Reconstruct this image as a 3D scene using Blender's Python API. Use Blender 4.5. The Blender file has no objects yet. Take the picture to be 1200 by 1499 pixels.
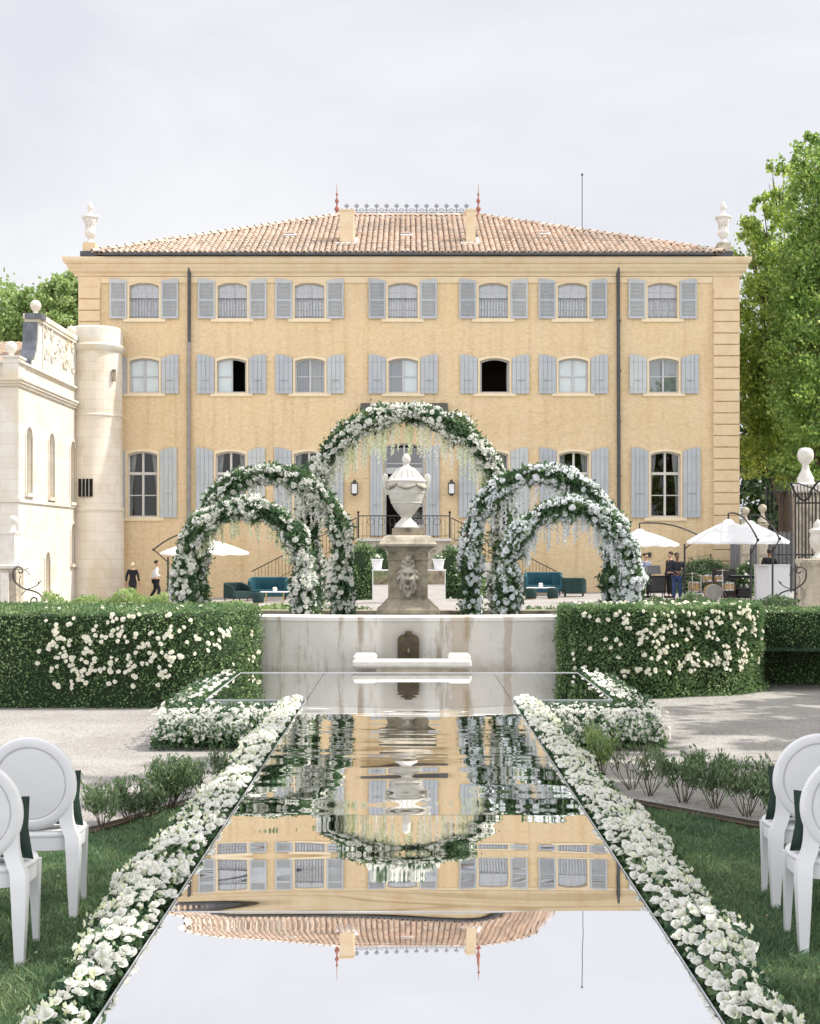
import bpy, math, random
import numpy as np
from mathutils import Vector, Matrix, noise
sc = bpy.context.scene
COL = sc.collection
EYE, CX, HY, F = 2.3, 598.6, 795.0, 2000.0
PI = math.pi
rnd = random.Random(7)
rng = np.random.default_rng(11)
def P(px, py, d):                       # a point at distance d, from measured picture coordinates
    return Vector(((px-CX)*d/F, d, EYE-(py-HY)*d/F))
def X(px, d=60.0): return (px-CX)*d/F
def Z(py, d=60.0): return EYE-(py-HY)*d/F
# ---------------------------------------------------------------- materials
def newmat(name):
    m = bpy.data.materials.new(name); m.use_nodes = True
    nt = m.node_tree; b = nt.nodes['Principled BSDF']
    return m, nt, b
def N(nt, t, **k):
    n = nt.nodes.new(t)
    for a, v in k.items():
        if a in n.inputs.keys(): n.inputs[a].default_value = v
        else: setattr(n, a, v)
    return n
def ramp(nt, src, stops):
    r = nt.nodes.new('ShaderNodeValToRGB'); e = r.color_ramp.elements
    while len(e) < len(stops): e.new(0.5)
    for i, (p, c) in enumerate(stops):
        e[i].position = p; e[i].color = (c[0], c[1], c[2], 1)
    nt.links.new(src, r.inputs[0]); return r
def surf(name, c1, c2=None, scale=3.0, rough=0.8, bump=0.0, bscale=40.0, metal=0.0, detail=6, stretch=(1,1,1), bdist=0.02,
         spec=0.3, c3=None, scale2=None):
    """colour varied by noise + noise bump, object coordinates"""
    m, nt, b = newmat(name); L = nt.links.new
    b.inputs['Roughness'].default_value = rough; b.inputs['Metallic'].default_value = metal
    b.inputs['Specular IOR Level'].default_value = spec
    tc = N(nt, 'ShaderNodeTexCoord'); mp = N(nt, 'ShaderNodeMapping'); mp.inputs['Scale'].default_value = stretch
    L(tc.outputs['Object'], mp.inputs['Vector'])
    if c2 is None: c2 = tuple(x*0.88 for x in c1)
    n1 = N(nt, 'ShaderNodeTexNoise', Scale=scale, Detail=detail, Roughness=0.6); L(mp.outputs[0], n1.inputs['Vector'])
    r = ramp(nt, n1.outputs['Fac'], [(0.35, c1), (0.68, c2)])
    out = r.outputs[0]
    if c3:
        n3 = N(nt, 'ShaderNodeTexNoise', Scale=scale2 or scale*.3, Detail=5, Roughness=0.65); L(mp.outputs[0], n3.inputs['Vector'])
        r3 = ramp(nt, n3.outputs['Fac'], [(0.5, (0,0,0)), (0.68, (1,1,1))])
        mx = N(nt, 'ShaderNodeMixRGB'); mx.inputs[2].default_value = (*c3, 1); L(r3.outputs[0], mx.inputs[0]); L(out, mx.inputs[1]); out = mx.outputs[0]
    L(out, b.inputs['Base Color'])
    if bump > 0:
        n2 = N(nt, 'ShaderNodeTexNoise', Scale=bscale, Detail=4, Roughness=0.6); L(mp.outputs[0], n2.inputs['Vector'])
        bp = N(nt, 'ShaderNodeBump', Strength=bump, Distance=bdist); L(n2.outputs['Fac'], bp.inputs['Height']); L(bp.outputs[0], b.inputs['Normal'])
    return m
def leafmat(name, stops, rough=0.55, trans=0.35):
    """colour differs leaf by leaf (per mesh island); some light shines through"""
    m, nt, b = newmat(name); L = nt.links.new
    g = N(nt, 'ShaderNodeNewGeometry')
    tc = N(nt, 'ShaderNodeTexCoord'); no = N(nt, 'ShaderNodeTexNoise', Scale=1.6, Detail=2); L(tc.outputs['Object'], no.inputs['Vector'])
    ma = N(nt, 'ShaderNodeMath', operation='MULTIPLY_ADD'); ma.inputs[1].default_value = 0.65; L(g.outputs['Random Per Island'], ma.inputs[0])
    mb = N(nt, 'ShaderNodeMath', operation='MULTIPLY_ADD'); mb.inputs[1].default_value = 1.0; mb.inputs[2].default_value = -0.33
    L(no.outputs['Fac'], mb.inputs[0]); L(mb.outputs[0], ma.inputs[2])
    r = ramp(nt, ma.outputs[0], stops)
    L(r.outputs[0], b.inputs['Base Color']); b.inputs['Roughness'].default_value = rough
    b.inputs['Specular IOR Level'].default_value = 0.35
    t = N(nt, 'ShaderNodeBsdfTranslucent')
    hs = N(nt, 'ShaderNodeHueSaturation', Saturation=1.1, Value=1.5); L(r.outputs[0], hs.inputs['Color']); L(hs.outputs[0], t.inputs['Color'])
    mx = N(nt, 'ShaderNodeMixShader'); mx.inputs[0].default_value = trans
    L(b.outputs[0], mx.inputs[1]); L(t.outputs[0], mx.inputs[2]); L(mx.outputs[0], nt.nodes['Material Output'].inputs[0])
    return m
def petalmat(name, c1, c2, trans=0.25):
    return leafmat(name, [(0.2, c1), (0.8, c2)], rough=0.6, trans=trans)
# ---------------------------------------------------------------- mesh building
def offset_of(o):
    v = Vector((0, 0, 0))
    while o is not None: v += o.location; o = o.parent
    return v
class MB:
    def __init__(s): s.v = []; s.f = []; s.m = []; s.mi = 0
    def add(s, vs, fs):
        o = len(s.v); s.v += [tuple(v) for v in vs]
        for f in fs: s.f.append([i+o for i in f]); s.m.append(s.mi)
    def box(s, x0, x1, y0, y1, z0, z1):
        s.add([(x0,y0,z0),(x1,y0,z0),(x1,y1,z0),(x0,y1,z0),(x0,y0,z1),(x1,y0,z1),(x1,y1,z1),(x0,y1,z1)],
              [(0,3,2,1),(4,5,6,7),(0,1,5,4),(1,2,6,5),(2,3,7,6),(3,0,4,7)]); return s
    def cbox(s, c, sx, sy, sz, rz=0.0, rx=0.0, bev=0.0):
        M = Matrix.Translation(Vector(c)) @ Matrix.Rotation(rz, 4, 'Z') @ Matrix.Rotation(rx, 4, 'X')
        if bev <= 0:
            vs = [(a*sx/2, b*sy/2, cc*sz/2) for cc in (-1,1) for a, b in ((-1,-1),(1,-1),(1,1),(-1,1))]
            s.add([M @ Vector(v) for v in vs], [(0,3,2,1),(4,5,6,7),(0,1,5,4),(1,2,6,5),(2,3,7,6),(3,0,4,7)])
        else:
            rings = []
            for z, q in ((-sz/2, bev), (-sz/2+bev, 0), (sz/2-bev, 0), (sz/2, bev)):
                a, b = sx/2-q, sy/2-q
                k = bev*0.9
                rings.append([(-a+k,-b,z),(a-k,-b,z),(a,-b+k,z),(a,b-k,z),(a-k,b,z),(-a+k,b,z),(-a,b-k,z),(-a,-b+k,z)])
            s.rings([[M @ Vector(v) for v in r] for r in rings], caps=True)
        return s
    def rings(s, rs, caps=True, closed=False):
        n = len(rs[0]); vs = [v for r in rs for v in r]; fs = []
        m = len(rs)
        for i in range(m if closed else m-1):
            j = (i+1) % m
            for k in range(n):
                l = (k+1) % n
                fs.append((i*n+k, i*n+l, j*n+l, j*n+k))
        if caps and not closed:
            fs.append(tuple(reversed(range(n)))); fs.append(tuple((m-1)*n+k for k in range(n)))
        s.add(vs, fs); return s
    def lathe(s, prof, c=(0,0,0), n=24, square=False, caps=True, sx=1, sy=1, rot=0):
        rs = []
        for r, z in prof:
            ring = []
            for k in range(n):
                a = 2*PI*k/n + rot
                ring.append((c[0]+sx*r*math.cos(a), c[1]+sy*r*math.sin(a), c[2]+z))
            rs.append(ring)
        return s.rings(rs, caps)
    def sqlathe(s, prof, c=(0,0,0)):        # square section, r = half side
        return s.lathe([(r*math.sqrt(2), z) for r, z in prof], c, n=4, rot=PI/4)
    def tube(s, pts, r, n=8, caps=True, closed=False):
        pts = [Vector(p) for p in pts]; m = len(pts)
        if not hasattr(r, '__len__'): r = [r]*m
        rs = []; up = None
        for i in range(m):
            if closed: t = pts[(i+1)%m]-pts[i-1]
            else: t = pts[min(i+1, m-1)]-pts[max(i-1, 0)]
            if t.length < 1e-9: t = Vector((0,0,1))
            t.normalize()
            if up is None:
                up = Vector((0,0,1)) if abs(t.z) < 0.9 else Vector((0,1,0))
            a = (up - t*up.dot(t))
            if a.length < 1e-6: a = t.orthogonal()
            a.normalize(); up = a; b = t.cross(a)
            rs.append([pts[i] + (a*math.cos(2*PI*k/n)+b*math.sin(2*PI*k/n))*r[i] for k in range(n)])
        return s.rings(rs, caps, closed)
    def prism(s, poly, d0, d1, axis='y'):      # polygon in (x,z) (axis y), (x,y) (axis z) or (y,z) (axis x)
        n = len(poly)
        def mk(p, d):
            if axis == 'y': return (p[0], d, p[1])
            if axis == 'z': return (p[0], p[1], d)
            return (d, p[0], p[1])
        s.add([mk(p, d0) for p in poly]+[mk(p, d1) for p in poly],
              [tuple(range(n)), tuple(reversed(range(n, 2*n)))]+[(i, i+n, (i+1)%n+n, (i+1)%n) for i in range(n)])
        return s
    def sphere(s, c, rx, ry=None, rz=None, n=14, m=9):
        ry = ry or rx; rz = rz or rx
        return s.rings([[(c[0]+rx*math.sin(PI*j/m)*math.cos(2*PI*k/n), c[1]+ry*math.sin(PI*j/m)*math.sin(2*PI*k/n), c[2]-rz*math.cos(PI*j/m))
                         for k in range(n)] for j in [0.15]+list(range(1, m))+[m-0.15]], True)
    def build(s, name, mat, parent=None, base=None, smooth=False, fix=True):
        me = bpy.data.meshes.new(name)
        off = offset_of(parent) if parent is not None else Vector(base or (0,0,0))
        me.from_pydata([(v[0]-off.x, v[1]-off.y, v[2]-off.z) for v in s.v], [], s.f)
        mats = mat if isinstance(mat, (list, tuple)) else [mat]
        for m in mats: me.materials.append(m)
        if len(mats) > 1: me.polygons.foreach_set('material_index', s.m)
        if fix:
            import bmesh
            bm = bmesh.new(); bm.from_mesh(me); bmesh.ops.recalc_face_normals(bm, faces=bm.faces); bm.to_mesh(me); bm.free()
        if smooth:
            me.polygons.foreach_set('use_smooth', [True]*len(me.polygons))
            if smooth != 'all':
                try: me.set_sharp_from_angle(angle=math.radians(40))
                except Exception: pass
        o = bpy.data.objects.new(name, me); COL.objects.link(o)
        if parent is not None: o.parent = parent
        else: o.location = off
        return o
def npmesh(name, V, Fq, mat, parent=None, base=None, smooth=False, midx=None):
    """V (n,3) float, Fq (m,k) int, all faces of k corners"""
    off = offset_of(parent) if parent is not None else Vector(base or (0,0,0))
    V = np.asarray(V, dtype=np.float32) - np.array(off, dtype=np.float32)
    Fq = np.asarray(Fq, dtype=np.int32); k = Fq.shape[1]; m = len(Fq)
    me = bpy.data.meshes.new(name)
    me.vertices.add(len(V)); me.vertices.foreach_set('co', V.ravel())
    me.loops.add(m*k); me.loops.foreach_set('vertex_index', Fq.ravel())
    me.polygons.add(m); me.polygons.foreach_set('loop_start', np.arange(0, m*k, k, dtype=np.int32))
    mats = mat if isinstance(mat, (list, tuple)) else [mat]
    for q in mats: me.materials.append(q)
    if midx is not None: me.polygons.foreach_set('material_index', np.asarray(midx, dtype=np.int32))
    if smooth: me.polygons.foreach_set('use_smooth', np.ones(m, dtype=bool))
    me.update(calc_edges=True)
    o = bpy.data.objects.new(name, me); COL.objects.link(o)
    if parent is not None: o.parent = parent
    else: o.location = off
    return o
def leafquads(pts, size, aspect=0.5, nrm=None, spread=0.8, droop=0.0, r=rng):
    """one bent diamond leaf per point; returns V,F"""
    n = len(pts); pts = np.asarray(pts)
    d = r.normal(size=(n, 3))
    if nrm is not None: d = d*spread + nrm
    d[:, 2] -= droop
    d /= np.linalg.norm(d, axis=1, keepdims=True)+1e-9
    q = r.normal(size=(n, 3)); s = np.cross(d, q); s /= np.linalg.norm(s, axis=1, keepdims=True)+1e-9
    w = np.cross(d, s)
    sz = (size*r.uniform(0.6, 1.35, n))[:, None] if np.isscalar(size) else size[:, None]
    a = pts - d*sz*0.5; b = pts + s*sz*aspect*0.5 + w*sz*0.08; c = pts + d*sz*0.5; e = pts - s*sz*aspect*0.5 + w*sz*0.08
    V = np.stack([a, b, c, e], axis=1).reshape(-1, 3)
    Fq = np.arange(4*n).reshape(n, 4)
    return V, Fq
def empty(name, loc, rz=0.0):
    o = bpy.data.objects.new(name, None); COL.objects.link(o); o.location = loc; o.rotation_euler = (0, 0, rz)
    o.empty_display_size = 0.2; return o
def tag(o, label=None, cat=None, group=None, kind=None):
    if label: o['label'] = label
    if cat: o['category'] = cat
    if group: o['group'] = group
    if kind: o['kind'] = kind
    return o
def copy_tree(o, parent=None, kids=None):
    kids = kids if kids is not None else KIDS()
    c = o.copy(); COL.objects.link(c)
    c.parent = parent
    for ch in kids.get(o.name, []): copy_tree(ch, c, kids)
    return c
def KIDS():
    k = {}
    for x in list(bpy.data.objects):
        if x.parent: k.setdefault(x.parent.name, []).append(x)
    return k
def lerp(a, b, t): return a+(b-a)*t
def interp(x, xs, ys):
    return float(np.interp(x, xs, ys))
def gz(x, y):                             # height of the ground
    base = np.interp(y, [0, 6.5, 11, 15, 28, 30, 60, 80], [.33, .33, .18, 0, 0, .03, .03, .03])
    side = np.clip((y-28)/6.0, 0, 1)*0.014*np.clip(x, -15, 15)
    return base + side
# ---------------------------------------------------------------- shared materials
M = {}
M['leaf_hedge'] = leafmat('boxwood_leaves', [(0, (.06,.11,.055)), (.4, (.115,.20,.085)), (.72, (.23,.33,.14)), (1, (.50,.58,.34))], trans=.25)
M['leaf_dark'] = leafmat('dark_leaves', [(0, (.035,.08,.045)), (.5, (.07,.135,.065)), (1, (.18,.26,.11))], trans=.2)
M['leaf_arch'] = leafmat('arch_greenery', [(0, (.04,.085,.05)), (.5, (.09,.165,.08)), (.85, (.20,.30,.14)), (1, (.38,.46,.24))], trans=.25)
M['leaf_tree'] = leafmat('plane_leaves', [(0, (.10,.16,.055)), (.35, (.22,.32,.09)), (.7, (.46,.54,.16)), (1, (.72,.74,.30))], trans=.5)
M['leaf_far'] = leafmat('far_leaves', [(0, (.15,.22,.09)), (.5, (.28,.38,.15)), (1, (.50,.56,.28))], trans=.45)
M['leaf_shrub'] = leafmat('shrub_leaves', [(0, (.09,.14,.075)), (.5, (.16,.24,.115)), (1, (.32,.40,.21))], trans=.25)
M['petal'] = petalmat('white_petals', (.80,.80,.74), (.88,.87,.84))
M['petal_shade'] = petalmat('cool_shade_petals', (.82,.84,.85), (.88,.89,.9))  # white petals with the cool tint of tree shade put into the colour
M['petal_cream'] = petalmat('cream_petals', (.84,.82,.70), (.90,.88,.80))
M['petal_green'] = petalmat('pale_green_buds', (.70,.74,.50), (.86,.87,.72))
M['bark'] = surf('bark', (.16,.12,.085), (.08,.06,.045), 8, .9, .6, 30, stretch=(1,1,.3))
M['twig'] = surf('twig', (.12,.09,.06), (.07,.05,.035), 20, .9)
M['iron'] = surf('wrought_iron', (.03,.03,.033), (.05,.045,.045), 15, .55, .1, 60, spec=.4)
M['white_paint'] = surf('white_paint', (.78,.78,.79), (.74,.74,.76), 6, .35, .03, 200)
M['stone'] = surf('pale_stone', (.56,.50,.40), (.40,.35,.27), 5, .85, .5, 45, c3=(.2,.18,.14), scale2=2.2)
M['stone_old'] = surf('weathered_stone', (.40,.35,.26), (.26,.22,.16), 6, .9, .6, 45, c3=(.12,.105,.08), scale2=2.5)
M['stone_white'] = surf('white_carved_stone', (.72,.69,.64), (.60,.57,.52), 7, .7, .25, 60)
M['brass'] = surf('brass', (.62,.45,.18), (.5,.36,.15), 10, .3, metal=1)
# ================================================================ the yellow house
def stucco():
    m, nt, b = newmat('ochre_stucco'); L = nt.links.new
    tc = N(nt, 'ShaderNodeTexCoord'); mp = N(nt, 'ShaderNodeMapping'); mp.inputs['Scale'].default_value = (.85, .85, 1.15)
    L(tc.outputs['Object'], mp.inputs[0])
    big = N(nt, 'ShaderNodeTexNoise', Scale=.35, Detail=5, Roughness=.6); L(tc.outputs['Object'], big.inputs[0])
    r = ramp(nt, big.outputs['Fac'], [(.3, (.755,.575,.335)), (.5, (.745,.59,.38)), (.7, (.70,.54,.325))])
    fine = N(nt, 'ShaderNodeTexNoise', Scale=7, Detail=6, Roughness=.7); L(mp.outputs[0], fine.inputs[0])
    r2 = ramp(nt, fine.outputs['Fac'], [(.28, (.78,.74,.68)), (.5, (.97,.96,.94)), (.7, (1.06,1.05,1.04))])
    mx = N(nt, 'ShaderNodeMixRGB', blend_type='MULTIPLY'); mx.inputs[0].default_value = .8
    L(r.outputs[0], mx.inputs[1]); L(r2.outputs[0], mx.inputs[2])
    # faint streaks run down the plaster
    mp2 = N(nt, 'ShaderNodeMapping'); mp2.inputs['Scale'].default_value = (2.2, 1, .12); L(tc.outputs['Object'], mp2.inputs[0])
    st = N(nt, 'ShaderNodeTexNoise', Scale=1.4, Detail=5, Roughness=.6); L(mp2.outputs[0], st.inputs[0])
    r3 = ramp(nt, st.outputs['Fac'], [(.5, (1,1,1)), (.75, (.84,.79,.72))])
    mx2 = N(nt, 'ShaderNodeMixRGB', blend_type='MULTIPLY'); mx2.inputs[0].default_value = .8
    L(mx.outputs[0], mx2.inputs[1]); L(r3.outputs[0], mx2.inputs[2])
    L(mx2.outputs[0], b.inputs['Base Color']); b.inputs['Roughness'].default_value = .9; b.inputs['Specular IOR Level'].default_value = .15
    n2 = N(nt, 'ShaderNodeTexNoise', Scale=3.6, Detail=8, Roughness=.72, Distortion=.8); L(mp.outputs[0], n2.inputs[0])
    bp = N(nt, 'ShaderNodeBump', Strength=.8, Distance=.09); L(n2.outputs['Fac'], bp.inputs['Height']); L(bp.outputs[0], b.inputs['Normal'])
    return m
M['stucco'] = stucco()
M['cornice'] = surf('cornice_plaster', (.72,.60,.42), (.67,.545,.36), 1.5, .85, .3, 12, c3=(.66,.50,.32), scale2=1.1)
M['surround'] = surf('window_surround_plaster', (.78,.67,.48), (.73,.60,.40), 3, .85, .2, 20)
M['quoin'] = surf('quoin_plaster', (.71,.56,.37), (.65,.50,.31), 2.5, .9, .6, 10, bdist=.05)
M['shutter'] = surf('grey_blue_shutter_paint', (.50,.535,.55), (.45,.48,.50), 2.2, .6, .15, 60, stretch=(1,1,.3))
def vary(m, lo, hi):
    nt = m.node_tree; b = nt.nodes['Principled BSDF']; src = b.inputs['Base Color'].links[0].from_socket
    oi = N(nt, 'ShaderNodeObjectInfo'); r = ramp(nt, oi.outputs['Random'], [(0, lo), (1, hi)])
    tcv = N(nt, 'ShaderNodeTexCoord'); mpv = N(nt, 'ShaderNodeMapping'); mpv.inputs['Scale'].default_value = (3, 1, .5); nt.links.new(tcv.outputs['Object'], mpv.inputs[0])
    nv = N(nt, 'ShaderNodeTexNoise', Scale=2.5, Detail=7, Roughness=.75); nt.links.new(mpv.outputs[0], nv.inputs[0]); rv = ramp(nt, nv.outputs['Fac'], [(.52, (1,1,1)), (.72, (.80,.78,.74))])
    mx = N(nt, 'ShaderNodeMixRGB', blend_type='MULTIPLY'); mx.inputs[0].default_value = 1; nt.links.new(src, mx.inputs[1]); nt.links.new(r.outputs[0], mx.inputs[2])
    m2 = N(nt, 'ShaderNodeMixRGB', blend_type='MULTIPLY'); m2.inputs[0].default_value = 1; nt.links.new(mx.outputs[0], m2.inputs[1]); nt.links.new(rv.outputs[0], m2.inputs[2]); nt.links.new(m2.outputs[0], b.inputs['Base Color'])
vary(M['shutter'], (.84,.85,.88), (1.04,1.03,1.0))
M['sframe_light'] = surf('pale_window_paint', (.62,.60,.56), (.54,.52,.49), 4, .55)
M['sframe'] = surf('grey_window_paint', (.50,.51,.52), (.44,.45,.46), 4, .55, .1, 60)
M['room'] = surf('dark_interior', (.02,.015,.012), (.012,.01,.008), 2, .95)
M['curtain'] = surf('curtain_cloth', (.42,.42,.41), (.33,.33,.33), 4, .9, .1, 40)
M['curtain_dark'] = surf('grey_curtain_cloth', (.28,.30,.33), (.2,.22,.25), 1.2, .9)
M['frost'] = surf('white_inner_panel', (.66,.68,.68), (.58,.61,.62), 1.5, .8)
M['zinc'] = surf('dark_zinc', (.07,.075,.085), (.10,.105,.11), 4, .5, .1, 30, metal=.3)
M['zinc_grey'] = surf('grey_zinc', (.34,.32,.31), (.24,.23,.22), 4, .6, .1, 30, metal=.2)
M['terracotta'] = surf('red_terracotta', (.36,.15,.11), (.28,.11,.08), 12, .7)
def glassmat(name, tint=(.9,.95,.95), refl=.22):
    m, nt, b = newmat(name); L = nt.links.new
    t = N(nt, 'ShaderNodeBsdfTransparent'); t.inputs[0].default_value = (*tint, 1)
    g = N(nt, 'ShaderNodeBsdfGlossy'); g.inputs['Roughness'].default_value = .02; g.inputs[0].default_value = (1,1,1,1)
    fr = N(nt, 'ShaderNodeFresnel', IOR=1.5); ma = N(nt, 'ShaderNodeMath', operation='ADD'); ma.inputs[1].default_value = refl; ma.use_clamp = True
    L(fr.outputs[0], ma.inputs[0])
    tc = N(nt, 'ShaderNodeTexCoord'); no = N(nt, 'ShaderNodeTexNoise', Scale=1.3, Detail=1); L(tc.outputs['Object'], no.inputs[0])
    bp = N(nt, 'ShaderNodeBump', Strength=.06, Distance=.02); L(no.outputs['Fac'], bp.inputs['Height']); L(bp.outputs[0], g.inputs['Normal'])
    mx = N(nt, 'ShaderNodeMixShader'); L(ma.outputs[0], mx.inputs[0]); L(t.outputs[0], mx.inputs[1]); L(g.outputs[0], mx.inputs[2])
    L(mx.outputs[0], nt.nodes['Material Output'].inputs[0]); nt.nodes.remove(b); return m
M['glass'] = glassmat('window_glass', refl=.10)
M['glass_clear'] = glassmat('clear_window_glass', refl=.0)
M['glass_bright'] = glassmat('sky_lit_window_glass', refl=.24)
def tilemat():
    m, nt, b = newmat('clay_roof_tiles'); L = nt.links.new
    g = N(nt, 'ShaderNodeNewGeometry')
    r = ramp(nt, g.outputs['Random Per Island'], [(0, (.42,.34,.27)), (.2, (.56,.45,.36)), (.45, (.62,.49,.39)), (.7, (.67,.56,.46)), (.88, (.69,.62,.54)), (1, (.46,.42,.37))])
    tc = N(nt, 'ShaderNodeTexCoord'); no = N(nt, 'ShaderNodeTexNoise', Scale=6, Detail=6, Roughness=.7); L(tc.outputs['Object'], no.inputs[0])
    r2 = ramp(nt, no.outputs['Fac'], [(.32, (.74,.72,.70)), (.6, (1.04,1.04,1.04))])
    big = N(nt, 'ShaderNodeTexNoise', Scale=.35, Detail=4); L(tc.outputs['Object'], big.inputs[0])
    r4 = ramp(nt, big.outputs['Fac'], [(.35, (.82,.80,.78)), (.65, (1.08,1.02,.98))])
    mx = N(nt, 'ShaderNodeMixRGB', blend_type='MULTIPLY'); mx.inputs[0].default_value = 1; L(r.outputs[0], mx.inputs[1]); L(r2.outputs[0], mx.inputs[2])
    mx2 = N(nt, 'ShaderNodeMixRGB', blend_type='MULTIPLY'); mx2.inputs[0].default_value = 1; L(mx.outputs[0], mx2.inputs[1]); L(r4.outputs[0], mx2.inputs[2])
    L(mx2.outputs[0], b.inputs['Base Color']); b.inputs['Roughness'].default_value = .9
    return m
M['tile'] = tilemat()
M['tile_base'] = surf('roof_channels', (.46,.36,.30), (.34,.27,.23), 5, .95)

HX0, HX1, HY0, HY1, HZT = -14.5, 14.48, 60.0, 75.0, 14.3
house = empty('house', (0, 60, 0))
tag(house, 'long three-storey yellow ochre house with grey shutters and tiled hip roof', 'house')

def arch_z(xc, hw, z1, rise, x):
    if rise <= 0: return z1
    t = (x-xc)/hw; return z1-rise*t*t
openings = []     # xc, hw, z0, z1(crown), rise, row
T = [211,340,453,589.5,722,838,969.5]; Mi = [211,339,453.5,590,724,839,971.5]; B = [208.5,337.5,452,None,722,840,974]
for p in T: openings.append((X(p), .65, 12.17, 13.73, .13, 0))
for p in Mi: openings.append((X(p), .65, 8.9, 10.42, .13, 1))
for p in B:
    if p: openings.append((X(p), .66, 3.44, 6.33, .13, 2))
openings.append((X(591.5), .88, 2.6, 6.68, .14, 3))
wb = MB()
br = {HX0, HX1}
for xc, hw, z0, z1, rise, row in openings:
    for k in range(9): br.add(round(xc-hw+2*hw*k/8, 5))
br = sorted(br)
for a, b_ in zip(br[:-1], br[1:]):
    if b_-a < 1e-4: continue
    mid = (a+b_)/2; cov = sorted([o for o in openings if abs(mid-o[0]) < o[1]], key=lambda o: o[2])
    lo = (-.6, -.6)
    for o in cov:
        wb.add([(a,60,lo[0]),(b_,60,lo[1]),(b_,60,o[2]),(a,60,o[2])], [(0,1,2,3)])
        lo = (arch_z(o[0],o[1],o[3],o[4],a), arch_z(o[0],o[1],o[3],o[4],b_))
    wb.add([(a,60,lo[0]),(b_,60,lo[1]),(b_,60,HZT),(a,60,HZT)], [(0,1,2,3)])
# reveals
for xc, hw, z0, z1, rise, row in openings:
    pr = [(xc-hw, z0)] + [(xc-hw+2*hw*k/8, arch_z(xc,hw,z1,rise,xc-hw+2*hw*k/8)) for k in range(9)] + [(xc+hw, z0)]
    n = len(pr)
    wb.add([(p[0],60,p[1]) for p in pr]+[(p[0],60.3,p[1]) for p in pr], [(i, i+n, (i+1)%n+n, (i+1)%n) for i in range(n)])
wb.add([(HX0,60,-.6),(HX0,HY1,-.6),(HX0,HY1,HZT),(HX0,60,HZT),(HX1,60,-.6),(HX1,HY1,-.6),(HX1,HY1,HZT),(HX1,60,HZT)],
       [(0,1,2,3),(4,7,6,5),(1,5,6,2),(0,3,7,4)][:3])
wb.build('wall', M['stucco'], house, fix=False)
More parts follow.
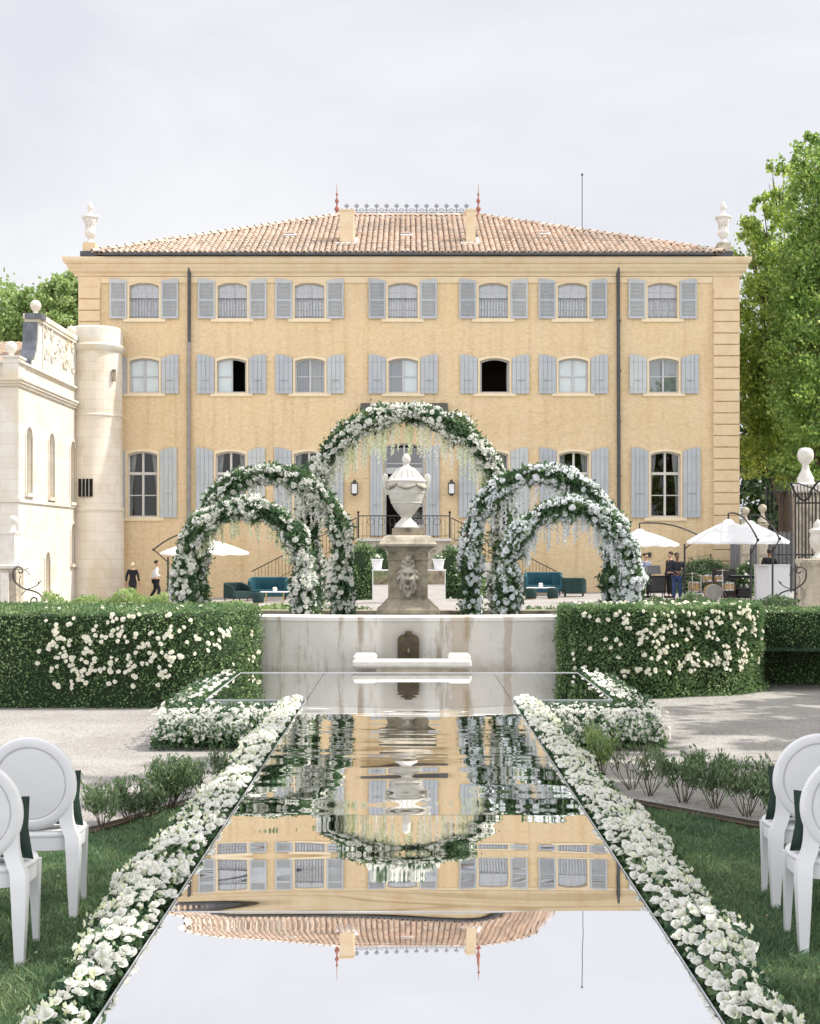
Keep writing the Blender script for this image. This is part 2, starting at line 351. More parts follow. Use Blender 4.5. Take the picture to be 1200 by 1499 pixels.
# dark rooms behind the windows: a shallow box per opening is a sub-part of the window
def window(o, variant, label=None):
    xc, hw, z0, z1, rise, row = o
    y0 = 60.16
    fr = MB(); fw = .065
    prf = [(xc-hw+2*hw*k/8, arch_z(xc,hw,z1,rise,xc-hw+2*hw*k/8)) for k in range(9)]
    outer = [(xc-hw, z0)]+prf+[(xc+hw, z0)]
    inner = [(xc-hw+fw, z0+fw)]+[(xc+(p[0]-xc)*(hw-fw)/hw, p[1]-fw) for p in prf]+[(xc+hw-fw, z0+fw)]
    n = len(outer)
    vs = [(p[0],y0,p[1]) for p in outer]+[(p[0],y0,p[1]) for p in inner]+[(p[0],y0+.07,p[1]) for p in outer]+[(p[0],y0+.07,p[1]) for p in inner]
    fs = []
    for i in range(n):
        j = (i+1) % n
        fs += [(i,j,n+j,n+i), (2*n+i,3*n+i,3*n+j,2*n+j), (n+i,n+j,3*n+j,3*n+i)]
    fr.add(vs, fs)
    top = lambda x: arch_z(xc,hw,z1,rise,x)-fw
    thin = .035
    half_open = variant in ('open_right', 'open')
    if variant != 'open':
        if variant in ('open_right',):
            fr.box(xc-.03, xc+.03, y0-.01, y0+.08, z0+fw, top(xc))
        else:
            fr.box(xc-.045, xc+.045, y0-.01, y0+.08, z0+fw, top(xc))
    if row == 0:
        for k in range(1, 4):
            zz = lerp(z0, z1, k/4.0)
            fr.box(xc-hw+fw, xc+hw-fw, y0+.01, y0+.05, zz-thin/2, zz+thin/2)
        for sx in (-.36, .36):
            fr.box(xc+sx*hw*1.35-.016, xc+sx*hw*1.35+.016, y0+.012, y0+.048, z0+fw, z1-.14)
    elif row == 1:
        if variant != 'open':
            zz = lerp(z0, z1, .48); xr = xc if variant == 'open_right' else xc+hw-fw
            fr.box(xc-hw+fw, xr, y0+.01, y0+.06, zz-.02, zz+.02)
    elif row == 2:
        zz = z0+1.92
        fr.box(xc-hw+fw, xc+hw-fw, y0-.012, y0+.082, zz-.06, zz+.06)
        zz = z0+.96
        fr.box(xc-hw+fw, xc+hw-fw, y0+.01, y0+.06, zz-.02, zz+.02)
    f = fr.build('window' if row != 3 else 'door', M['sframe_light' if row == 2 else 'sframe'], house)
    if label: f['label'] = label
    # panes
    def panes(xa, xb, mat='glass'):
        pm = MB(); ks = [lerp(xa, xb, k/4) for k in range(5)]
        pm.add([(x, y0+.035, z0+fw*.5) for x in ks]+[(x, y0+.035, top(x)+fw*.5) for x in ks], [(i,i+1,i+6,i+5) for i in range(4)])
        pm.build('pane', M[mat], f)
    if variant == 'open': pass
    elif variant == 'open_right': panes(xc-hw+fw*.5, xc)
    else: panes(xc-hw+fw*.5, xc+hw-fw*.5, 'glass_bright' if row == 0 else 'glass_clear' if row == 2 else 'glass')
    if variant in ('open_right', 'open'):        # sashes folded into the room
        s = MB()
        for sx in ((1,) if variant == 'open_right' else (-1, 1)):
            x_ = xc+sx*(hw-.07); s.box(x_-.02, x_+.02, y0+.09, y0+.66, z0+.06, z1-.2)
        s.build('opened_sash', M['sframe'], f)
    # backing
    rb = MB(); e = .25
    rb.add([(xc-hw-e,60.31,z0-.2),(xc+hw+e,60.31,z0-.2),(xc+hw+e,60.31,z1+.2),(xc-hw-e,60.31,z1+.2),
            (xc-hw-e,61.9,z0-.2),(xc+hw+e,61.9,z0-.2),(xc+hw+e,61.9,z1+.2),(xc-hw-e,61.9,z1+.2)],
           [(4,5,6,7),(0,4,7,3),(1,2,6,5),(0,1,5,4),(3,7,6,2)])
    rb.build('room_interior', M['room'], f, fix=False)
    def curtain(xa, xb, mat, amp=.03, waves=7, yy=60.42, gather=0):
        cm = MB(); nn = waves*8; zt = z1+.1; zb = z0-.05; vs = []; rows_ = 7
        for j in range(rows_+1):
            t = j/rows_
            for i in range(nn+1):
                u = i/nn; xx = lerp(xa, xb, u)
                if gather: xx = lerp(xx, xa if gather < 0 else xb, .55*math.sin(min(1, t*1.5)*PI/2)**2)
                vs.append((xx, yy+amp*math.sin(u*waves*2*PI+.6*math.sin(3*t)), lerp(zt, zb, t)))
        fs = [(j*(nn+1)+i, j*(nn+1)+i+1, (j+1)*(nn+1)+i+1, (j+1)*(nn+1)+i) for j in range(rows_) for i in range(nn)]
        cm.add(vs, fs); cm.build('curtain', M[mat], f, smooth='all', fix=False)
    if variant == 'frost':
        for s in (-1, 1):
            q = MB(); q.box(*(sorted((xc+s*.02, xc+s*(hw-.02)))), y0+.08, y0+.10, z0+.02, z1); q.build('inner_panel', M['frost'], f)
    elif variant == 'frost_right':
        q = MB(); q.box(xc+.02, xc+hw-.02, y0+.08, y0+.10, z0+.02, z1); q.build('inner_panel', M['frost'], f)
        curtain(xc-hw, xc, 'curtain_dark', .02, 3)
    elif variant == 'open_right':
        q = MB(); q.box(xc-hw+.02, xc-.02, y0+.08, y0+.10, z0+.02, z1); q.build('inner_panel', M['frost'], f)
    elif variant == 'curtain': curtain(xc-hw, xc-.1, 'curtain_dark', .05, 4); curtain(xc+.02, xc+hw, 'curtain', .05, 4)
    elif variant == 'sheer': curtain(xc-hw, xc+hw, 'curtain_dark', .004, 2)
    elif variant == 'sheer_split': curtain(xc-hw, xc-.1, 'curtain_dark', .005, 2); curtain(xc+.12, xc+hw, 'curtain_dark', .005, 2)
    elif variant == 'drapes': curtain(xc-hw-.02, xc-.34, 'curtain', .03, 4, gather=-1); curtain(xc+.34, xc+hw+.02, 'curtain', .03, 4, gather=1)
    # surround and sill
    if row != 3:
        sm = MB(); w_ = .10 if row else .12
        o1 = [(xc-hw-w_*.9, z0)]+[(xc+(p[0]-xc)*(hw+w_*.9)/hw, p[1]+w_) for p in prf]+[(xc+hw+w_*.9, z0)]
        o2 = [(xc-hw-.0, z0)]+prf+[(xc+hw, z0)]
        n = len(o1)
        vs = [(p[0],59.975,p[1]) for p in o1]+[(p[0],59.975,p[1]) for p in o2]+[(p[0],60.02,p[1]) for p in o1]+[(p[0],60.02,p[1]) for p in o2]
        fs = [(i,i+1,n+i+1,n+i) for i in range(n-1)]+[(i,2*n+i,2*n+i+1,i+1) for i in range(n-1)]+[(n+i,n+i+1,3*n+i+1,3*n+i) for i in range(n-1)]
        sm.add(vs, fs); sm.build('surround', M['surround'], f, fix=False)
        si = MB(); si.box(xc-hw-.28, xc+hw+.28, 59.94, 60.14, z0-.16, z0-.003); si.build('sill', M['surround'], f)
    if row == 0:
        g = MB(); yy = 60.06; zt = lerp(z0, z1, .56)
        g.box(xc-hw+.003, xc+hw-.003, yy-.012, yy+.012, zt-.012, zt+.012); g.box(xc-hw+.003, xc+hw-.003, yy-.01, yy+.01, z0+.06, z0+.08)
        for k in range(1, 10):
            xx = xc-hw+2*hw*k/10; g.box(xx-.006, xx+.006, yy-.006, yy+.006, z0+.081, zt-.0125)
        g.build('window_guard', M['iron'], f)
    return f
var0 = ['sheer','sheer_split','sheer_split','sheer_split','sheer','sheer','sheer']
var1 = ['frost','open_right','curtain','frost_right','open','frost','sheer_split']
var2 = ['drapes','drapes','drapes','drapes','drapes','drapes']
for o, v in zip(openings[:7], var0): window(o, v)
for o, v in zip(openings[7:14], var1):
    window(o, v, {'open_right': 'window with its right half open on a dark room', 'open': 'window standing fully open on a dark room',
                  'curtain': 'window with grey curtains drawn behind it'}.get(v))
for o, v in zip(openings[14:20], var2): window(o, v)
# the door: tall transom, one leaf open
do = openings[20]
window(do, 'open', 'tall glazed door standing open at the top of the steps')
dm = MB(); xc, hw = do[0], do[1]
dm.box(xc-hw+.06, xc+hw-.06, 60.15, 60.25, 5.35, 5.62)
for xx in (xc,): dm.box(xx-.04, xx+.04, 60.15, 60.24, 5.62, 6.6)
dm.box(xc-hw+.06, xc+hw-.06, 60.17, 60.21, 5.78, 5.82)
for xx in (xc+hw-.62, ): 
    dm.box(xx-.04, xx+.04, 60.16, 60.23, 2.66, 5.35)
dm.box(xc+hw-.58, xc+hw-.06, 60.18, 60.22, 3.9, 3.96); dm.box(xc+hw-.58, xc+hw-.06, 60.18, 60.22, 4.6, 4.65); dm.box(xc+hw-.58, xc+hw-.06, 60.17, 60.22, 2.66, 3.1)
dm.build('door_frame', M['sframe'], house)
dp = MB(); dp.add([(xc-hw+.06,60.2,5.62),(xc+hw-.06,60.2,5.62),(xc+hw-.06,60.2,6.5),(xc-hw+.06,60.2,6.5)], [(0,1,2,3)]); dp.build('transom_pane', M['glass'], house, fix=False)
dp = MB(); dp.add([(xc+hw-.58,60.2,3.1),(xc+hw-.06,60.2,3.1),(xc+hw-.06,60.2,5.35),(xc+hw-.58,60.2,5.35)], [(0,1,2,3)]); dp.build('door_pane', M['glass'], house, fix=False)

# shutters
def shutter(xi, side, w, z0, z1, drop, louvre, ajar=0.0):
    """xi inner edge, side -1 left/+1 right, outer edge higher than the inner one"""
    s = MB(); n = 6
    def zt(u): return z1-drop*(1-u)**2       # u 0 inner .. 1 outer
    ca, sa = math.cos(ajar), math.sin(ajar)
    def pt(u, z, d):                          # hinge on the outer... laid back against the wall
        dx = u*w
        return (xi+side*dx*1.0*ca, 59.955-d-abs(dx)*sa, z)
    def slab(u0, u1, za, zb, d0, d1, curved=False):
        if curved:
            us = [lerp(u0, u1, k/n) for k in range(n+1)]
            poly = [(u0, za)]+[(u1, za)]+[(u, zb(u)) for u in reversed(us)]
        else: poly = [(u0, za), (u1, za), (u1, zb), (u0, zb)]
        m_ = len(poly)
        s.add([pt(u, z, d0) for u, z in poly]+[pt(u, z, d1) for u, z in poly],
              [tuple(range(m_)), tuple(reversed(range(m_, 2*m_)))]+[(i, i+m_, (i+1)%m_+m_, (i+1)%m_) for i in range(m_)])
    if louvre:
        fr_ = .075/w
        slab(0, fr_, z0, zt(0)-.0, 0, .045); slab(1-fr_, 1, z0, zt(1)-.003, 0, .045)
        slab(fr_, 1-fr_, z0, z0+.08, 0, .043)
        slab(fr_, 1-fr_, zt(fr_)-.12, lambda u: zt(u), 0, .043, True)
        zm = lerp(z0, z1, .46); slab(fr_, 1-fr_, zm-.035, zm+.035, 0, .043)
        for a, b in ((z0+.08, zm-.035), (zm+.035, zt(fr_)-.12)):
            k = max(2, int((b-a)/.055))
            for i in range(k):
                zz = a+(i+.5)*(b-a)/k
                s.add([pt(fr_, zz-.026, .036), pt(1-fr_, zz-.026, .036), pt(1-fr_, zz+.024, .008), pt(fr_, zz+.024, .008)], [(0,1,2,3)])
    else:
        k = 4
        for i in range(k):
            u0, u1 = i/k, (i+1)/k
            us = [lerp(u0+.008, u1-.008, q/3) for q in range(4)]
            poly = [(us[0], z0), (us[-1], z0)]+[(u, zt(u)) for u in reversed(us)]; m_ = len(poly)
            s.add([pt(u, z, .0) for u, z in poly]+[pt(u, z, .03+.002*(i % 2)) for u, z in poly],
                  [tuple(range(m_)), tuple(reversed(range(m_, 2*m_)))]+[(q, q+m_, (q+1)%m_+m_, (q+1)%m_) for q in range(m_)])
        for t in ((.13, .82) if z1-z0 < 2.2 else (.1, .48, .86)):
            zz = lerp(z0, z1, t); slab(.04, .96, zz-.012, zz+.012, .028, .046)
        zz = lerp(z0, z1, .35); slab(.3, .7, zz-.012, zz+.012, .03, .075)
    o = s.build('shutter', M['shutter'], house)
for row, (z0, z1, ctr) in enumerate(((12.15, 13.9, T), (8.86, 10.58, Mi), (3.42, 6.5, B))):
    for i, p in enumerate(ctr):
        if p is None: continue
        xc = X(p); dr = .16
        for sd in (-1, 1):
            shutter(xc+sd*.76, sd, .76 if row else .74, z0, z1, dr if row else .10, row == 0, ajar=rnd.choice((0, .02, .05, .03)))
for sd in (-1, 1): shutter(X(591.5)+sd*.93, sd, .56 if sd < 0 else .62, 2.6, 6.6, .12, False)

# cornice, pilasters, gutter, pipes
cm = MB()
prof = [(14.0, .0), (14.02, .07), (14.08, .09), (14.12, .1), (14.2, .22), (14.34, .3), (14.38, .34), (14.5, .36), (14.52, .44), (14.62, .5), (14.7, .52), (14.78, .52), (14.8, 0)]
ring = []
rs = []
for z, p in prof:
    e = .13 + p
    rs.append([(HX0-e*.95, HY0-p-.001, z), (HX1+e*.7, HY0-p-.001, z), (HX1+e*.7, HY1+p, z), (HX0-e*.95, HY1+p, z)])
cm.rings(rs, caps=True); cm.build('cornice', M['cornice'], house)
for (a, b_) in ((X(115)+0, X(147.5)), (X(1043), X(1082))):
    q = MB(); zz = -.5; k = 0
    pil = MB(); pil.box(a, b_, 59.93, 59.999, -.55, 14.0); po = pil.build('pilaster', M['quoin'], house)
    q = MB()
    while zz < 13.5:
        q.cbox(((a+b_)/2, 59.90, zz+.25), (b_-a)-.03, .1, .46, bev=.02); zz += .5
    q.build('quoin_blocks', M['quoin'], po)
ft = MB(); ft.box(X(147)+.01, X(1043)-.01, 59.95, 59.999, 13.72, 13.99); ft.build('frieze_band', M['cornice'], house)
gt = MB()
gp = [(-.09, 0), (-.13, .06), (-.11, .12), (-.02, .13), (.0, .02)]
gt.prism([(59.44+a, 14.80+b_) for a, b_ in gp], -13.3, 13.2, 'x'); gt.build('gutter', M['zinc'], house)
pp = MB(); pp.tube([(X(277.5), 59.6, 14.8), (X(277.5), 59.86, 14.1), (X(277.5), 59.86, 11.1)], .075, 10); po = pp.build('downpipe', M['zinc'], house, smooth=True)
q = MB(); q.tube([(X(277), 59.86, 11.1), (X(276.5), 59.86, .1)], .082, 10); q.build('lower_pipe', M['zinc_grey'], po, smooth=True)
pp = MB(); pp.tube([(X(904), 59.6, 14.8), (X(904), 59.86, 14.1), (X(905.5), 59.86, .1)], .08, 10)
for zz in (12.0, 9.8, 7.6, 5.2): pp.tube([(X(905), 59.86, zz), (X(905), 59.86, zz+.09)], .1, 10)
pp.build('downpipe', M['zinc'], house, smooth=True)

# roof
EX0, EX1, EY0, EZ = -13.75, 13.65, 59.42, 14.92
RX0, RX1, RY, RZ = -3.56, 3.42, 67.5, 18.42
EY1 = 75.55
rb = MB()
rb.add([(EX0,EY0,EZ-.05),(EX1,EY0,EZ-.05),(EX1,EY1,EZ-.05),(EX0,EY1,EZ-.05),(RX0,RY,RZ-.05),(RX1,RY,RZ-.05)],
       [(0,1,5,4),(1,2,5),(2,3,4,5),(3,0,4),(0,3,2,1)])
roof = rb.build('roof', M['tile_base'], house)
def tiles(A, B_, C, D, pitch=.25, rowl=.38):
    """cover the slope A-B (eave) to D-C (ridge) with half-round tiles; returns V,F"""
    A, B_, C, D = [np.array(v, float) for v in (A, B_, C, D)]
    u = (B_-A); Lw = np.linalg.norm(u); u /= Lw
    v = (D-A); v = v-u*np.dot(v, u); Ls = np.linalg.norm(v); v /= Ls
    nrm = np.cross(u, v)
    if nrm[2] < 0: nrm = -nrm
    sD = np.dot(D-A, u); sC = np.dot(C-A, u)
    V = []; Fs = []; cnt = 0
    ncol = int(Lw/pitch)
    for c in range(ncol):
        s = (c+.5)*Lw/ncol
        lim = Ls
        if s < sD: lim = Ls*s/sD
        elif s > sC: lim = Ls*(Lw-s)/(Lw-sC)
        nr = int(lim/rowl+.6)
        jit = rnd.uniform(-.012, .012)
        for r_ in range(nr):
            t0 = r_*rowl-.04+rnd.uniform(-.015, .015); t1 = t0+rowl+.06
            r0, r1 = .114, .098
            ds = jit+rnd.uniform(-.008, .008); hh = rnd.uniform(0, .012)
            K = 6
            for tt, rr, ht in ((t0, r0, .034+hh), (t1, r1, .0+hh)):
                for k in range(K+1):
                    a = PI*k/K
                    V.append(A+u*(s+ds+rr*math.cos(a))+v*tt+nrm*(rr*.95*math.sin(a)+ht-.01))
            for k in range(K): Fs.append((cnt+k, cnt+k+1, cnt+K+2+k, cnt+K+1+k))
            # the thick lower lip of the tile
            for rr in (r0, r0*.66):
                for k in range(K+1):
                    a = PI*k/K
                    V.append(A+u*(s+ds+rr*math.cos(a))+v*(t0+(.0 if rr == r0 else .004))+nrm*(rr*.95*math.sin(a)+.034+hh-.01-(0 if rr == r0 else .02)))
            o2 = cnt+2*(K+1)
            for k in range(K): Fs.append((o2+k, o2+k+1, o2+K+2+k, o2+K+1+k))
            cnt += 4*(K+1)
    return V, Fs
E4 = [(EX0,EY0,EZ),(EX1,EY0,EZ),(EX1,EY1,EZ),(EX0,EY1,EZ)]; R2 = [(RX0,RY,RZ),(RX1,RY,RZ)]
VV = []; FF = []
for q in ((E4[0],E4[1],R2[1],R2[0]), (E4[1],E4[2],R2[1],R2[1]), (E4[2],E4[3],R2[0],R2[1]), (E4[3],E4[0],R2[0],R2[0])):
    v_, f_ = tiles(*q); o_ = len(VV); VV += v_; FF += [tuple(i+o_ for i in g) for g in f_]
# ridge and hip tiles
def ridge_tiles(a, b_):
    global VV, FF
    a = np.array(a, float); b_ = np.array(b_, float); d = b_-a; L_ = np.linalg.norm(d); d /= L_
    s = np.cross(d, (0,0,1.)); s /= np.linalg.norm(s); n_ = np.cross(s, d)
    k_ = int(L_/.4)
    for i in range(k_):
        p0 = a+d*(i*L_/k_-.03); p1 = a+d*((i+1)*L_/k_+.03); o_ = len(VV)
        for p, r_, h in ((p0, .15, .07), (p1, .125, .04)):
            for k in range(7):
                an = PI*k/6; VV.append(p+s*r_*math.cos(an)+n_*(r_*math.sin(an)*.9+h))
        for k in range(6): FF.append((o_+k, o_+k+1, o_+8+k, o_+7+k))
for e, r_ in ((E4[0],R2[0]), (E4[1],R2[1]), (E4[2],R2[1]), (E4[3],R2[0])): ridge_tiles(e, r_)
ridge_tiles(R2[0], R2[1])
npmesh('tiles', VV, FF, M['tile'], roof)
def on_slope(px, py):     # point of the front slope seen at (px,py)
    best = None
    for k in range(200):
        t = k/200; y = EY0+(RY-EY0)*t; z = EZ+(RZ-EZ)*t
        e = abs(HY-F*(z-EYE)/y-py)
        if best is None or e < best[0]: best = (e, y, z)
    return Vector((X(px, best[1]), best[1], best[2]))
for px0, px1 in ((497, 517.5), (682.5, 696)):
    p = on_slope((px0+px1)/2, 357); w = (px1-px0)*p.y/F
    c = MB(); c.box(p.x-w/2, p.x+w/2, p.y, p.y+.75, p.z-.5, 17.2); c.box(p.x-w/2-.035, p.x+w/2+.035, p.y-.035, p.y+.785, 17.2, 17.27)
    ch = c.build('chimney', M['cornice'], house)
    q = MB(); q.cbox((p.x, p.y-.05, p.z+.02), w+.5, .3, .09, rx=.35); q.cbox((p.x+w/2+.1, p.y+.3, p.z+.25), .12, .8, .05, rx=.42); q.build('flashing', M['white_paint'], ch)
for px, py in ((425, 347), (595, 347), (797, 345), (246, 355)):
    p = on_slope(px, py); c = MB()
    c.cbox((p.x, p.y, p.z+.1), .55, .3, .05, rx=.4); c.build('roof_vent', M['white_paint'], house)
    c = MB(); c.cbox((p.x-.03, p.y+.12, p.z+.2), .42, .25, .1, rx=.4); c.build('vent_cap', M['tile_base'], house)
for px in (493, 700):
    f = MB(); f.lathe([(.16,0),(.1,.12),(.05,.2),(.13,.32),(.13,.38),(.04,.5),(.04,.62),(.10,.72),(.10,.78),(.03,.9),(.03,1.02),(.07,1.08),(.02,1.16),(.012,1.5),(.0,1.62)],
              (X(px, RY), RY, 18.45), 12); f.build('ridge_finial', M['terracotta'], house, smooth=True)
cr = MB(); xa, xb = X(500, RY), X(690, RY); nn = 13
cr.box(xa, xb, RY-.01, RY+.01, 18.60, 18.63)
for k in range(nn):
    x = xa+(k+.5)*(xb-xa)/nn; w = (xb-xa)/nn
    for dx, dz in ((0, .42), (-.07, .36), (.07, .36), (0, .30)):
        cr.tube([(x+dx+.045*math.cos(a), RY, 18.6+dz+.045*math.sin(a)) for a in [i*PI/3 for i in range(6)]], .012, 4, closed=True)
    cr.tube([(x, RY, 18.62), (x, RY, 18.9)], .012, 4)
    cr.tube([(x-w/2, RY, 18.63), (x-w/4, RY, 18.8), (x, RY, 18.72), (x+w/4, RY, 18.8), (x+w/2, RY, 18.63)], .011, 4)
    cr.tube([(x-w/2, RY, 18.85), (x-w/4, RY, 18.68), (x, RY, 18.76), (x+w/4, RY, 18.68), (x+w/2, RY, 18.85)], .011, 4)
cr.build('ridge_cresting', M['iron'], house)
an = MB(); ax = X(852, 66); an.tube([(ax, 66, 16.5), (ax, 66, 20.05)], .02, 6); an.sphere((ax, 66, 20.1), .06); an.build('antenna', M['iron'], house)
def corner_urn(px):
    x = X(px, 59.8); y = 59.85
    bb = MB(); bb.box(x-.36, x+.36, y-.36, y+.36, 14.81, 15.02); bo = bb.build('urn_base', M['zinc'], house)
    b2 = MB(); b2.box(x-.27, x+.27, y-.27, y+.27, 15.021, 15.42); b2.build('urn_block', M['quoin'] if px < 600 else M['stone'], bo)
    u = MB(); u.lathe([(.2,0),(.2,.06),(.13,.1),(.09,.18),(.12,.22),(.24,.38),(.25,.5),(.19,.66),(.16,.74),(.22,.86),(.26,.98),(.25,1.06),(.32,1.14),(.30,1.2),(.16,1.26),(.1,1.34),(.08,1.42),(.13,1.52),(.14,1.6),(.1,1.72),(.04,1.8),(0,1.86)],
        (x, y, 15.42), 18)
    for sd in (-1, 1): u.tube([(x+sd*.24, y, 16.36), (x+sd*.33, y, 16.48), (x+sd*.35, y, 16.6), (x+sd*.28, y, 16.66)], .035, 6)
    for k in range(9):      # flutes wound round the bowl
        a = k*2*PI/9; u.tube([(x+r_*math.cos(a+t*1.2), y+r_*math.sin(a+t*1.2), 15.42+z) for t, r_, z in ((0,.2,.62),(.4,.2,.8),(.8,.25,.94),(1,.27,1.05))], .025, 5)
    u.build('corner_urn', M['stone_white'], house, smooth=True)
corner_urn(131.5); corner_urn(1059)
# lanterns by the door
for px in (519, 660.5):
    x, z = X(px), Z(716); l = MB()
    l.lathe([(.0,.36),(.08,.35),(.1,.29),(.21,.26),(.22,.24),(.2,.22)], (x, 59.72, z), 4, rot=PI/4)
    l.lathe([(.19,-.24),(.21,-.22),(.19,-.2),(.08,-.3)][::-1], (x, 59.72, z), 4, rot=PI/4)
    for a in range(4):
        aa = PI/4+a*PI/2; l.tube([(x+.19*math.cos(aa), 59.72+.19*math.sin(aa), z-.22), (x+.19*math.cos(aa), 59.72+.19*math.sin(aa), z+.24)], .014, 4)
    l.tube([(x, 59.98, z+.3), (x, 59.8, z+.42), (x, 59.72, z+.33)], .02, 5); l.cbox((x, 59.985, z+.25), .1, .028, .3)
    lo = l.build('wall_lantern', M['iron'], house)
    g = MB(); g.lathe([(.165,-.2),(.165,.22)], (x, 59.72, z), 4, rot=PI/4); g.build('lantern_glass', M['white_paint'], lo)
# little dark plates seen on the wall
for px, py, w, h in ((950, 812, .16, .2), (1033, 770, .0, 0)):
    if w: q = MB(); q.box(X(px)-w/2, X(px)+w/2, 59.9, 59.998, Z(py)-h/2, Z(py)+h/2); q.build('vent_plate', M['iron'], house)
# lintel awning above the door (dark slate hood)
hd = MB(); hd.prism([(59.99, 8.45), (59.2, 8.1), (59.2, 8.05), (59.99, 8.05)], X(528), X(655), 'x'); hd.build('door_hood', M['zinc'], house)

# steps and landing, top-level
st = empty('entrance_stairs', (0, 58, 0)); tag(st, 'double stone stair with iron railing rising to the open house door', 'stairs')
xl = X(591.5); LW = 1.95
q = MB(); q.box(xl-LW, xl+LW, 57.6, 59.99, -.3, 2.38); q.build('landing_block', M['stone'], st)
q = MB(); q.box(xl-LW-.05, xl+LW+.05, 57.52, 59.985, 2.381, 2.5); q.build('landing_slab', M['stone_white'], st)
NS = 15
for sd in (-1, 1):
    q = MB(); stp = []
    pr_ = [(xl+sd*LW, -.3), (xl+sd*LW, 2.38)]
    for k in range(NS):
        zt_ = 2.38-(k+1)*2.3/NS; pr_ += [(xl+sd*(LW+k*.3), zt_), (xl+sd*(LW+(k+1)*.3), zt_)]
    pr_.append((xl+sd*(LW+NS*.3), -.3))
    q.prism(pr_, 57.75, 59.4, 'y'); q.build('flight_of_steps', M['stone_white'], st)
rl = MB()
def rail(pts, ph=.95, step=.16):
    rl.tube([(p[0], p[1], p[2]+ph) for p in pts], .022, 6)
    rl.tube([(p[0], p[1], p[2]+.1) for p in pts], .012, 5)
    for a, b_ in zip(pts[:-1], pts[1:]):
        L_ = (Vector(b_)-Vector(a)).length; k_ = max(1, int(L_/step))
        for i in range(k_):
            p = Vector(a).lerp(Vector(b_), i/k_); rl.tube([p, (p.x, p.y, p.z+ph)], .009, 4)
yr = 57.62
rail([(xl-LW+.05, yr, 2.5), (xl+LW-.05, yr, 2.5)])
for sd in (-1, 1):
    rail([(xl+sd*(LW+.05), 57.8, 2.42), (xl+sd*(LW+NS*.3), 57.8, .15)])
    rl.tube([(xl+sd*(LW-.02), 57.64, 2.4), (xl+sd*(LW-.02), 57.64, 3.55)], .035, 7); rl.sphere((xl+sd*(LW-.02), 57.64, 3.6), .06)
    for k in range(3):
        xx = xl+sd*(.5+k*.45); rl.tube([(xx+.15*math.cos(a), yr, 3.2+.15*math.sin(a)) for a in [i*PI/4 for i in range(8)]], .01, 4, closed=True)
rl.build('railing', M['iron'], st)

# ================================================================ left: tower and annex
M['cream'] = surf('cream_render', (.70,.67,.60), (.64,.60,.53), 1.2, .85, .3, 14, c3=(.66,.58,.45), scale2=.6)
M['cream_old'] = surf('tower_render', (.74,.68,.59), (.67,.60,.51), 1.0, .88, .4, 9, c3=(.62,.52,.38), scale2=.5, stretch=(1,1,.7))
def courses(m, w, h, dark):
    nt = m.node_tree; b = nt.nodes['Principled BSDF']; src = b.inputs['Base Color'].links[0].from_socket
    tcv = N(nt, 'ShaderNodeTexCoord'); sp_ = N(nt, 'ShaderNodeSeparateXYZ'); nt.links.new(tcv.outputs['Object'], sp_.inputs[0])
    ad = N(nt, 'ShaderNodeMath', operation='ADD'); nt.links.new(sp_.outputs[0], ad.inputs[0]); nt.links.new(sp_.outputs[1], ad.inputs[1])
    cb = N(nt, 'ShaderNodeCombineXYZ'); nt.links.new(ad.outputs[0], cb.inputs[0]); nt.links.new(sp_.outputs[2], cb.inputs[1])
    br = N(nt, 'ShaderNodeTexBrick'); br.inputs['Scale'].default_value = 1; br.inputs['Brick Width'].default_value = w; br.inputs['Row Height'].default_value = h; br.inputs['Mortar Size'].default_value = .012; br.inputs['Mortar Smooth'].default_value = .6
    br.inputs['Color1'].default_value = (1,1,1,1); br.inputs['Color2'].default_value = (.93,.92,.9,1); br.inputs['Mortar'].default_value = (*dark, 1); nt.links.new(cb.outputs[0], br.inputs['Vector'])
    mx = N(nt, 'ShaderNodeMixRGB', blend_type='MULTIPLY'); mx.inputs[0].default_value = .8; nt.links.new(src, mx.inputs[1]); nt.links.new(br.outputs[0], mx.inputs[2]); nt.links.new(mx.outputs[0], b.inputs['Base Color'])
courses(M['cream'], 1.1, .42, (.80,.76,.70)); courses(M['cream_old'], .9, .40, (.78,.72,.64))
M['slate'] = surf('slate_lead', (.10,.11,.13), (.17,.18,.2), 3, .45, .1, 20, metal=.2)
tower = empty('corner_tower', (-13.55, 59.1, 0)); tag(tower, 'round pale tower with moulded cap against the left corner of the yellow house', 'tower')
tc_ = (-13.55, 59.1, 0); R_ = 1.16
def py_r(py): return Z(py, 58.3)
q = MB(); q.lathe([(R_*1.06, -.6), (R_*1.04, 1.0), (R_*1.02, Z(745, 58.3)), (R_*.985, Z(743, 58.3)), (R_*.975, Z(610, 58.3)), (R_*.97, Z(512, 58.3))], tc_, 48)
q.build('shaft', M['cream_old'], tower, smooth=True)
q = MB()
for py, rr, h in ((745, 1.05, .12), (607, 1.01, .07)):
    q = MB(); z = Z(py, 58.3); q.lathe([(R_*.96, z-h), (R_*rr, z-h*.6), (R_*rr, z+h*.2), (R_*.96, z+h)], tc_, 48, caps=False)
    q.build('string_course', M['cream_old'], tower, smooth=True)
q = MB(); z = Z(512, 58.3)
q.lathe([(R_*.95, z-.1), (R_*1.0, z-.05), (R_*1.1, z+.1), (R_*1.12, z+.2), (R_*1.0, z+.28), (R_*.99, z+.95), (R_*.9, z+1.02), (.1, z+1.12)], tc_, 48)
q.build('cap', M['cream'], tower, smooth=True)
q = MB(); q.box(-14.02, -13.42, 57.90, 58.4, Z(727,58), Z(701,58)); to = q.build('slit_window', M['room'], tower)
q = MB()
for k in range(3): q.box(-13.87+k*.15, -13.85+k*.15, 57.86, 57.9, Z(727,58), Z(701,58))
q.build('window_bars', M['sframe'], to)
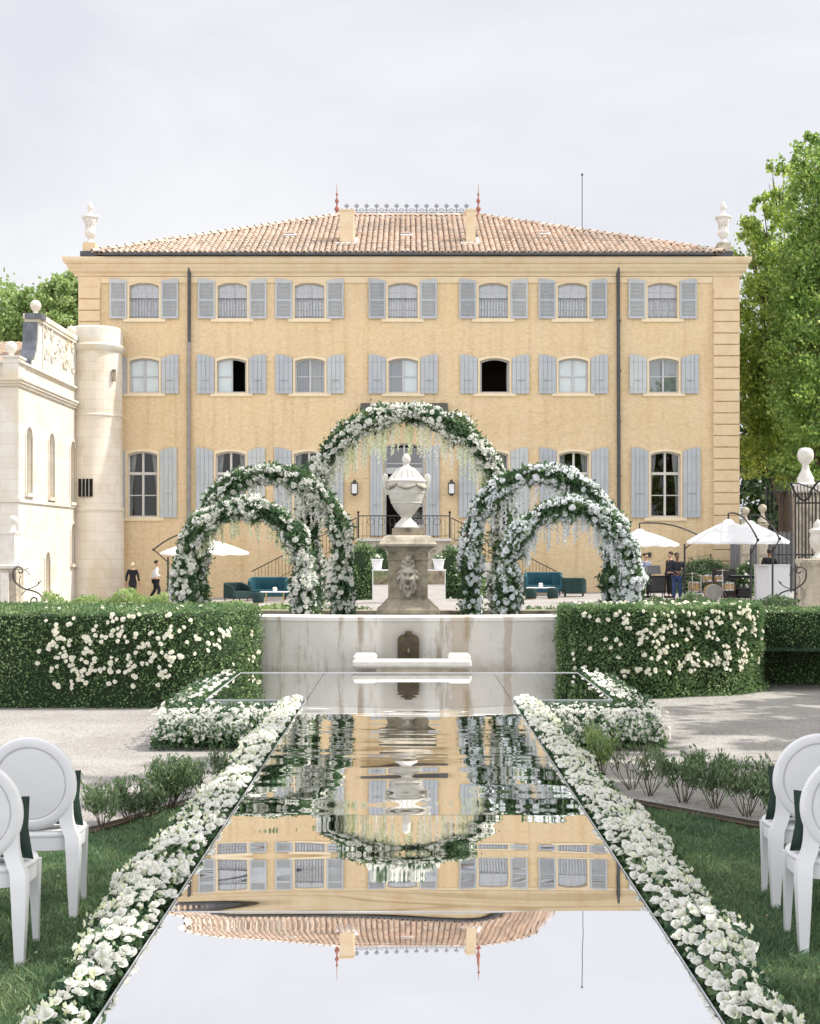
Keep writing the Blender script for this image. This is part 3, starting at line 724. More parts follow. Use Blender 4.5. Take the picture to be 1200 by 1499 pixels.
q = MB(); q.cbox((tc_[0]+.95, 58.35, Z(548, 58)), .16, .12, .5); q.build('tower_slit', M['stone_old'], tower)

ax_ = -14.2; AY0, AY1 = 49.7, 59.0
annex = empty('annex_building', (-17.5, 54, 0)); tag(annex, 'cream side building with carved scroll parapet and blind arched windows', 'building')
def AZ(py): return EYE+(795-py)*AY0/F      # heights read at the near corner
zc0, zc1 = AZ(565), AZ(530)
# wall facing the court with blind arched recesses
ops = []
for py_x, top, bot, hw in ((42, 625, 722, .33), (75, 634, 728, .33), (106, 646, 735, .33)):
    d = -ax_*F/(CX-py_x); ops.append((d, hw*1.3, EYE+(795-bot)*d/F, EYE+(795-top)*d/F))
for py_x, top, bot in ((69, 808, 868), (106.5, 766, 825)):
    d = -ax_*F/(CX-py_x); ops.append((d, .36, EYE+(795-bot)*d/F, EYE+(795-top)*d/F))
wb = MB(); br = {AY0, AY1}
def az2(o, y):
    t = min(1, abs((y-o[0])/o[1])); return o[3]-.36*(1-math.sqrt(max(0, 1-t*t)))
for o in ops:
    for k in range(9): br.add(round(min(AY1, o[0]-o[1]+2*o[1]*k/8), 5))
br = sorted(br)
for a, b_ in zip(br[:-1], br[1:]):
    mid = (a+b_)/2; cov = sorted([o for o in ops if abs(mid-o[0]) < o[1]], key=lambda o: o[2]); lo = (-.6, -.6)
    for o in cov:
        wb.add([(ax_,a,lo[0]),(ax_,b_,lo[1]),(ax_,b_,o[2]),(ax_,a,o[2])], [(0,1,2,3)]); lo = (az2(o,a), az2(o,b_))
    wb.add([(ax_,a,lo[0]),(ax_,b_,lo[1]),(ax_,b_,zc0),(ax_,a,zc0)], [(0,1,2,3)])
for o in ops:
    pr_ = [(o[0]-o[1], o[2])]+[(o[0]-o[1]+2*o[1]*k/8, az2(o, o[0]-o[1]+2*o[1]*k/8)) for k in range(9)]+[(o[0]+o[1], o[2])]
    n = len(pr_)
    wb.add([(ax_,p[0],p[1]) for p in pr_]+[(ax_-.22,p[0],p[1]) for p in pr_], [(i,i+n,(i+1)%n+n,(i+1)%n) for i in range(n)])
wb.add([(ax_,AY0,-.6),(-21,AY0,-.6),(-21,AY0,zc0),(ax_,AY0,zc0),(ax_,AY1,-.6),(-21,AY1,-.6),(-21,AY1,zc0),(ax_,AY1,zc0)], [(0,1,2,3),(4,7,6,5),(1,5,6,2)])
wb.build('wall', M['cream'], annex, fix=False)
for o in ops:
    q = MB(); pr_ = [(o[0]-o[1], o[2])]+[(o[0]-o[1]+2*o[1]*k/8, az2(o, o[0]-o[1]+2*o[1]*k/8)) for k in range(9)]+[(o[0]+o[1], o[2])]
    q.add([(ax_-.18, p[0], p[1]) for p in pr_], [tuple(range(len(pr_)))]); w_ = q.build('blind_window', M['cream_old'], annex, fix=False)
    s = MB()
    o1 = [(o[0]+(p[0]-o[0])*1.25, p[1]+(.1 if p[1] > o[2]+.1 else 0)) for p in pr_]; n = len(pr_)
    s.add([(ax_+.04,p[0],p[1]) for p in o1]+[(ax_+.04,p[0],p[1]) for p in pr_]+[(ax_,p[0],p[1]) for p in o1]+[(ax_-.02,p[0],p[1]) for p in pr_],
          [(i,i+1,n+i+1,n+i) for i in range(n-1)]+[(i,2*n+i,2*n+i+1,i+1) for i in range(n-1)]+[(n+i,n+i+1,3*n+i+1,3*n+i) for i in range(n-1)])
    s.box(ax_, ax_+.13, o[0]-o[1]*1.3, o[0]+o[1]*1.3, o[2]-.14, o[2]-.01)
    s.build('surround', M['cream'], w_, fix=False)
    s = MB(); s.box(ax_-.175, ax_-.15, o[0]-.025, o[0]+.025, o[2], az2(o, o[0])-.05); s.build('mullion', M['cream'], w_)
q = MB()
def course(z, p, h):      # moulding round the two visible faces
    q.box(-21, ax_+p, AY0-p, AY0, z, z+h); q.box(ax_, ax_+p, AY0, AY1, z, z+h)
course(AZ(735)-.0, .07, .12)
for z, p, h in ((zc0, .08, .1), (zc0+.1, .15, .1), (zc0+.2, .21, .08), (zc1-.09, .06, .06), (zc1-.03, .13, .08)): course(z, p, h)
q.build('cornice', M['cream'], annex)
q = MB(); q.box(-21, ax_-.001, AY0+.001, AY1, zc0+.1, zc1+.04); q.build('attic_wall', M['cream'], annex)
q = MB(); q.box(-14.75, ax_+.03, AY0-.12, AY0+.7, zc0+.285, AZ(524)); q.box(-14.8, ax_+.08, AY0-.17, AY0+.75, AZ(524)+.001, AZ(521)); q.build('corner_block', M['cream'], annex)
# raised parapet panel with scrolls, standing on the court side
pz = zc1+.052; ya, yb = 52.3, 58.9; pt_ = 10.88
q = MB(); pol = [(ya-.9, pz), (ya-.85, pz+.25), (ya-.5, pz+.3), (ya-.2, pz+.65), (ya-.05, pz+1.1), (ya, pt_-.25), (ya, pt_), (yb, pt_), (yb, pz)]
q.prism(pol, ax_-.45, ax_+.02, 'x'); pan = q.build('scroll_parapet', M['cream'], annex)
q = MB(); q.box(ax_-.55, ax_+.14, ya-.12, yb, pt_+.001, pt_+.2); q.box(ax_-.5, ax_+.1, ya-.06, yb, pt_-.12, pt_-.001); q.box(ax_+.022, ax_+.07, ya+.5, ya+.58, pz+.1, pt_-.13); q.box(ax_+.022, ax_+.07, yb-.6, yb-.5, pz+.1, pt_-.13); q.build('coping', M['cream'], pan)
q = MB()                                          # carved swags and two oval masks
def curl(cy, cz, r_, turns=1.5, dirn=1, w=.05, ph=0):
    q.tube([(ax_+.05, cy+dirn*r_*(1-t*.85)*math.cos(ph+t*turns*2*PI), cz+r_*(1-t*.85)*math.sin(ph+t*turns*2*PI)) for t in [i/22 for i in range(23)]], [w*(1-.4*i/22) for i in range(23)], 6)
for cy in (53.7, 57.0):
    q.sphere((ax_+.0, cy, pz+1.1), .1, .3, .42)
    for a, b_ in ((.5,.45), (-.5,.45), (.55,-.4), (-.55,-.4)): curl(cy+a, pz+1.1+b_, .24, 1.4, 1 if a > 0 else -1, .04, PI/2)
for k in range(60):
    cy = rnd.uniform(53.1, 58.1); cz = pz+1.05+rnd.uniform(-.6, .5)*(1-.25*abs(math.sin((cy-52.3))))
    q.sphere((ax_+.015, cy, cz), .05, rnd.uniform(.05,.12), rnd.uniform(.05,.12), 6, 4)
for k in range(5): curl(55.4+rnd.uniform(-.8,.8), pz+1.1+rnd.uniform(-.4,.4), .22, 1.3, rnd.choice((-1,1)), .05, rnd.uniform(0,6))
q.build('carved_ornament', M['cream'], pan, smooth=True)
q = MB(); pol2 = [(ya-.96, pz+.02), (ya-.93, pz+.22), (ya-.86, pz+.34), (ya-.55, pz+.36), (ya-.27, pz+.72), (ya-.11, pz+1.12), (ya-.08, pt_-.14), (ya-.02, pt_-.14), (ya-.02, pz+.02)]
q.prism(pol2, ax_-.56, ax_-.03, 'x'); q.build('lead_scroll_cover', M['slate'], pan)
def ball_finial(px, py0, d, r_, parent, mat='cream'):
    q = MB(); c = P(px, py0, d); q.lathe([(r_*.9,-r_*2.4),(r_*.9,-r_*2.2),(r_*.45,-r_*1.7),(r_*.4,-r_*1.2),(r_*.75,-r_*.75),(r_*.98,-r_*.3),(r_,0),(r_*.95,r_*.35),(r_*.6,r_*.8),(.01,r_)], tuple(c), 16)
    return q.build('ball_finial', M[mat], parent, smooth=True)
ball_finial(52, 447, 52.4, .21, annex); ball_finial(104, 484, 57.6, .21, annex); ball_finial(16, 508, 49.9, .22, annex)
q = MB(); c = P(52, 461, 52.4); q.box(c.x-.33, c.x+.33, c.y-.3, c.y+.3, c.z-.18, c.z+.02); q.build('finial_plinth', M['slate'], annex)
# tiled roof behind its parapet
q = MB(); q.add([(-21,50.6,9.0),(-14.9,50.6,9.0),(-14.9,59,10.9),(-21,59,10.9)], [(0,1,2,3)]); ro = q.build('roof', M['tile_base'], annex, fix=False)
v_, f_ = tiles((-21,50.6,9.0),(-14.9,50.6,9.0),(-14.9,59,10.9),(-21,59,10.9)); npmesh('tiles', v_, f_, M['tile'], ro)
# ================================================================ ground
def gravelmat(name, c1, c2, c3, s=70, bump=.6):
    m, nt, b = newmat(name); L = nt.links.new
    tc = N(nt, 'ShaderNodeTexCoord')
    v = N(nt, 'ShaderNodeTexVoronoi', Scale=s); L(tc.outputs['Object'], v.inputs['Vector'])
    sep = N(nt, 'ShaderNodeSeparateColor'); L(v.outputs['Color'], sep.inputs[0])
    r = ramp(nt, sep.outputs[0], [(0, c2), (.3, c1), (.8, c1), (1, c3)])
    n = N(nt, 'ShaderNodeTexNoise', Scale=.8, Detail=6, Roughness=.65); L(tc.outputs['Object'], n.inputs[0])
    r2 = ramp(nt, n.outputs['Fac'], [(.35, (.82,.8,.78)), (.62, (1.06,1.05,1.03))])
    n3 = N(nt, 'ShaderNodeTexNoise', Scale=14, Detail=6, Roughness=.8); L(tc.outputs['Object'], n3.inputs[0])
    r3 = ramp(nt, n3.outputs['Fac'], [(.3, (.72,.7,.68)), (.6, (1,1,1))])
    a = N(nt, 'ShaderNodeMixRGB', blend_type='MULTIPLY'); a.inputs[0].default_value = 1; L(r.outputs[0], a.inputs[1]); L(r2.outputs[0], a.inputs[2])
    c = N(nt, 'ShaderNodeMixRGB', blend_type='MULTIPLY'); c.inputs[0].default_value = .8; L(a.outputs[0], c.inputs[1]); L(r3.outputs[0], c.inputs[2])
    L(c.outputs[0], b.inputs['Base Color']); b.inputs['Roughness'].default_value = .95; b.inputs['Specular IOR Level'].default_value = .15
    bp = N(nt, 'ShaderNodeBump', Strength=bump, Distance=.015); L(v.outputs['Distance'], bp.inputs['Height'])
    bp2 = N(nt, 'ShaderNodeBump', Strength=.5, Distance=.03); L(n3.outputs['Fac'], bp2.inputs['Height']); L(bp.outputs[0], bp2.inputs['Normal']); L(bp2.outputs[0], b.inputs['Normal'])
    return m
M['gravel'] = gravelmat('pale_gravel', (.44,.425,.41), (.28,.265,.255), (.60,.58,.565))
M['soil'] = surf('lawn_soil', (.05,.075,.03), (.08,.10,.045), 30, .95, .8, 60)
M['earth'] = surf('bed_earth', (.06,.047,.035), (.035,.028,.02), 12, .95, .9, 50)
def sheet(name, xs, ys, mat, dz=0, inside=None):
    V = []; idx = {}; Fs = []
    for j, y in enumerate(ys):
        for i, x in enumerate(xs):
            V.append((x, y, gz(x, y)+dz)); 
    nx = len(xs)
    for j in range(len(ys)-1):
        for i in range(nx-1): Fs.append((j*nx+i, j*nx+i+1, (j+1)*nx+i+1, (j+1)*nx+i))
    return npmesh(name, V, Fs, mat, smooth=True)
xs = [-600,-200,-80,-40,-25]+list(np.arange(-18, 18.1, 1.0))+[25,40,80,200,600]
ys = [-200,-60,-20]+list(np.arange(-4, 70, 1.0))+[75,80,100,160,300,700]
o = sheet('gravel_ground', xs, ys, M['gravel']); tag(o, kind='structure')
# lawn either side of the mirror aisle, ending in a slanting bed edge
LEDGE = {-1: [(-1.0,12.6),(-1.35,12.0),(-1.71,11.25),(-2.22,9.75),(-3.0,8.6),(-4.2,7.6),(-6.5,6.6),(-12,5.8)],
          1: [(1.0,12.2),(1.35,11.75),(1.81,11.0),(2.5,9.95),(3.3,9.2),(4.6,8.5),(7,7.8),(12,7.2)]}
def lawn_edge(x):
    l = LEDGE[-1] if x < 0 else LEDGE[1]
    pts = sorted(l); return float(np.interp(x, [p[0] for p in pts], [p[1] for p in pts]))
for sd in (-1, 1):
    V = []; Fs = []; xx = [sd*1.0]+[sd*(1.0+k*.25) for k in range(1, 45)]
    R_ = 26
    for x in xx:
        e = lawn_edge(x)
        for j in range(R_+1):
            y = lerp(-1.0, e, j/R_); V.append((x, y, gz(x, y)+.006))
    for i in range(len(xx)-1):
        for j in range(R_): Fs.append((i*(R_+1)+j, i*(R_+1)+j+1, (i+1)*(R_+1)+j+1, (i+1)*(R_+1)+j)[::sd])
    o = npmesh('lawn_ground', V, Fs, M['soil'], smooth=True); tag(o, kind='structure')
# grass blades
def grass():
    n = 330000
    y = 4.6+(12.4-4.6)*rng.random(n)**1.15
    sd = np.where(rng.random(n) < .5, -1, 1)
    x = sd*(1.05+rng.random(n)*3.9)
    ed = np.array([lawn_edge(a) for a in np.linspace(-4, 4, 321)])
    e = np.interp(x, np.linspace(-4, 4, 321), ed)
    vis = (np.abs(x) < .31*y+1.5) & (y < e-.02) & (rng.random(n) < np.clip(1.15-(y-5)*.07, .4, 1))
    x, y = x[vis], y[vis]; n = len(x)
    z = np.array([0.0]*n)+np.interp(y, [0,6.5,11,15,28], [.33,.33,.18,0,0])
    cl = .75+.5*np.sin(x*7.3+2*np.sin(y*3.1))*np.sin(y*5.7+x)
    h = (.028+.03*rng.random(n))*np.clip(cl, .6, 1.3)
    a = rng.random(n)*2*PI; w = .0032+.0018*(y-4)/6
    bx, by = np.cos(a)*w, np.sin(a)*w
    lean = rng.normal(size=(n, 2))*.55*h[:, None]
    V = np.zeros((n, 4, 3))
    V[:,0] = np.stack([x-bx, y-by, z+.004], 1); V[:,1] = np.stack([x+bx, y+by, z+.004], 1)
    V[:,2] = np.stack([x+lean[:,0]*.5+bx*.7, y+lean[:,1]*.5+by*.7, z+h*.62], 1)
    V[:,3] = np.stack([x+lean[:,0], y+lean[:,1], z+h], 1)
    g = npmesh('grass', V.reshape(-1,3), np.arange(4*n).reshape(n,4), M['grass'])
    tag(g, 'short mown green grass of the lawn beside the aisle', 'grass', kind='stuff')
M['grass'] = leafmat('grass_blades', [(0, (.06,.12,.07)), (.35, (.11,.19,.10)), (.7, (.19,.28,.13)), (1, (.42,.45,.25))], trans=.35)
grass()
# earth bed and steel edging along the lawn
for sd in (-1, 1):
    l = LEDGE[sd]; V = []; Fs = []
    for i, (x, y) in enumerate(l):
        V += [(x, y+.0, gz(x, y)+.01), (x+sd*.06, y+.34, gz(x, y+.34)+.012)]
    for i in range(len(l)-1): Fs.append((2*i, 2*i+1, 2*i+3, 2*i+2))
    o = npmesh('earth_bed', V, Fs, M['earth']); tag(o, kind='structure')
    q = MB(); q.tube([(x, y, gz(x, y)+.03) for x, y in l], .012, 4); e = q.build('edging', M['twig'], None, (l[3][0], l[3][1], gz(*l[3])))
    tag(e, ('low dark edging strip between the left lawn and its shrubs' if sd < 0 else 'low dark edging strip between the right lawn and its shrubs'), 'edging')

# ================================================================ mirror aisle
def mirrormat():
    m, nt, b = newmat('mirror_sheet'); L = nt.links.new
    b.inputs['Base Color'].default_value = (.95,.95,.955,1); b.inputs['Metallic'].default_value = 1; 
    tc = N(nt, 'ShaderNodeTexCoord'); no = N(nt, 'ShaderNodeTexNoise', Scale=3, Detail=6, Roughness=.7); L(tc.outputs['Object'], no.inputs[0])
    r = ramp(nt, no.outputs['Fac'], [(.45, (.006,.006,.006)), (.75, (.03,.03,.03))]); L(r.outputs[0], b.inputs['Roughness']); return m
M['mirror'] = mirrormat()
M['acrylic'] = surf('clear_edge_strip', (.60,.62,.63), (.52,.54,.55), 5, .2, spec=.6)
ZM = EYE-1.871
stage = empty('mirror_aisle', (0, 10, gz(0,10))); tag(stage, 'T-shaped raised mirrored floor of joined panels running up to the basin wall', 'mirror floor')
def ripple_panel(x0, x1, y0, y1, seed, tilt=(0, 0), amp=1.0, lift=0.0, bow=False):
    nx = max(10, int((x1-x0)/.05)); ny = max(14, int((y1-y0)/.035)); g = .003
    xs_ = np.linspace(x0+g, x1-g, nx+1); ys_ = np.linspace(y0+g, y1-g, ny+1)
    Xg, Yg = np.meshgrid(xs_, ys_); r = np.random.default_rng(seed)
    Zg = np.full_like(Xg, ZM+lift)
    Zg += (Xg-(x0+x1)/2)*tilt[0] + (Yg-(y0+y1)/2)*tilt[1]
    for k in range(7):        # long gentle waves, mostly across the aisle
        lx = r.uniform(1.2, 3.6); ly = r.uniform(.25, 1.3); a = amp*r.uniform(.3, 1.0)*.00034*ly
        Zg += a*np.sin(2*PI*Yg/ly+r.uniform(0, 6.28)+ .8*np.sin(2*PI*Xg/lx+r.uniform(0, 6.28)))*(.6+.4*np.sin(2*PI*Xg/lx/1.7+r.uniform(0,6.28)))
    if bow:        # the sheet lifts towards its far right corner
        tt = np.clip((Xg-.30)/.6, 0, 1); sx_ = .013*tt*tt*(3-2*tt); t2 = np.clip((-Xg-.95)/.3, 0, 1); sx_ = sx_+.006*t2
        Zg += sx_*np.clip(Yg-6.0, 0, 9)**2/1.8
    V = np.stack([Xg, Yg, Zg], -1).reshape(-1, 3)
    i, j = np.meshgrid(np.arange(nx), np.arange(ny)); q = (j*(nx+1)+i).ravel()
    Fs = np.stack([q, q+1, q+nx+2, q+nx+1], 1)
    o = npmesh('mirror_panel', V, Fs, M['mirror'], stage, smooth=True)
    return o
ysm = [3.2, 4.65, 6.93, 9.4, 11.8, 14.1, 16.3]
tl = [(0,0),(.0001,.0001),(.0,-.0001),(.0003,-.0003),(-.0002,.0002),(0,.0002),(0,0)]
am = [.1, .4, 1.7, 2.0, 2.2, 2.0]
for k in range(6): ripple_panel(-1.22, 1.22, ysm[k], ysm[k+1], 20+k, tl[k], am[k], bow=(k == 1))
for a, b_ in ((-2.42, -1.22), (-1.22, 1.22), (1.22, 2.42)):
    ripple_panel(a, b_, 16.3, 18.1, int(a*7+90), (0,0), 1.0); ripple_panel(a, b_, 18.1, 19.7, int(a*7+99), (0,0), 1.0)
q = MB()
def skirt(x0, y0, x1, y1):
    n = 8
    for k in range(n):
        a = (lerp(x0,x1,k/n), lerp(y0,y1,k/n)); b_ = (lerp(x0,x1,(k+1)/n), lerp(y0,y1,(k+1)/n))
        za, zb = gz(*a), gz(*b_)
        q.add([(a[0],a[1],za-.02),(b_[0],b_[1],zb-.02),(b_[0],b_[1],ZM-.004),(a[0],a[1],ZM-.004)], [(0,1,2,3)])
for c in ((-1.225,3.2,-1.225,16.3),(1.225,3.2,1.225,16.3),(-2.425,16.3,-1.225,16.3),(1.225,16.3,2.425,16.3),(-2.425,16.3,-2.425,19.7),(2.425,16.3,2.425,19.7),(-2.425,19.7,2.425,19.7)): skirt(*c)
q.build('side_skirt', M['acrylic'], stage, fix=False)
q = MB(); zt, zb = ZM+.006, ZM-.012
q.box(-1.227,-1.2205,3.2,16.295,zb,zt); q.box(1.2205,1.227,3.2,16.295,zb,zt)
q.box(-2.43,-1.2205,16.285,16.297,zb,zt+.001); q.box(1.2205,2.43,16.285,16.297,zb,zt+.001)
q.box(-2.432,-2.4205,16.298,19.7,zb,zt); q.box(2.4205,2.432,16.298,19.7,zb,zt); q.box(-2.43,2.43,19.701,19.715,zb,zt+.002)
q.build('edge_trim', M['acrylic'], stage)
# narrow strip along the joint between two mirror panels
q = MB(); q.box(-1.22, 1.22, 6.922, 6.936, ZM+.0005, ZM+.003); q.build('joint_strip', M['acrylic'], stage)

# ================================================================ fountain wall, basin, pedestal, urn
basin = empty('fountain_basin', (0, 20.9, 0)); tag(basin, 'low rendered basin wall behind the mirror with arched spout plate and rear kerb', 'fountain basin')
def basinmat():
    m, nt, b = newmat('stained_basin_render'); L = nt.links.new
    tc = N(nt, 'ShaderNodeTexCoord')
    n1 = N(nt, 'ShaderNodeTexNoise', Scale=1.6, Detail=7, Roughness=.65); L(tc.outputs['Object'], n1.inputs[0])
    r = ramp(nt, n1.outputs['Fac'], [(.3, (.62,.60,.56)), (.55, (.70,.68,.64)), (.75, (.50,.47,.42))])
    mp = N(nt, 'ShaderNodeMapping'); mp.inputs['Scale'].default_value = (2.4, 1, .35); L(tc.outputs['Object'], mp.inputs[0])
    n2 = N(nt, 'ShaderNodeTexNoise', Scale=1.5, Detail=7, Roughness=.7); L(mp.outputs[0], n2.inputs[0])
    r2 = ramp(nt, n2.outputs['Fac'], [(.54, (0,0,0)), (.66, (1,1,1))])
    mx = N(nt, 'ShaderNodeMixRGB'); mx.inputs[2].default_value = (.27,.20,.12,1); f = N(nt, 'ShaderNodeMath', operation='MULTIPLY'); f.inputs[1].default_value = .7
    L(r2.outputs[0], f.inputs[0]); L(f.outputs[0], mx.inputs[0]); L(r.outputs[0], mx.inputs[1])
    # the two brown run-down stains right of the spout, and a darker brown band at the foot
    sep = N(nt, 'ShaderNodeSeparateXYZ'); L(tc.outputs['Object'], sep.inputs[0])
    nz = N(nt, 'ShaderNodeTexNoise', Scale=5, Detail=5); L(tc.outputs['Object'], nz.inputs[0])
    def band(x0, w):
        a = N(nt, 'ShaderNodeMath', operation='SUBTRACT'); a.inputs[1].default_value = x0; L(sep.outputs[0], a.inputs[0])
        ad = N(nt, 'ShaderNodeMath', operation='MULTIPLY_ADD'); ad.inputs[1].default_value = .16; L(nz.outputs['Fac'], ad.inputs[0]); L(a.outputs[0], ad.inputs[2])
        sb = N(nt, 'ShaderNodeMath', operation='SUBTRACT'); sb.inputs[1].default_value = .08; L(ad.outputs[0], sb.inputs[0])
        ab = N(nt, 'ShaderNodeMath', operation='ABSOLUTE'); L(sb.outputs[0], ab.inputs[0])
        rr = ramp(nt, ab.outputs[0], [(w*.8, (1,1,1)), (w*1.15, (0,0,0))]); return rr.outputs[0]
    out = mx.outputs[0]
    for x0, w, c in ((.78, .15, (.36,.27,.16)), (2.42-.9, .07, (.40,.31,.2)), (-.1, .34, (.40,.37,.32))):
        m2 = N(nt, 'ShaderNodeMixRGB'); m2.inputs[2].default_value = (*c, 1); f = N(nt, 'ShaderNodeMath', operation='MULTIPLY'); f.inputs[1].default_value = .5
        L(band(x0, w), f.inputs[0]); L(f.outputs[0], m2.inputs[0]); L(out, m2.inputs[1]); out = m2.outputs[0]
    nl = N(nt, 'ShaderNodeTexNoise', Scale=6, Detail=6, Roughness=.7); L(tc.outputs['Object'], nl.inputs[0])
    zz = N(nt, 'ShaderNodeMath', operation='MULTIPLY_ADD'); zz.inputs[1].default_value = .35; L(nl.outputs['Fac'], zz.inputs[0]); L(sep.outputs[2], zz.inputs[2])
    r5 = ramp(nt, zz.outputs[0], [(.30, (1,1,1)), (.62, (0,0,0))])
    m3 = N(nt, 'ShaderNodeMixRGB'); m3.inputs[2].default_value = (.22,.17,.11,1); f = N(nt, 'ShaderNodeMath', operation='MULTIPLY'); f.inputs[1].default_value = .8
    L(r5.outputs[0], f.inputs[0]); L(f.outputs[0], m3.inputs[0]); L(out, m3.inputs[1]); out = m3.outputs[0]
    L(out, b.inputs['Base Color']); b.inputs['Roughness'].default_value = .85
    bp = N(nt, 'ShaderNodeBump', Strength=.4, Distance=.02); L(nl.outputs['Fac'], bp.inputs['Height']); L(bp.outputs[0], b.inputs['Normal']); return m
M['basin'] = basinmat()
ZR = EYE-1.125
def arc_pts(n=36, half=8.0, y=20.9, back=2.2):
    return [(half*t, y+.05*(half*t)**2) for t in [(-1+2*i/n) for i in range(n+1)]]
pts = arc_pts()
def wall_strip(pts, prof):     # profile: (dy, z)
    q = MB(); rs = [[(x, y+dy, z) for dy, z in prof] for x, y in pts]
    n = len(prof); vs = [v for r in rs for v in r]; fs = []
    for i in range(len(rs)-1):
        for k in range(n-1): fs.append((i*n+k, i*n+k+1, (i+1)*n+k+1, (i+1)*n+k))
    q.add(vs, fs); return q
q = wall_strip(pts, [(0,-.1),(0.01,ZR-.1),(.0,ZR-.085),(-.02,ZR-.07),(-.02,ZR-.015),(.0,ZR),(.42,ZR+.004),(.44,ZR-.02),(.44,.1)])
q.build('front_wall', M['basin'], basin, smooth=True)
bk = [(x, 28.2) for x in np.linspace(-8.2, 8.2, 30)]
q = wall_strip(bk, [(0,.1),(0,.9-.02),(.005,.905-.0),(.4,.91),(.42,.88),(.42,-.05)]); q.build('rear_kerb', M['stone_old'], basin, smooth=True)
# (the terrace behind lies lower than the kerb top)
q = MB(); q.box(-8.4,-8.0,23,28.6,0,.9); q.box(8.0,8.4,23,28.6,0,.9); q.build('side_kerb', M['stone_old'], basin)
w = MB(); nn = 30
V = [(x, y, .62+.004*math.sin(x*9+y*5)) for y in np.linspace(21.2, 28.2, nn) for x in np.linspace(-8, 8, nn)]
Fs = [(j*nn+i, j*nn+i+1, (j+1)*nn+i+1, (j+1)*nn+i) for j in range(nn-1) for i in range(nn-1)]
m, nt, b = newmat('basin_water'); b.inputs['Base Color'].default_value = (.02,.035,.03,1); b.inputs['Roughness'].default_value = .06; b.inputs['Specular IOR Level'].default_value = .7
nn_ = N(nt, 'ShaderNodeTexNoise', Scale=5, Detail=3); tcn = N(nt, 'ShaderNodeTexCoord'); nt.links.new(tcn.outputs['Object'], nn_.inputs[0]); bp = N(nt, 'ShaderNodeBump', Strength=.3, Distance=.03); nt.links.new(nn_.outputs['Fac'], bp.inputs['Height']); nt.links.new(bp.outputs[0], b.inputs['Normal'])
M['water'] = m
o = npmesh('water', V, Fs, M['water'], smooth=True); tag(o, kind='structure')
# spout plate in the wall: dark arched slab under a little keystone
q = MB(); sx, sz0 = X(597.5, 20.85), EYE-1.80; hw = .165
pol = [(sx-hw, sz0), (sx+hw, sz0)]+[(sx+hw*math.cos(a), EYE-1.47+.085*math.sin(a)) for a in [i*PI/8 for i in range(9)]]
q.prism(pol, 20.82, 20.895, 'y'); q.box(sx-.05, sx+.05, 20.80, 20.89, EYE-1.39, EYE-1.345)
for k in range(-2, 3): q.box(sx+k*.06-.01, sx+k*.06+.01, 20.812, 20.819, sz0+.04, EYE-1.5)
q.tube([(sx, 20.82, EYE-1.62), (sx, 20.74, EYE-1.63), (sx, 20.70, EYE-1.67)], .02, 8)
M['plate'] = surf('mossy_dark_stone', (.07,.06,.045), (.12,.09,.05), 14, .8, .5, 60)
q.build('spout_plate', M['plate'], basin)
# trough
trough = empty('stone_trough', (X(603,20.4), 20.4, 0)); tag(trough, 'long pale stone trough at the foot of the basin wall', 'trough')
q = MB(); x0, x1 = X(517, 20.3), X(689, 20.3); zt = EYE-(963-795)*20.2/F
q.box(x0+.35, x1-.35, 20.05, 20.75, 0, zt-.13)
q.build('body', M['stone'], trough)
q = MB(); q.cbox(((x0+x1)/2, 20.13, zt-.075), x1-x0, .26, .12, bev=.03); q.cbox((x0+.17, 20.5, zt-.05), .34, .5, .17, bev=.03); q.cbox((x1-.17, 20.5, zt-.05), .34, .5, .17, bev=.03)
q.build('rim', M['stone_white'], trough)
q = MB(); q.box(x0+.34, x1-.34, 20.26, 20.74, zt-.12, zt-.105); q.build('trough_water', M['water'], trough)

# pedestal
ped = empty('fountain_pedestal', (X(596.5,26), 26.0, 0)); tag(ped, 'square weathered stone pedestal with lion mask standing in the basin', 'pedestal')
px_, py_ = X(597, 26), 26.0
s_ = 26/F
def zz_(py): return EYE-(py-795)*26/F
q = MB(); q.sqlathe([(.6,.2),(.6,zz_(895)),(.585,zz_(891)),(.52,zz_(887)),(.40,zz_(877)),(.37,zz_(876))], (px_, py_, 0)); q.build('stepped_base', M['stone_old'], ped)
q = MB(); q.sqlathe([(.372,zz_(876.5)),(.37,zz_(821)),(.39,zz_(820)),(.395,zz_(817.5)),(.375,zz_(816)),(.375,zz_(807))], (px_, py_, 0)); q.build('shaft', M['stone_old'], ped)
q = MB(); q.sqlathe([(.37,zz_(807.5)),(.40,zz_(806)),(.43,zz_(804)),(.49,zz_(801.5)),(.54,zz_(799)),(.545,zz_(796)),(.52,zz_(794)),(.49,zz_(790)),(.45,zz_(786)),(.40,zz_(784)),(.3,zz_(783.5))], (px_, py_, 0)); q.build('moulded_cap', M['stone'], ped)
q = MB(); q.sqlathe([(.30,zz_(784)),(.30,zz_(773.5)),(.2,zz_(773.4))], (px_, py_, 0)); q.build('plinth_block', M['stone_old'], ped)
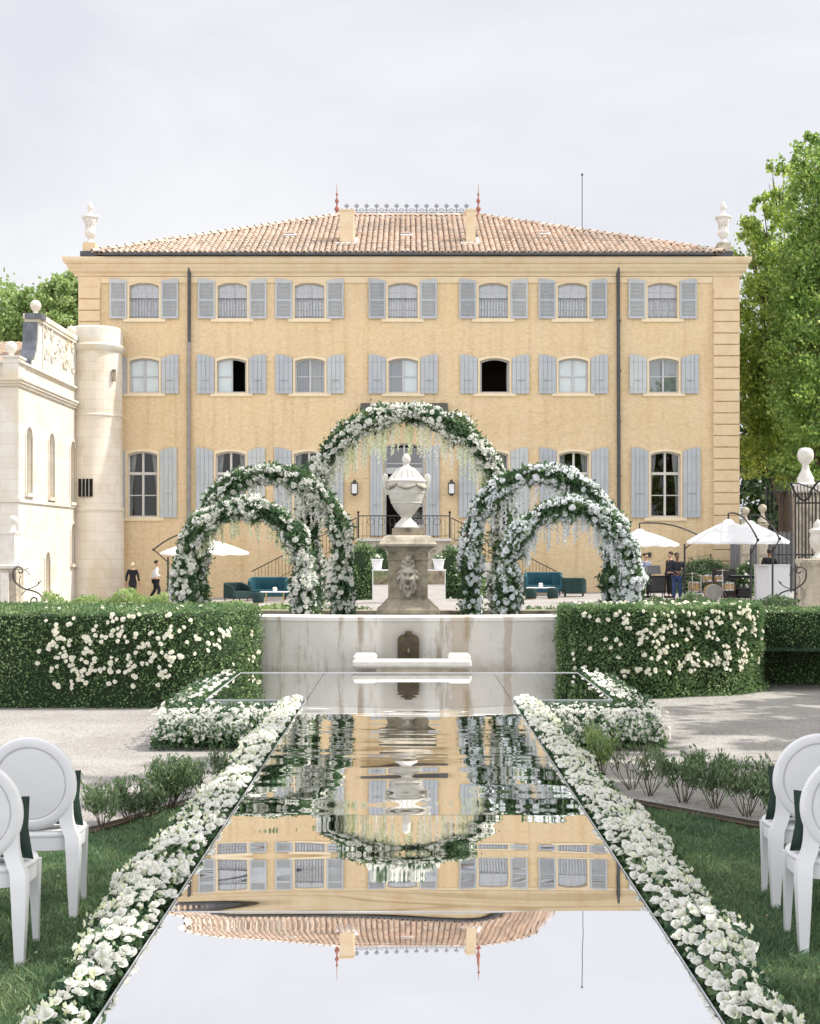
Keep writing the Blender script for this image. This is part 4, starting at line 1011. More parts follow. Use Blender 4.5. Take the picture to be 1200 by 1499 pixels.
# lion mask: a carved relief
def mask():
    nx, nz = 90, 120; W, H = .54, .86; cx, cz = px_, zz_(844)
    V = []; 
    def g(x, z, x0, z0, sx, sz): return math.exp(-((x-x0)/sx)**2-((z-z0)/sz)**2)
    vis = []
    for j in range(nz+1):
        for i in range(nx+1):
            u = -1+2*i/nx; v = -1+2*j/nz
            # outline: pointed leaf shape with a waist of scrolls
            wv = .95*(1-abs(v)**2.1)**.6 if abs(v) < 1 else 0
            wv *= .80+.12*math.cos(v*9.5)
            if v > .45: wv *= .72
            if v < -.55: wv *= .75
            d = wv-abs(u)
            x = abs(u)
            h = -.04
            if d > 0:
                h = .04+.05*min(1, d*5)
                h += .08*(g(x, v, .0, .05, .48, .42))                   # head boss
                h += .05*g(x, v, 0, -.02, .13, .28)+.035*g(x, v, .0, -.1, .2, .07) # nose
                h += .035*g(x, v, .2, .2, .16, .05)                       # brows
                h -= .06*g(x, v, .19, .09, .09, .05)                      # eyes
                h += .03*g(x, v, .24, -.08, .12, .12)                     # cheeks
                h -= .12*g(x, v, 0, -.27, .13, .07)                       # mouth
                h += .03*g(x, v, 0, -.42, .16, .07)
                r_ = math.hypot(u/.62, (v-.02)/.5)
                if r_ > .92: h += .028*math.sin(math.atan2(v, x)*13+r_*9)   # mane curls
                h += .03*g(x, v, .72, .2, .1, .13)+.03*g(x, v, .72, -.35, .1, .13)
                if v > .5: h += .02*math.cos(u*14)
            V.append((cx+u*W/2, py_-.37-h, cz+v*H/2)); vis.append(d > -.03)
    Fs = [(j*(nx+1)+i, j*(nx+1)+i+1, (j+1)*(nx+1)+i+1, (j+1)*(nx+1)+i) for j in range(nz) for i in range(nx) if vis[j*(nx+1)+i] or vis[(j+1)*(nx+1)+i+1]]
    npmesh('lion_mask', V, Fs, M['stone_mask'], ped, smooth=True)
M['stone_mask'] = surf('carved_mask_stone', (.52,.48,.41), (.36,.32,.26), 9, .85, .4, 60, c3=(.16,.14,.11), scale2=5)
mask()
# urn
urn = empty('stone_urn', (px_, py_, zz_(773))); tag(urn, 'large white lidded stone urn with two handles on top of the pedestal', 'urn')
ux, uz = X(594.5, 26), zz_(773)
def up(l): return [(r*s_, uz+(773-y)*s_) for r, y in l]
q = MB(); q.lathe(up([(17.5,773),(18,771.5),(16.5,769.5),(15.5,767),(11.5,763.5),(8.5,760.5),(7.5,758),(7.8,756.5),(9.5,755.8),(9,754.6),(11,753),(14.5,749),(18.5,743.5),(22.2,736),(25,728),(27,720),(28,713),(28.2,709),(28.8,706.5),(29.8,705),(29.5,703.5),(27,702.5)]), (ux, py_, 0), 48)
q.build('bowl', M['stone_white'], urn, smooth=True)
q = MB()
for y_, r_ in ((721.5, 26.8), (736, 22.4)): q.lathe(up([(r_-.8,y_+1.2),(r_+.3,y_+.6),(r_+.3,y_-.6),(r_-.8,y_-1.2)]), (ux, py_, 0), 48, caps=False)
q.build('bowl_band', M['stone_white'], urn, smooth=True)
q = MB(); q.lathe(up([(26,703),(27,702),(26,700.8),(23,700.2),(20,698),(17,694.5),(14,690.5),(11,686.8),(8,684),(5.5,682.3),(4,681)]), (ux, py_, 0), 40); lid = q.build('lid', M['stone_white'], urn, smooth=True)
q = MB()
for k in range(14):       # leaf ribs on the lid
    a = 2*PI*k/14
    q.tube([(ux+r*s_*math.cos(a), py_+r*s_*math.sin(a), uz+(773-y)*s_) for r, y in ((24.5,700.8),(20.6,698),(17.4,694.4),(14.3,690.2),(9.5,685))], [.02,.03,.028,.025,.015], 6)
    q.tube([(ux+r*s_*math.cos(a+.2), py_+r*s_*math.sin(a+.2), uz+(773-y)*s_) for r, y in ((22.6,699.6),(18.8,696.4),(15.8,692.4))], [.01,.02,.01], 5)
q.build('lid_leaves', M['stone_white'], lid, smooth=True)
q = MB(); q.lathe(up([(4,682),(5,680.5),(3.6,679.5),(5,677.5),(6.4,674),(6.2,670.5),(4.6,667),(2.2,664.8),(.3,663.6)]), (ux, py_, 0), 20)
q.build('finial', M['stone_white'], lid, smooth=True)
for sd in (-1, 1):
    q = MB(); q.tube([(ux+sd*r*s_, py_, uz+(773-y)*s_) for r, y in ((27,724),(29.5,717),(31,710),(32,703),(32.5,698),(31.2,695.5),(29.3,696.5),(28.8,700),(29,705))], [.03,.038,.042,.042,.04,.036,.034,.032,.03], 8)
    q.build('handle', M['stone_white'], urn, smooth=True)
q = MB()
for k in range(6):
    a0 = PI+2*PI*k/6
    for i in range(13):
        t = i/12; a = a0+t*2*PI/6; dz = -4.5*math.sin(t*PI)
        q.sphere((ux+28.6*s_*math.cos(a), py_+28.6*s_*math.sin(a), uz+(773-(710-dz))*s_), .026+.012*math.sin(t*PI), n=7, m=5)
q.build('garland', M['stone_mask'], urn, smooth=True)

# ================================================================ flowers
def petal_pts(r, h, w, ang, tilt, curl, nu=3, nv=3):
    """cupped petal starting at the axis"""
    V = []
    for i in range(nu+1):
        t = i/nu
        rad = r*(math.sin(tilt)*t + curl*t*t); z = h*(math.cos(tilt)*t) - curl*h*.5*t*t
        ww = w*math.sin(min(1, .25+t*.85)*PI*.62)
        for j in range(nv+1):
            s = -1+2*j/nv
            a = ang + s*ww/(max(rad, .25*r))*.5
            rr = max(rad, .02)+.0
            V.append((rr*math.cos(a), rr*math.sin(a), z - .08*h*s*s*t + .03*h*math.sin(5*s+ang*3)*t))
    Fq = [(i*(nv+1)+j, i*(nv+1)+j+1, (i+1)*(nv+1)+j+1, (i+1)*(nv+1)+j) for i in range(nu) for j in range(nv)]
    return V, Fq
def rose_np(seed, detail=2):
    r = random.Random(seed); V = []; Fq = []
    def add(v, f):
        o = len(V); V.extend(v); Fq.extend(tuple(i+o for i in g) for g in f)
    if detail >= 2: rings_ = [(4,.38,1.15,.55,.16,-.1), (5,.72,1.12,.75,.42,-.1), (5,1.0,.98,.95,.72,-.05), (6,1.12,.72,1.0,1.02,.05)]; nu, nv = 3, 3
    elif detail == 1: rings_ = [(4,.55,1.0,.8,.3,-.05), (5,.9,.85,1.0,.65,0), (6,1.05,.6,1.1,1.02,.08)]; nu, nv = 2, 2
    else: rings_ = [(3,.6,.55,1.1,.5,.05), (5,1.0,.35,1.2,1.1,.15)]; nu, nv = 2, 1
    for n, R_, H, W, T_, C in rings_:
        p0 = r.uniform(0, 6.28)
        for k in range(n):
            v, f = petal_pts(R_*r.uniform(.9, 1.1), H*r.uniform(.9, 1.1), W, p0+2*PI*k/n+r.uniform(-.12, .12), T_+r.uniform(-.1, .1), C, nu, nv); add(v, f)
    return np.array(V), np.array(Fq)
ROSE = {2: [rose_np(s, 2) for s in (1,2,3)], 1: [rose_np(s, 1) for s in (4,5,6)], 0: [rose_np(s, 0) for s in (7,8,9)]}
RMESH = {}
def rose_mesh(detail, var, mat):
    key = (detail, var, mat)
    if key not in RMESH:
        V, Fq = ROSE[detail][var]; o = npmesh('rose', V, Fq, M[mat], smooth=True); me = o.data; bpy.data.objects.remove(o); RMESH[key] = me
    return RMESH[key]
def basis(n):
    n = n/ (np.linalg.norm(n)+1e-9); a = np.cross(n, (0.31,.2,.93)); a /= np.linalg.norm(a)+1e-9; b_ = np.cross(n, a); return np.stack([a, b_, n], 1)
def put_flowers(parent, items, detail, mat='petal', cap=100, name='rose', rest='roses', key=None):
    """items: (pos, normal, radius). The cap nearest ones are parts, the others one mesh."""
    items = sorted(items, key=key or (lambda t: t[0][1]))
    off = offset_of(parent)
    kids = items[:cap]; others = items[cap:]
    for pos, nr, rad in kids:
        B_ = basis(np.array(nr, float)); a = rnd.uniform(0, 6.28); c, s = math.cos(a), math.sin(a)
        R_ = B_ @ np.array([[c,-s,0],[s,c,0],[0,0,1]])
        o = bpy.data.objects.new(name, rose_mesh(detail, rnd.randrange(3), mat)); COL.objects.link(o); o.parent = parent
        Mx = Matrix([[*(R_[i]*rad), pos[i]-off[i]] for i in range(3)]+[[0,0,0,1]])
        o.matrix_local = Mx
    if others:
        VV, FF, n0 = [], [], 0
        for pos, nr, rad in others:
            V, Fq = ROSE[detail][rnd.randrange(3)]; B_ = basis(np.array(nr, float)); a = rnd.uniform(0, 6.28); c, s = math.cos(a), math.sin(a)
            R_ = B_ @ np.array([[c,-s,0],[s,c,0],[0,0,1]])
            VV.append((V*rad) @ R_.T + np.array(pos)); FF.append(Fq+n0); n0 += len(V)
        o = npmesh(rest, np.concatenate(VV), np.concatenate(FF), M[mat], parent, smooth=True); o['kind'] = 'stuff'

# borders along the aisle
def border(sd):
    root = empty('flower_border', (sd*1.42, 10, gz(1.4, 10)))
    tag(root, ('long low border of white roses along the left edge of the mirror aisle' if sd < 0 else 'long low border of white roses along the right edge of the mirror aisle'), 'flower border')
    items = []; L0, L1 = 4.7, 16.1
    def width(y): return (.13 if sd < 0 else .145)+.175*min(1,max(0,(y-5)/3.5))+.03*math.sin(y*2.1+sd)+.02*math.sin(y*5.3)
    def top(y, u):      # u 0 at the mirror, 1 outside
        g = gz(sd*1.4, y); base = lerp(ZM+.015, max(g+.18, ZM-.07), u)
        return base + .06*math.sin(PI*min(1, u*1.1+.05)) + .025*math.sin(y*7+u*4)*math.sin(y*2.7+sd)
    y = L0
    pts = []
    tries = 0
    dens = 0.062
    cell = {}
    while tries < 60000:
        tries += 1
        yy = rnd.uniform(L0, L1); u = rnd.random()**.9
        x = 1.25+u*(width(yy)+.02)
        z = top(yy, u)
        rr = rnd.choice((.017,.021,.025,.028,.031,.034))*rnd.uniform(.92,1.08)*(1.0 if yy < 9 else .92)
        cl = math.sin(yy*4.3+u*5+sd*2)+math.sin(yy*9.1-u*7)      # clumps with gaps of green
        if cl < -.3 and rnd.random() < .9: continue
        p = (sd*x, yy, z+rnd.uniform(-.025, .03))
        k = (int(p[0]/.06), int(p[1]/.06)); ok = True
        for i in (-1,0,1):
            for j in (-1,0,1):
                for o_ in cell.get((k[0]+i, k[1]+j), ()):
                    if (o_[0]-p[0])**2+(o_[1]-p[1])**2 < (.043)**2: ok = False
        if not ok: continue
        cell.setdefault(k, []).append(p)
        nr = (sd*(u-.2)*.9+rnd.uniform(-.35,.35), rnd.uniform(-.75,.15), 1.0)
        items.append((p, nr, rr))
    # outer and lower flank
    for _ in range(60):
        yy = rnd.uniform(L0, L1); g = gz(sd*1.5, yy); t = rnd.random()
        x = 1.275+width(yy)+.03*math.sin(t*3)
        items.append(((sd*x, yy, lerp(g+.06, top(yy,1), t)), (sd*1.0, rnd.uniform(-.8,.2), .5), rnd.uniform(.025,.033)))
    put_flowers(root, items, 2)
    bp_ = []; bn_ = []
    for _ in range(900):       # green-white buds on their stalks
        yy = rnd.uniform(L0, L1); u = rnd.random(); bp_.append((sd*(1.26+u*(width(yy)+.05)), yy, top(yy, u)+rnd.uniform(.0, .035))); bn_.append((rnd.uniform(-.3,.3), rnd.uniform(-.3,.3), 1))
    V, Fq = leafquads(np.repeat(np.array(bp_), 3, 0)+rng.normal(size=(2700,3))*.003, .026, .6, nrm=np.repeat(np.array(bn_), 3, 0), spread=.35); o = npmesh('buds', V, Fq, M['petal_green'], root); o['kind'] = 'stuff'
    n = 17000; yy = rng.uniform(L0, L1, n); u = rng.random(n); x = 1.25+u*(np.interp(yy, [5, 8.5], [.18, .36])+(0 if sd < 0 else .03)); g = np.array([gz(1.4, a) for a in yy])
    tt = np.array([top(a, b_) for a, b_ in zip(yy, u)]); zz = g+(tt-g)*rng.uniform(.1, 1.0, n)+np.where(rng.random(n) < .22, .035*rng.random(n), 0)
    Pp = np.stack([sd*x, yy, zz], 1)
    V, Fq = leafquads(Pp, .052, .6, nrm=np.array([sd*.4, -.2, .6])); npmesh('foliage', V, Fq, M['leaf_dark'], root)
    # stray loose leaves poking out
border(-1); border(1)

# mounds that dress the front and flanks of the T bar
def mound(sd):
    root = empty('flower_mound', (sd*2.1, 15.6, 0)); 
    tag(root, ('bushy mound of white roses on the gravel around the left arm of the mirror' if sd < 0 else 'bushy mound of white roses on the gravel around the right arm of the mirror'), 'flower mound')
    items = []
    x0, x1 = 1.5, 2.86
    def h(x, y):
        e = min((x-x0+.35)/.3, (x1-x)/.12, (y-15.0)/.28, 1); e = max(0, min(1, e))
        return (ZM-.02)*math.sqrt(e)
    n = 0
    for _ in range(640):
        t = rnd.random()
        if t < .66:      # front face
            x = rnd.uniform(x0-.1, x1-.05); z = ZM*rnd.uniform(.22, 1.0)**.9; y = 15.12+.25*(z/ZM)**2+rnd.uniform(-.03,.03); nr = (0+rnd.uniform(-.4,.4), -1, rnd.uniform(.1,.9))
            if z < .16 and rnd.random() < .6: continue
        elif t < .80:
            x = rnd.uniform(x0, x1); y = rnd.uniform(15.3, 16.25); z = h(x, y)-.03+rnd.uniform(-.02,.03); nr = (rnd.uniform(-.3,.3), -.5, 1)
        else:            # flank along the arm, tall strip outside the mirror edge
            x = rnd.uniform(2.46, 2.86); y = rnd.uniform(16.2, 19.7); z = ZM+.03-(x-2.46)*.25+rnd.uniform(-.02,.05); nr = (.4+rnd.uniform(-.3,.3), -.5, 1)
        items.append(((sd*x, y, z), (sd*nr[0], nr[1], nr[2]), rnd.uniform(.024, .034)))
    for _ in range(160):
        z = ZM*rnd.uniform(.15, .95); y = rnd.uniform(15.2, 19.6); items.append(((sd*(x1+.03), y, z), (sd, -.3, .4), rnd.uniform(.028,.038)))
    put_flowers(root, items, 1)
    Pp = []
    for _ in range(16000):
        t = rnd.random()
        if t < .6:
            x = rnd.uniform(x0-.15, x1); y = rnd.uniform(15.08, 16.28); hh = h(x, y); z = rnd.uniform(.02, max(.05, hh+.01)); 
        else:
            x = rnd.uniform(2.44, x1+.05); y = rnd.uniform(16.2, 19.8); z = rnd.uniform(.02, ZM+.02)
        Pp.append((sd*x, y, z))
    V, Fq = leafquads(np.array(Pp), .05, .6, nrm=np.array([sd*.3, -.6, .5])); npmesh('foliage', V, Fq, M['leaf_dark'], root)
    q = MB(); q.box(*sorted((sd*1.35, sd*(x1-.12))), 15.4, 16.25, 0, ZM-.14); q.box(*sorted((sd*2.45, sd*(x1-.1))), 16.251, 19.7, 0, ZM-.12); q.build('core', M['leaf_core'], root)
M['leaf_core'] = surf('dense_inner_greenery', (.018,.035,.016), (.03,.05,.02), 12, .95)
mound(-1); mound(1)

# ================================================================ hedges
def hedge(label, poly, ztop, nleaf, roses=None, open_back=True, rmat='petal_cream', seed=1):
    """poly: front outline (x,y) walked with the outside on its left; closed prism"""
    r = np.random.default_rng(seed); c = np.mean(np.array(poly), 0)
    root = empty('hedge', (c[0], c[1], 0)); tag(root, label, 'hedge')
    n = len(poly); per = [math.dist(poly[i], poly[(i+1)%n]) for i in range(n)]
    tot = sum(per); area_side = tot*ztop
    xs_, ys_ = [p[0] for p in poly], [p[1] for p in poly]
    # areas: walls + top
    a2 = abs(sum(poly[i][0]*poly[(i+1)%n][1]-poly[(i+1)%n][0]*poly[i][1] for i in range(n)))/2
    ns = int(nleaf*area_side/(area_side+a2)); 
    orient = 1 if sum(poly[i][0]*poly[(i+1)%n][1]-poly[(i+1)%n][0]*poly[i][1] for i in range(n)) > 0 else -1
    P_, N_ = [], []
    cum = np.cumsum(per)/tot
    def bulge(x, y, z):
        return .05*noise.noise(Vector((x*1.3, y*1.3, z*1.3)))+.045*noise.noise(Vector((x*4, y*4, z*4)))
    for _ in range(ns):
        u = r.random(); i = int(np.searchsorted(cum, u)); i = min(i, n-1); t = r.random()
        x = lerp(poly[i][0], poly[(i+1)%n][0], t); y = lerp(poly[i][1], poly[(i+1)%n][1], t)
        ex, ey = poly[(i+1)%n][0]-poly[i][0], poly[(i+1)%n][1]-poly[i][1]; l = math.hypot(ex, ey); nx, ny = ey/l*orient, -ex/l*orient
        z = ztop*r.random(); d = bulge(x, y, z)+r.normal()*.022
        d -= .06*max(0, (z-(ztop-.08))/.08)
        if z < .10: d += abs(r.normal())*.05
        P_.append((x+nx*d, y+ny*d, z)); N_.append((nx, ny, .25))
    def inside(x, y):
        ins = False; j = n-1
        for i in range(n):
            if (ys_[i] > y) != (ys_[j] > y) and x < (xs_[j]-xs_[i])*(y-ys_[i])/(ys_[j]-ys_[i])+xs_[i]: ins = not ins
            j = i
        return ins
    k = 0
    while k < nleaf-ns:
        x, y = r.uniform(min(xs_), max(xs_)), r.uniform(min(ys_), max(ys_))
        if not inside(x, y): continue
        P_.append((x, y, ztop+bulge(x, y, 3)*.8+r.normal()*.02)); N_.append((0, 0, 1)); k += 1
    V, Fq = leafquads(np.array(P_), .042, .62, nrm=np.array(N_), spread=.75, r=r)
    npmesh('foliage', V, Fq, M['leaf_hedge'], root)
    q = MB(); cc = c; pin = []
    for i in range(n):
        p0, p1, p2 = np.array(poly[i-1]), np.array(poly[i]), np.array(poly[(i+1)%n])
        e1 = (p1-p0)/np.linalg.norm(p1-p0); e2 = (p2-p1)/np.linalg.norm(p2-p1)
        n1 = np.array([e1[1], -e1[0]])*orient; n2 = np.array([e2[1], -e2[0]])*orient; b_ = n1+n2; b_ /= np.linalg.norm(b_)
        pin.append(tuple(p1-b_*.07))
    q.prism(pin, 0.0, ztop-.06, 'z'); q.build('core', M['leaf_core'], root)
    if roses:
        items = []
        for (i, t0, t1, z0, z1, cnt) in roses:
            k = 0
            for _ in range(cnt*3):
                if k >= cnt: break
                t = rnd.uniform(t0, t1); z = rnd.uniform(z0, z1)
                if i == 'top':
                    x, y = t, rnd.uniform(z0, z1)
                    items.append(((x, y, ztop+.03), (rnd.uniform(-.3,.3), -.4, 1), rnd.uniform(.026,.038))); k += 1; continue
                x = lerp(poly[i][0], poly[(i+1)%n][0], t); y = lerp(poly[i][1], poly[(i+1)%n][1], t)
                if noise.noise(Vector((x*2.6, z*3.0, seed))) < -.34: continue
                ex, ey = poly[(i+1)%n][0]-poly[i][0], poly[(i+1)%n][1]-poly[i][1]; l = math.hypot(ex, ey); nx, ny = ey/l*orient, -ex/l*orient
                m_ = rnd.choice((1,1,1,2,2,3))
                for _q in range(m_):
                    d = bulge(x, y, z)+.035
                    dx = rnd.uniform(-.06,.06) if m_ > 1 else 0; dz = rnd.uniform(-.05,.05) if m_ > 1 else 0
                    items.append(((x+nx*d-ny*dx, y+ny*d+nx*dx, min(z+dz, ztop)), (nx+rnd.uniform(-.4,.4), ny+rnd.uniform(-.3,.3), rnd.uniform(0,.6)), rnd.uniform(.026,.038))); k += 1
        put_flowers(root, items, 1, rmat)
    return root
ZH = EYE-.965
hedge('clipped green box hedge dotted with cream roses left of the mirror floor',
      [(-9.5,19.1),(-6.2,19.0),(-3.3,19.0),(-2.95,19.15),(-2.62,19.6),(-2.3,20.6),(-2.3,20.98),(-3.2,21.2),(-9.5,22.4)], ZH, 62000,
      [(1, .36, 1, .3, 1.3, 190), (2, 0, 1, .4, 1.25, 16), (3, 0, 1, .4, 1.2, 14), (4, 0, 1, .4, 1.2, 10), ('top', -5.2, -2.8, 19.1, 20.2, 10)], seed=3)
hedge('clipped dark box hedge full of cream roses right of the mirror floor',
      [(2.28,21.0),(2.28,20.7),(2.45,20.5),(2.9,20.3),(3.6,20.2),(5.0,20.75),(5.45,21.2),(5.6,21.7),(5.55,22.2),(4,21.5)], ZH, 48000,
      [(2, 0, 1, .4, 1.3, 12), (3, 0, 1, .35, 1.3, 52), (4, 0, 1, .35, 1.3, 150), (5, 0, 1, .4, 1.3, 30), (3+3, 0, 1, .4, 1.3, 10), ('top', 2.6, 5.3, 20.5, 21.6, 40)][:4]+[(5, 0, 1, .4, 1.3, 24), ('top', 2.6, 5.3, 20.7, 21.8, 40)], seed=5)
hedge('plain clipped hedge without flowers at the far right of the court',
      [(5.45,22.3),(6.2,22.15),(10.5,21.7),(10.5,22.9),(8,23.2),(6,22.6)], EYE-1.08, 30000, None, seed=8)

# ================================================================ floral arches
def arch(label, pc, phw, ptop, d, tube_r, seed, leaf_n, ros, hang, cool_shade=False, zbase=.55):
    r = np.random.default_rng(seed); rr = random.Random(seed)
    cx = X(pc, d); hw = phw*d/F; ztop = EYE-(ptop-795)*d/F
    root = empty('flower_arch', (cx, d, zbase)); tag(root, label, 'flower arch', 'flower arches over the fountain basin')
    zc = ztop-hw
    def path(s):      # s in 0..1, left foot -> top -> right foot
        Lg = zc-zbase; La = PI*hw; T_ = 2*Lg+La; q_ = s*T_
        if q_ < Lg: return np.array([cx-hw, d, zbase+q_]), np.array([0,0,1.]), np.array([-1.,0,0])
        if q_ < Lg+La:
            a = PI-(q_-Lg)/hw; return np.array([cx+hw*math.cos(a), d, zc+hw*math.sin(a)]), np.array([math.sin(a),0,-math.cos(a)]), np.array([math.cos(a),0,math.sin(a)])
        return np.array([cx+hw, d, zbase+(T_-q_)]), np.array([0,0,-1.]), np.array([1.,0,0])
    T_ = 2*(zc-zbase)+PI*hw; fl = (zc-zbase)/T_
    def rad(s):
        lg = 1.0 if (s < fl*.9 or s > 1-fl*.9) else .9
        return tube_r*lg*(1+.16*math.sin(s*37+seed)+.12*math.sin(s*81+2*seed))
    P_, N_ = [], []
    for _ in range(leaf_n):
        s = r.random(); p, t, o_ = path(s); a = r.uniform(0, 2*PI); R_ = rad(s)*(.45+.62*r.random()**.6)
        if r.random() < .10: R_ *= 1.2+.3*r.random()
        n_ = o_*math.cos(a)+np.array([0,1.,0])*math.sin(a); P_.append(p+n_*R_); N_.append(n_+t*.3)
    V, Fq = leafquads(np.array(P_), .085, .42, nrm=np.array(N_), spread=.7, r=r); npmesh('foliage', V, Fq, M['leaf_arch'], root)
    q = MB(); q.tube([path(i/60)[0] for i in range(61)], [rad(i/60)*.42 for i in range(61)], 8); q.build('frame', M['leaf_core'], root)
    # large leaves / fern sprays
    P_, N_ = [], []
    for _ in range(420):
        s = r.random(); p, t, o_ = path(s); a = r.uniform(0, 2*PI); R_ = rad(s)*(1.0+.25*r.random()); n_ = o_*math.cos(a)+np.array([0,1.,0])*math.sin(a); P_.append(p+n_*R_); N_.append(n_+t*r.normal())
    V, Fq = leafquads(np.array(P_), .17, .32, nrm=np.array(N_), spread=.5, r=r); npmesh('long_leaves', V, Fq, M['leaf_dark'], root)
    # roses, denser low on the legs
    items = []
    for _ in range(ros*2):
        leg = rr.random() < .72; s = rr.uniform(0, fl*1.15) if leg else rr.random()
        if leg and rr.random() < .5: s = 1-s
        a = rr.uniform(-PI*.95, -.05*PI); p, t, o_ = path(s); n_ = o_*math.cos(a)+np.array([0,1.,0])*math.sin(a)
        if noise.noise(Vector((p[0]*3, a*1.2, p[2]*2.5))) < -.22: continue
        q3_ = p+n_*(rad(s)*rr.uniform(.92, 1.08))
        if any((q3_[0]-i_[0][0])**2+(q3_[1]-i_[0][1])**2+(q3_[2]-i_[0][2])**2 < .094**2 for i_ in items): continue
        items.append((tuple(q3_), tuple(n_+np.array([rr.uniform(-.4,.4), -.3, rr.uniform(-.2,.5)])), rr.uniform(.046, .075)))
    for _ in range(ros//3):     # back side
        s = rr.random(); a = rr.uniform(.1, .9*PI); p, t, o_ = path(s); n_ = o_*math.cos(a)+np.array([0,1.,0])*math.sin(a)
        items.append((tuple(p+n_*rad(s)), tuple(n_), rr.uniform(.035, .055)))
    put_flowers(root, items, 1, 'petal_shade' if cool_shade else 'petal')
    # sprays of small white blossom, drifting in patches
    P_, N_ = [], []
    ncl = int(T_*34)
    for _ in range(ncl):
        s = rr.uniform(fl*.8, 1-fl*.8) if rr.random() < .88 else rr.random(); a0 = rr.uniform(-PI, .25*PI); p, t, o_ = path(s)
        if noise.noise(Vector((s*11, a0*.9, seed))) < -.06: continue
        ln = rr.uniform(.12, .34); dr = rr.choice((-1, 1))
        for k in range(9):
            u = k/9; ss = min(1, max(0, s+dr*u*ln/T_)); p, t, o_ = path(ss); a = a0+rr.uniform(-.12,.12); n_ = o_*math.cos(a)+np.array([0,1.,0])*math.sin(a)
            P_.append(p+n_*rad(ss)*(1.0+.12*rr.random())+np.array([rr.uniform(-.02,.02)]*3)); N_.append(n_)
    P_ = np.array(P_); N_ = np.array(N_)
    P3 = np.repeat(P_, 3, 0)+r.normal(size=(len(P_)*3, 3))*.012
    V, Fq = leafquads(P3, .068, .75, nrm=np.repeat(N_, 3, 0), spread=.8, r=r); o = npmesh('blossom', V, Fq, M['petal_shade' if cool_shade else 'petal'], root); o['kind'] = 'stuff'
    # hanging strands
    for (s0, s1, cnt, l0, l1, mt) in hang:
        for _ in range(cnt):
            s = rr.uniform(s0, s1); p, t, o_ = path(s)
            a = rr.uniform(-.8, .8); st_ = p-o_*rad(s)*.75*abs(math.cos(a)) + np.array([0, math.sin(a)*rad(s)*.8, 0])
            ln = rr.uniform(l0, l1); K = max(8, int(ln/.016)); Q = []
            sw = rr.uniform(-.02,.02)
            for k in range(K):
                u = k/K; ww = .035*(1-u)**.6+.006
                Q.append(st_+np.array([rr.uniform(-ww,ww)+sw*u, rr.uniform(-ww,ww), -u*ln]))
            Q = np.array(Q); V, Fq = leafquads(np.repeat(Q, 2, 0)+r.normal(size=(2*len(Q),3))*.006, .042, .75, nrm=np.array([0,0,-1.]), spread=1.0, r=r)
            sv = np.array([st_+[-.004,0,.04], st_+[.004,0,.04], st_+[.002+sw,0,-ln], st_+[-.002+sw,0,-ln]])
            V = np.concatenate([V, sv]); Fq = np.concatenate([Fq, [[len(V)-4, len(V)-3, len(V)-2, len(V)-1]]])
            o = npmesh('hanging_strand', V, Fq, M[mt], root)
    return root
a1 = arch('tallest central arch of greenery and white blossom framing the urn', 594, 141, 606, 27.0, .235, 11, 17000, 230, [(.28, .72, 80, .28, .75, 'petal_green'), (.27,.73,60,.25,.8,'petal')])
a2 = arch('middle-height flower arch left of the pedestal behind the smallest left arch', 395, 106, 694, 26.0, .195, 12, 14000, 240, [(.3, .72, 46, .25, .6, 'petal')])
a3 = arch('middle-height flower arch right of the pedestal behind the smallest right arch', 793, 104, 694, 26.0, .195, 13, 14000, 240, [(.3, .72, 52, .25, .7, 'petal_shade')], cool_shade=True)
a4 = arch('lowest left flower arch in bright sun over the dark green armchair', 357, 88, 744, 25.0, .205, 14, 14000, 300, [(.3, .74, 40, .2, .5, 'petal_green')])
a5 = arch('lowest right flower arch in shade over the teal sofa', 834, 90, 744, 25.0, .20, 15, 14000, 290, [(.3, .74, 58, .25, .6, 'petal_shade')], cool_shade=True)

# ================================================================ shrubs by the lawn
def stem_shrub(label, x, y, h, w, nst, nleaf, seed, cat='shrub', lsize=.042, mat='leaf_shrub', bare=0.0, group=None, zoff=0):
    nleaf = int(nleaf*1.2); w *= 1.15; bare *= .25; nst = max(3, int(nst*.75))
    r = random.Random(seed); root = empty('shrub', (x, y, gz(x, y)+zoff)); tag(root, label, cat, group)
    g = gz(x, y)+zoff; st = MB(); tips = []
    for k in range(nst):
        a = r.uniform(0, 2*PI); q0 = Vector((x+.06*w*math.cos(a), y+.06*w*math.sin(a), g)); hh = h*r.uniform(.65, 1.0); sp = w*.5*r.uniform(.3, 1.0)
        p1 = q0+Vector((sp*.35*math.cos(a), sp*.35*math.sin(a), hh*.4)); p2 = q0+Vector((sp*math.cos(a)+r.uniform(-.03,.03), sp*math.sin(a), hh))
        p1 += Vector((r.uniform(-1,1),r.uniform(-1,1),0))*w*.12; st.tube([q0, p1, (p1+p2)/2+Vector((r.uniform(-.03,.03),r.uniform(-.03,.03),0)), p2], [.0035,.003,.0025,.0015], 5); tips.append((p1, p2))
        for _ in range(4):
            t = r.uniform(0, .85); b0 = p1.lerp(p2, t); b1 = b0+Vector((r.uniform(-1,1)*w*.18, r.uniform(-1,1)*w*.18, h*.22*r.uniform(.5,1.2))); st.tube([b0, b1], [.003,.002], 4); tips.append((b0, b1))
    st.build('stems', M['twig'], root)
    P_ = []; N_ = []
    for _ in range(nleaf):
        a, b_ = r.choice(tips); t = r.uniform(bare, 1.05); c = a.lerp(b_, t); P_.append((c.x+r.gauss(0,.024), c.y+r.gauss(0,.024), c.z+r.gauss(0,.02))); d_ = (b_-a).normalized(); N_.append((d_.x, d_.y, d_.z+.3))
    V, Fq = leafquads(np.array(P_), lsize, .32, nrm=np.array(N_), spread=.55); npmesh('leaves', V, Fq, M[mat], root)
    return root
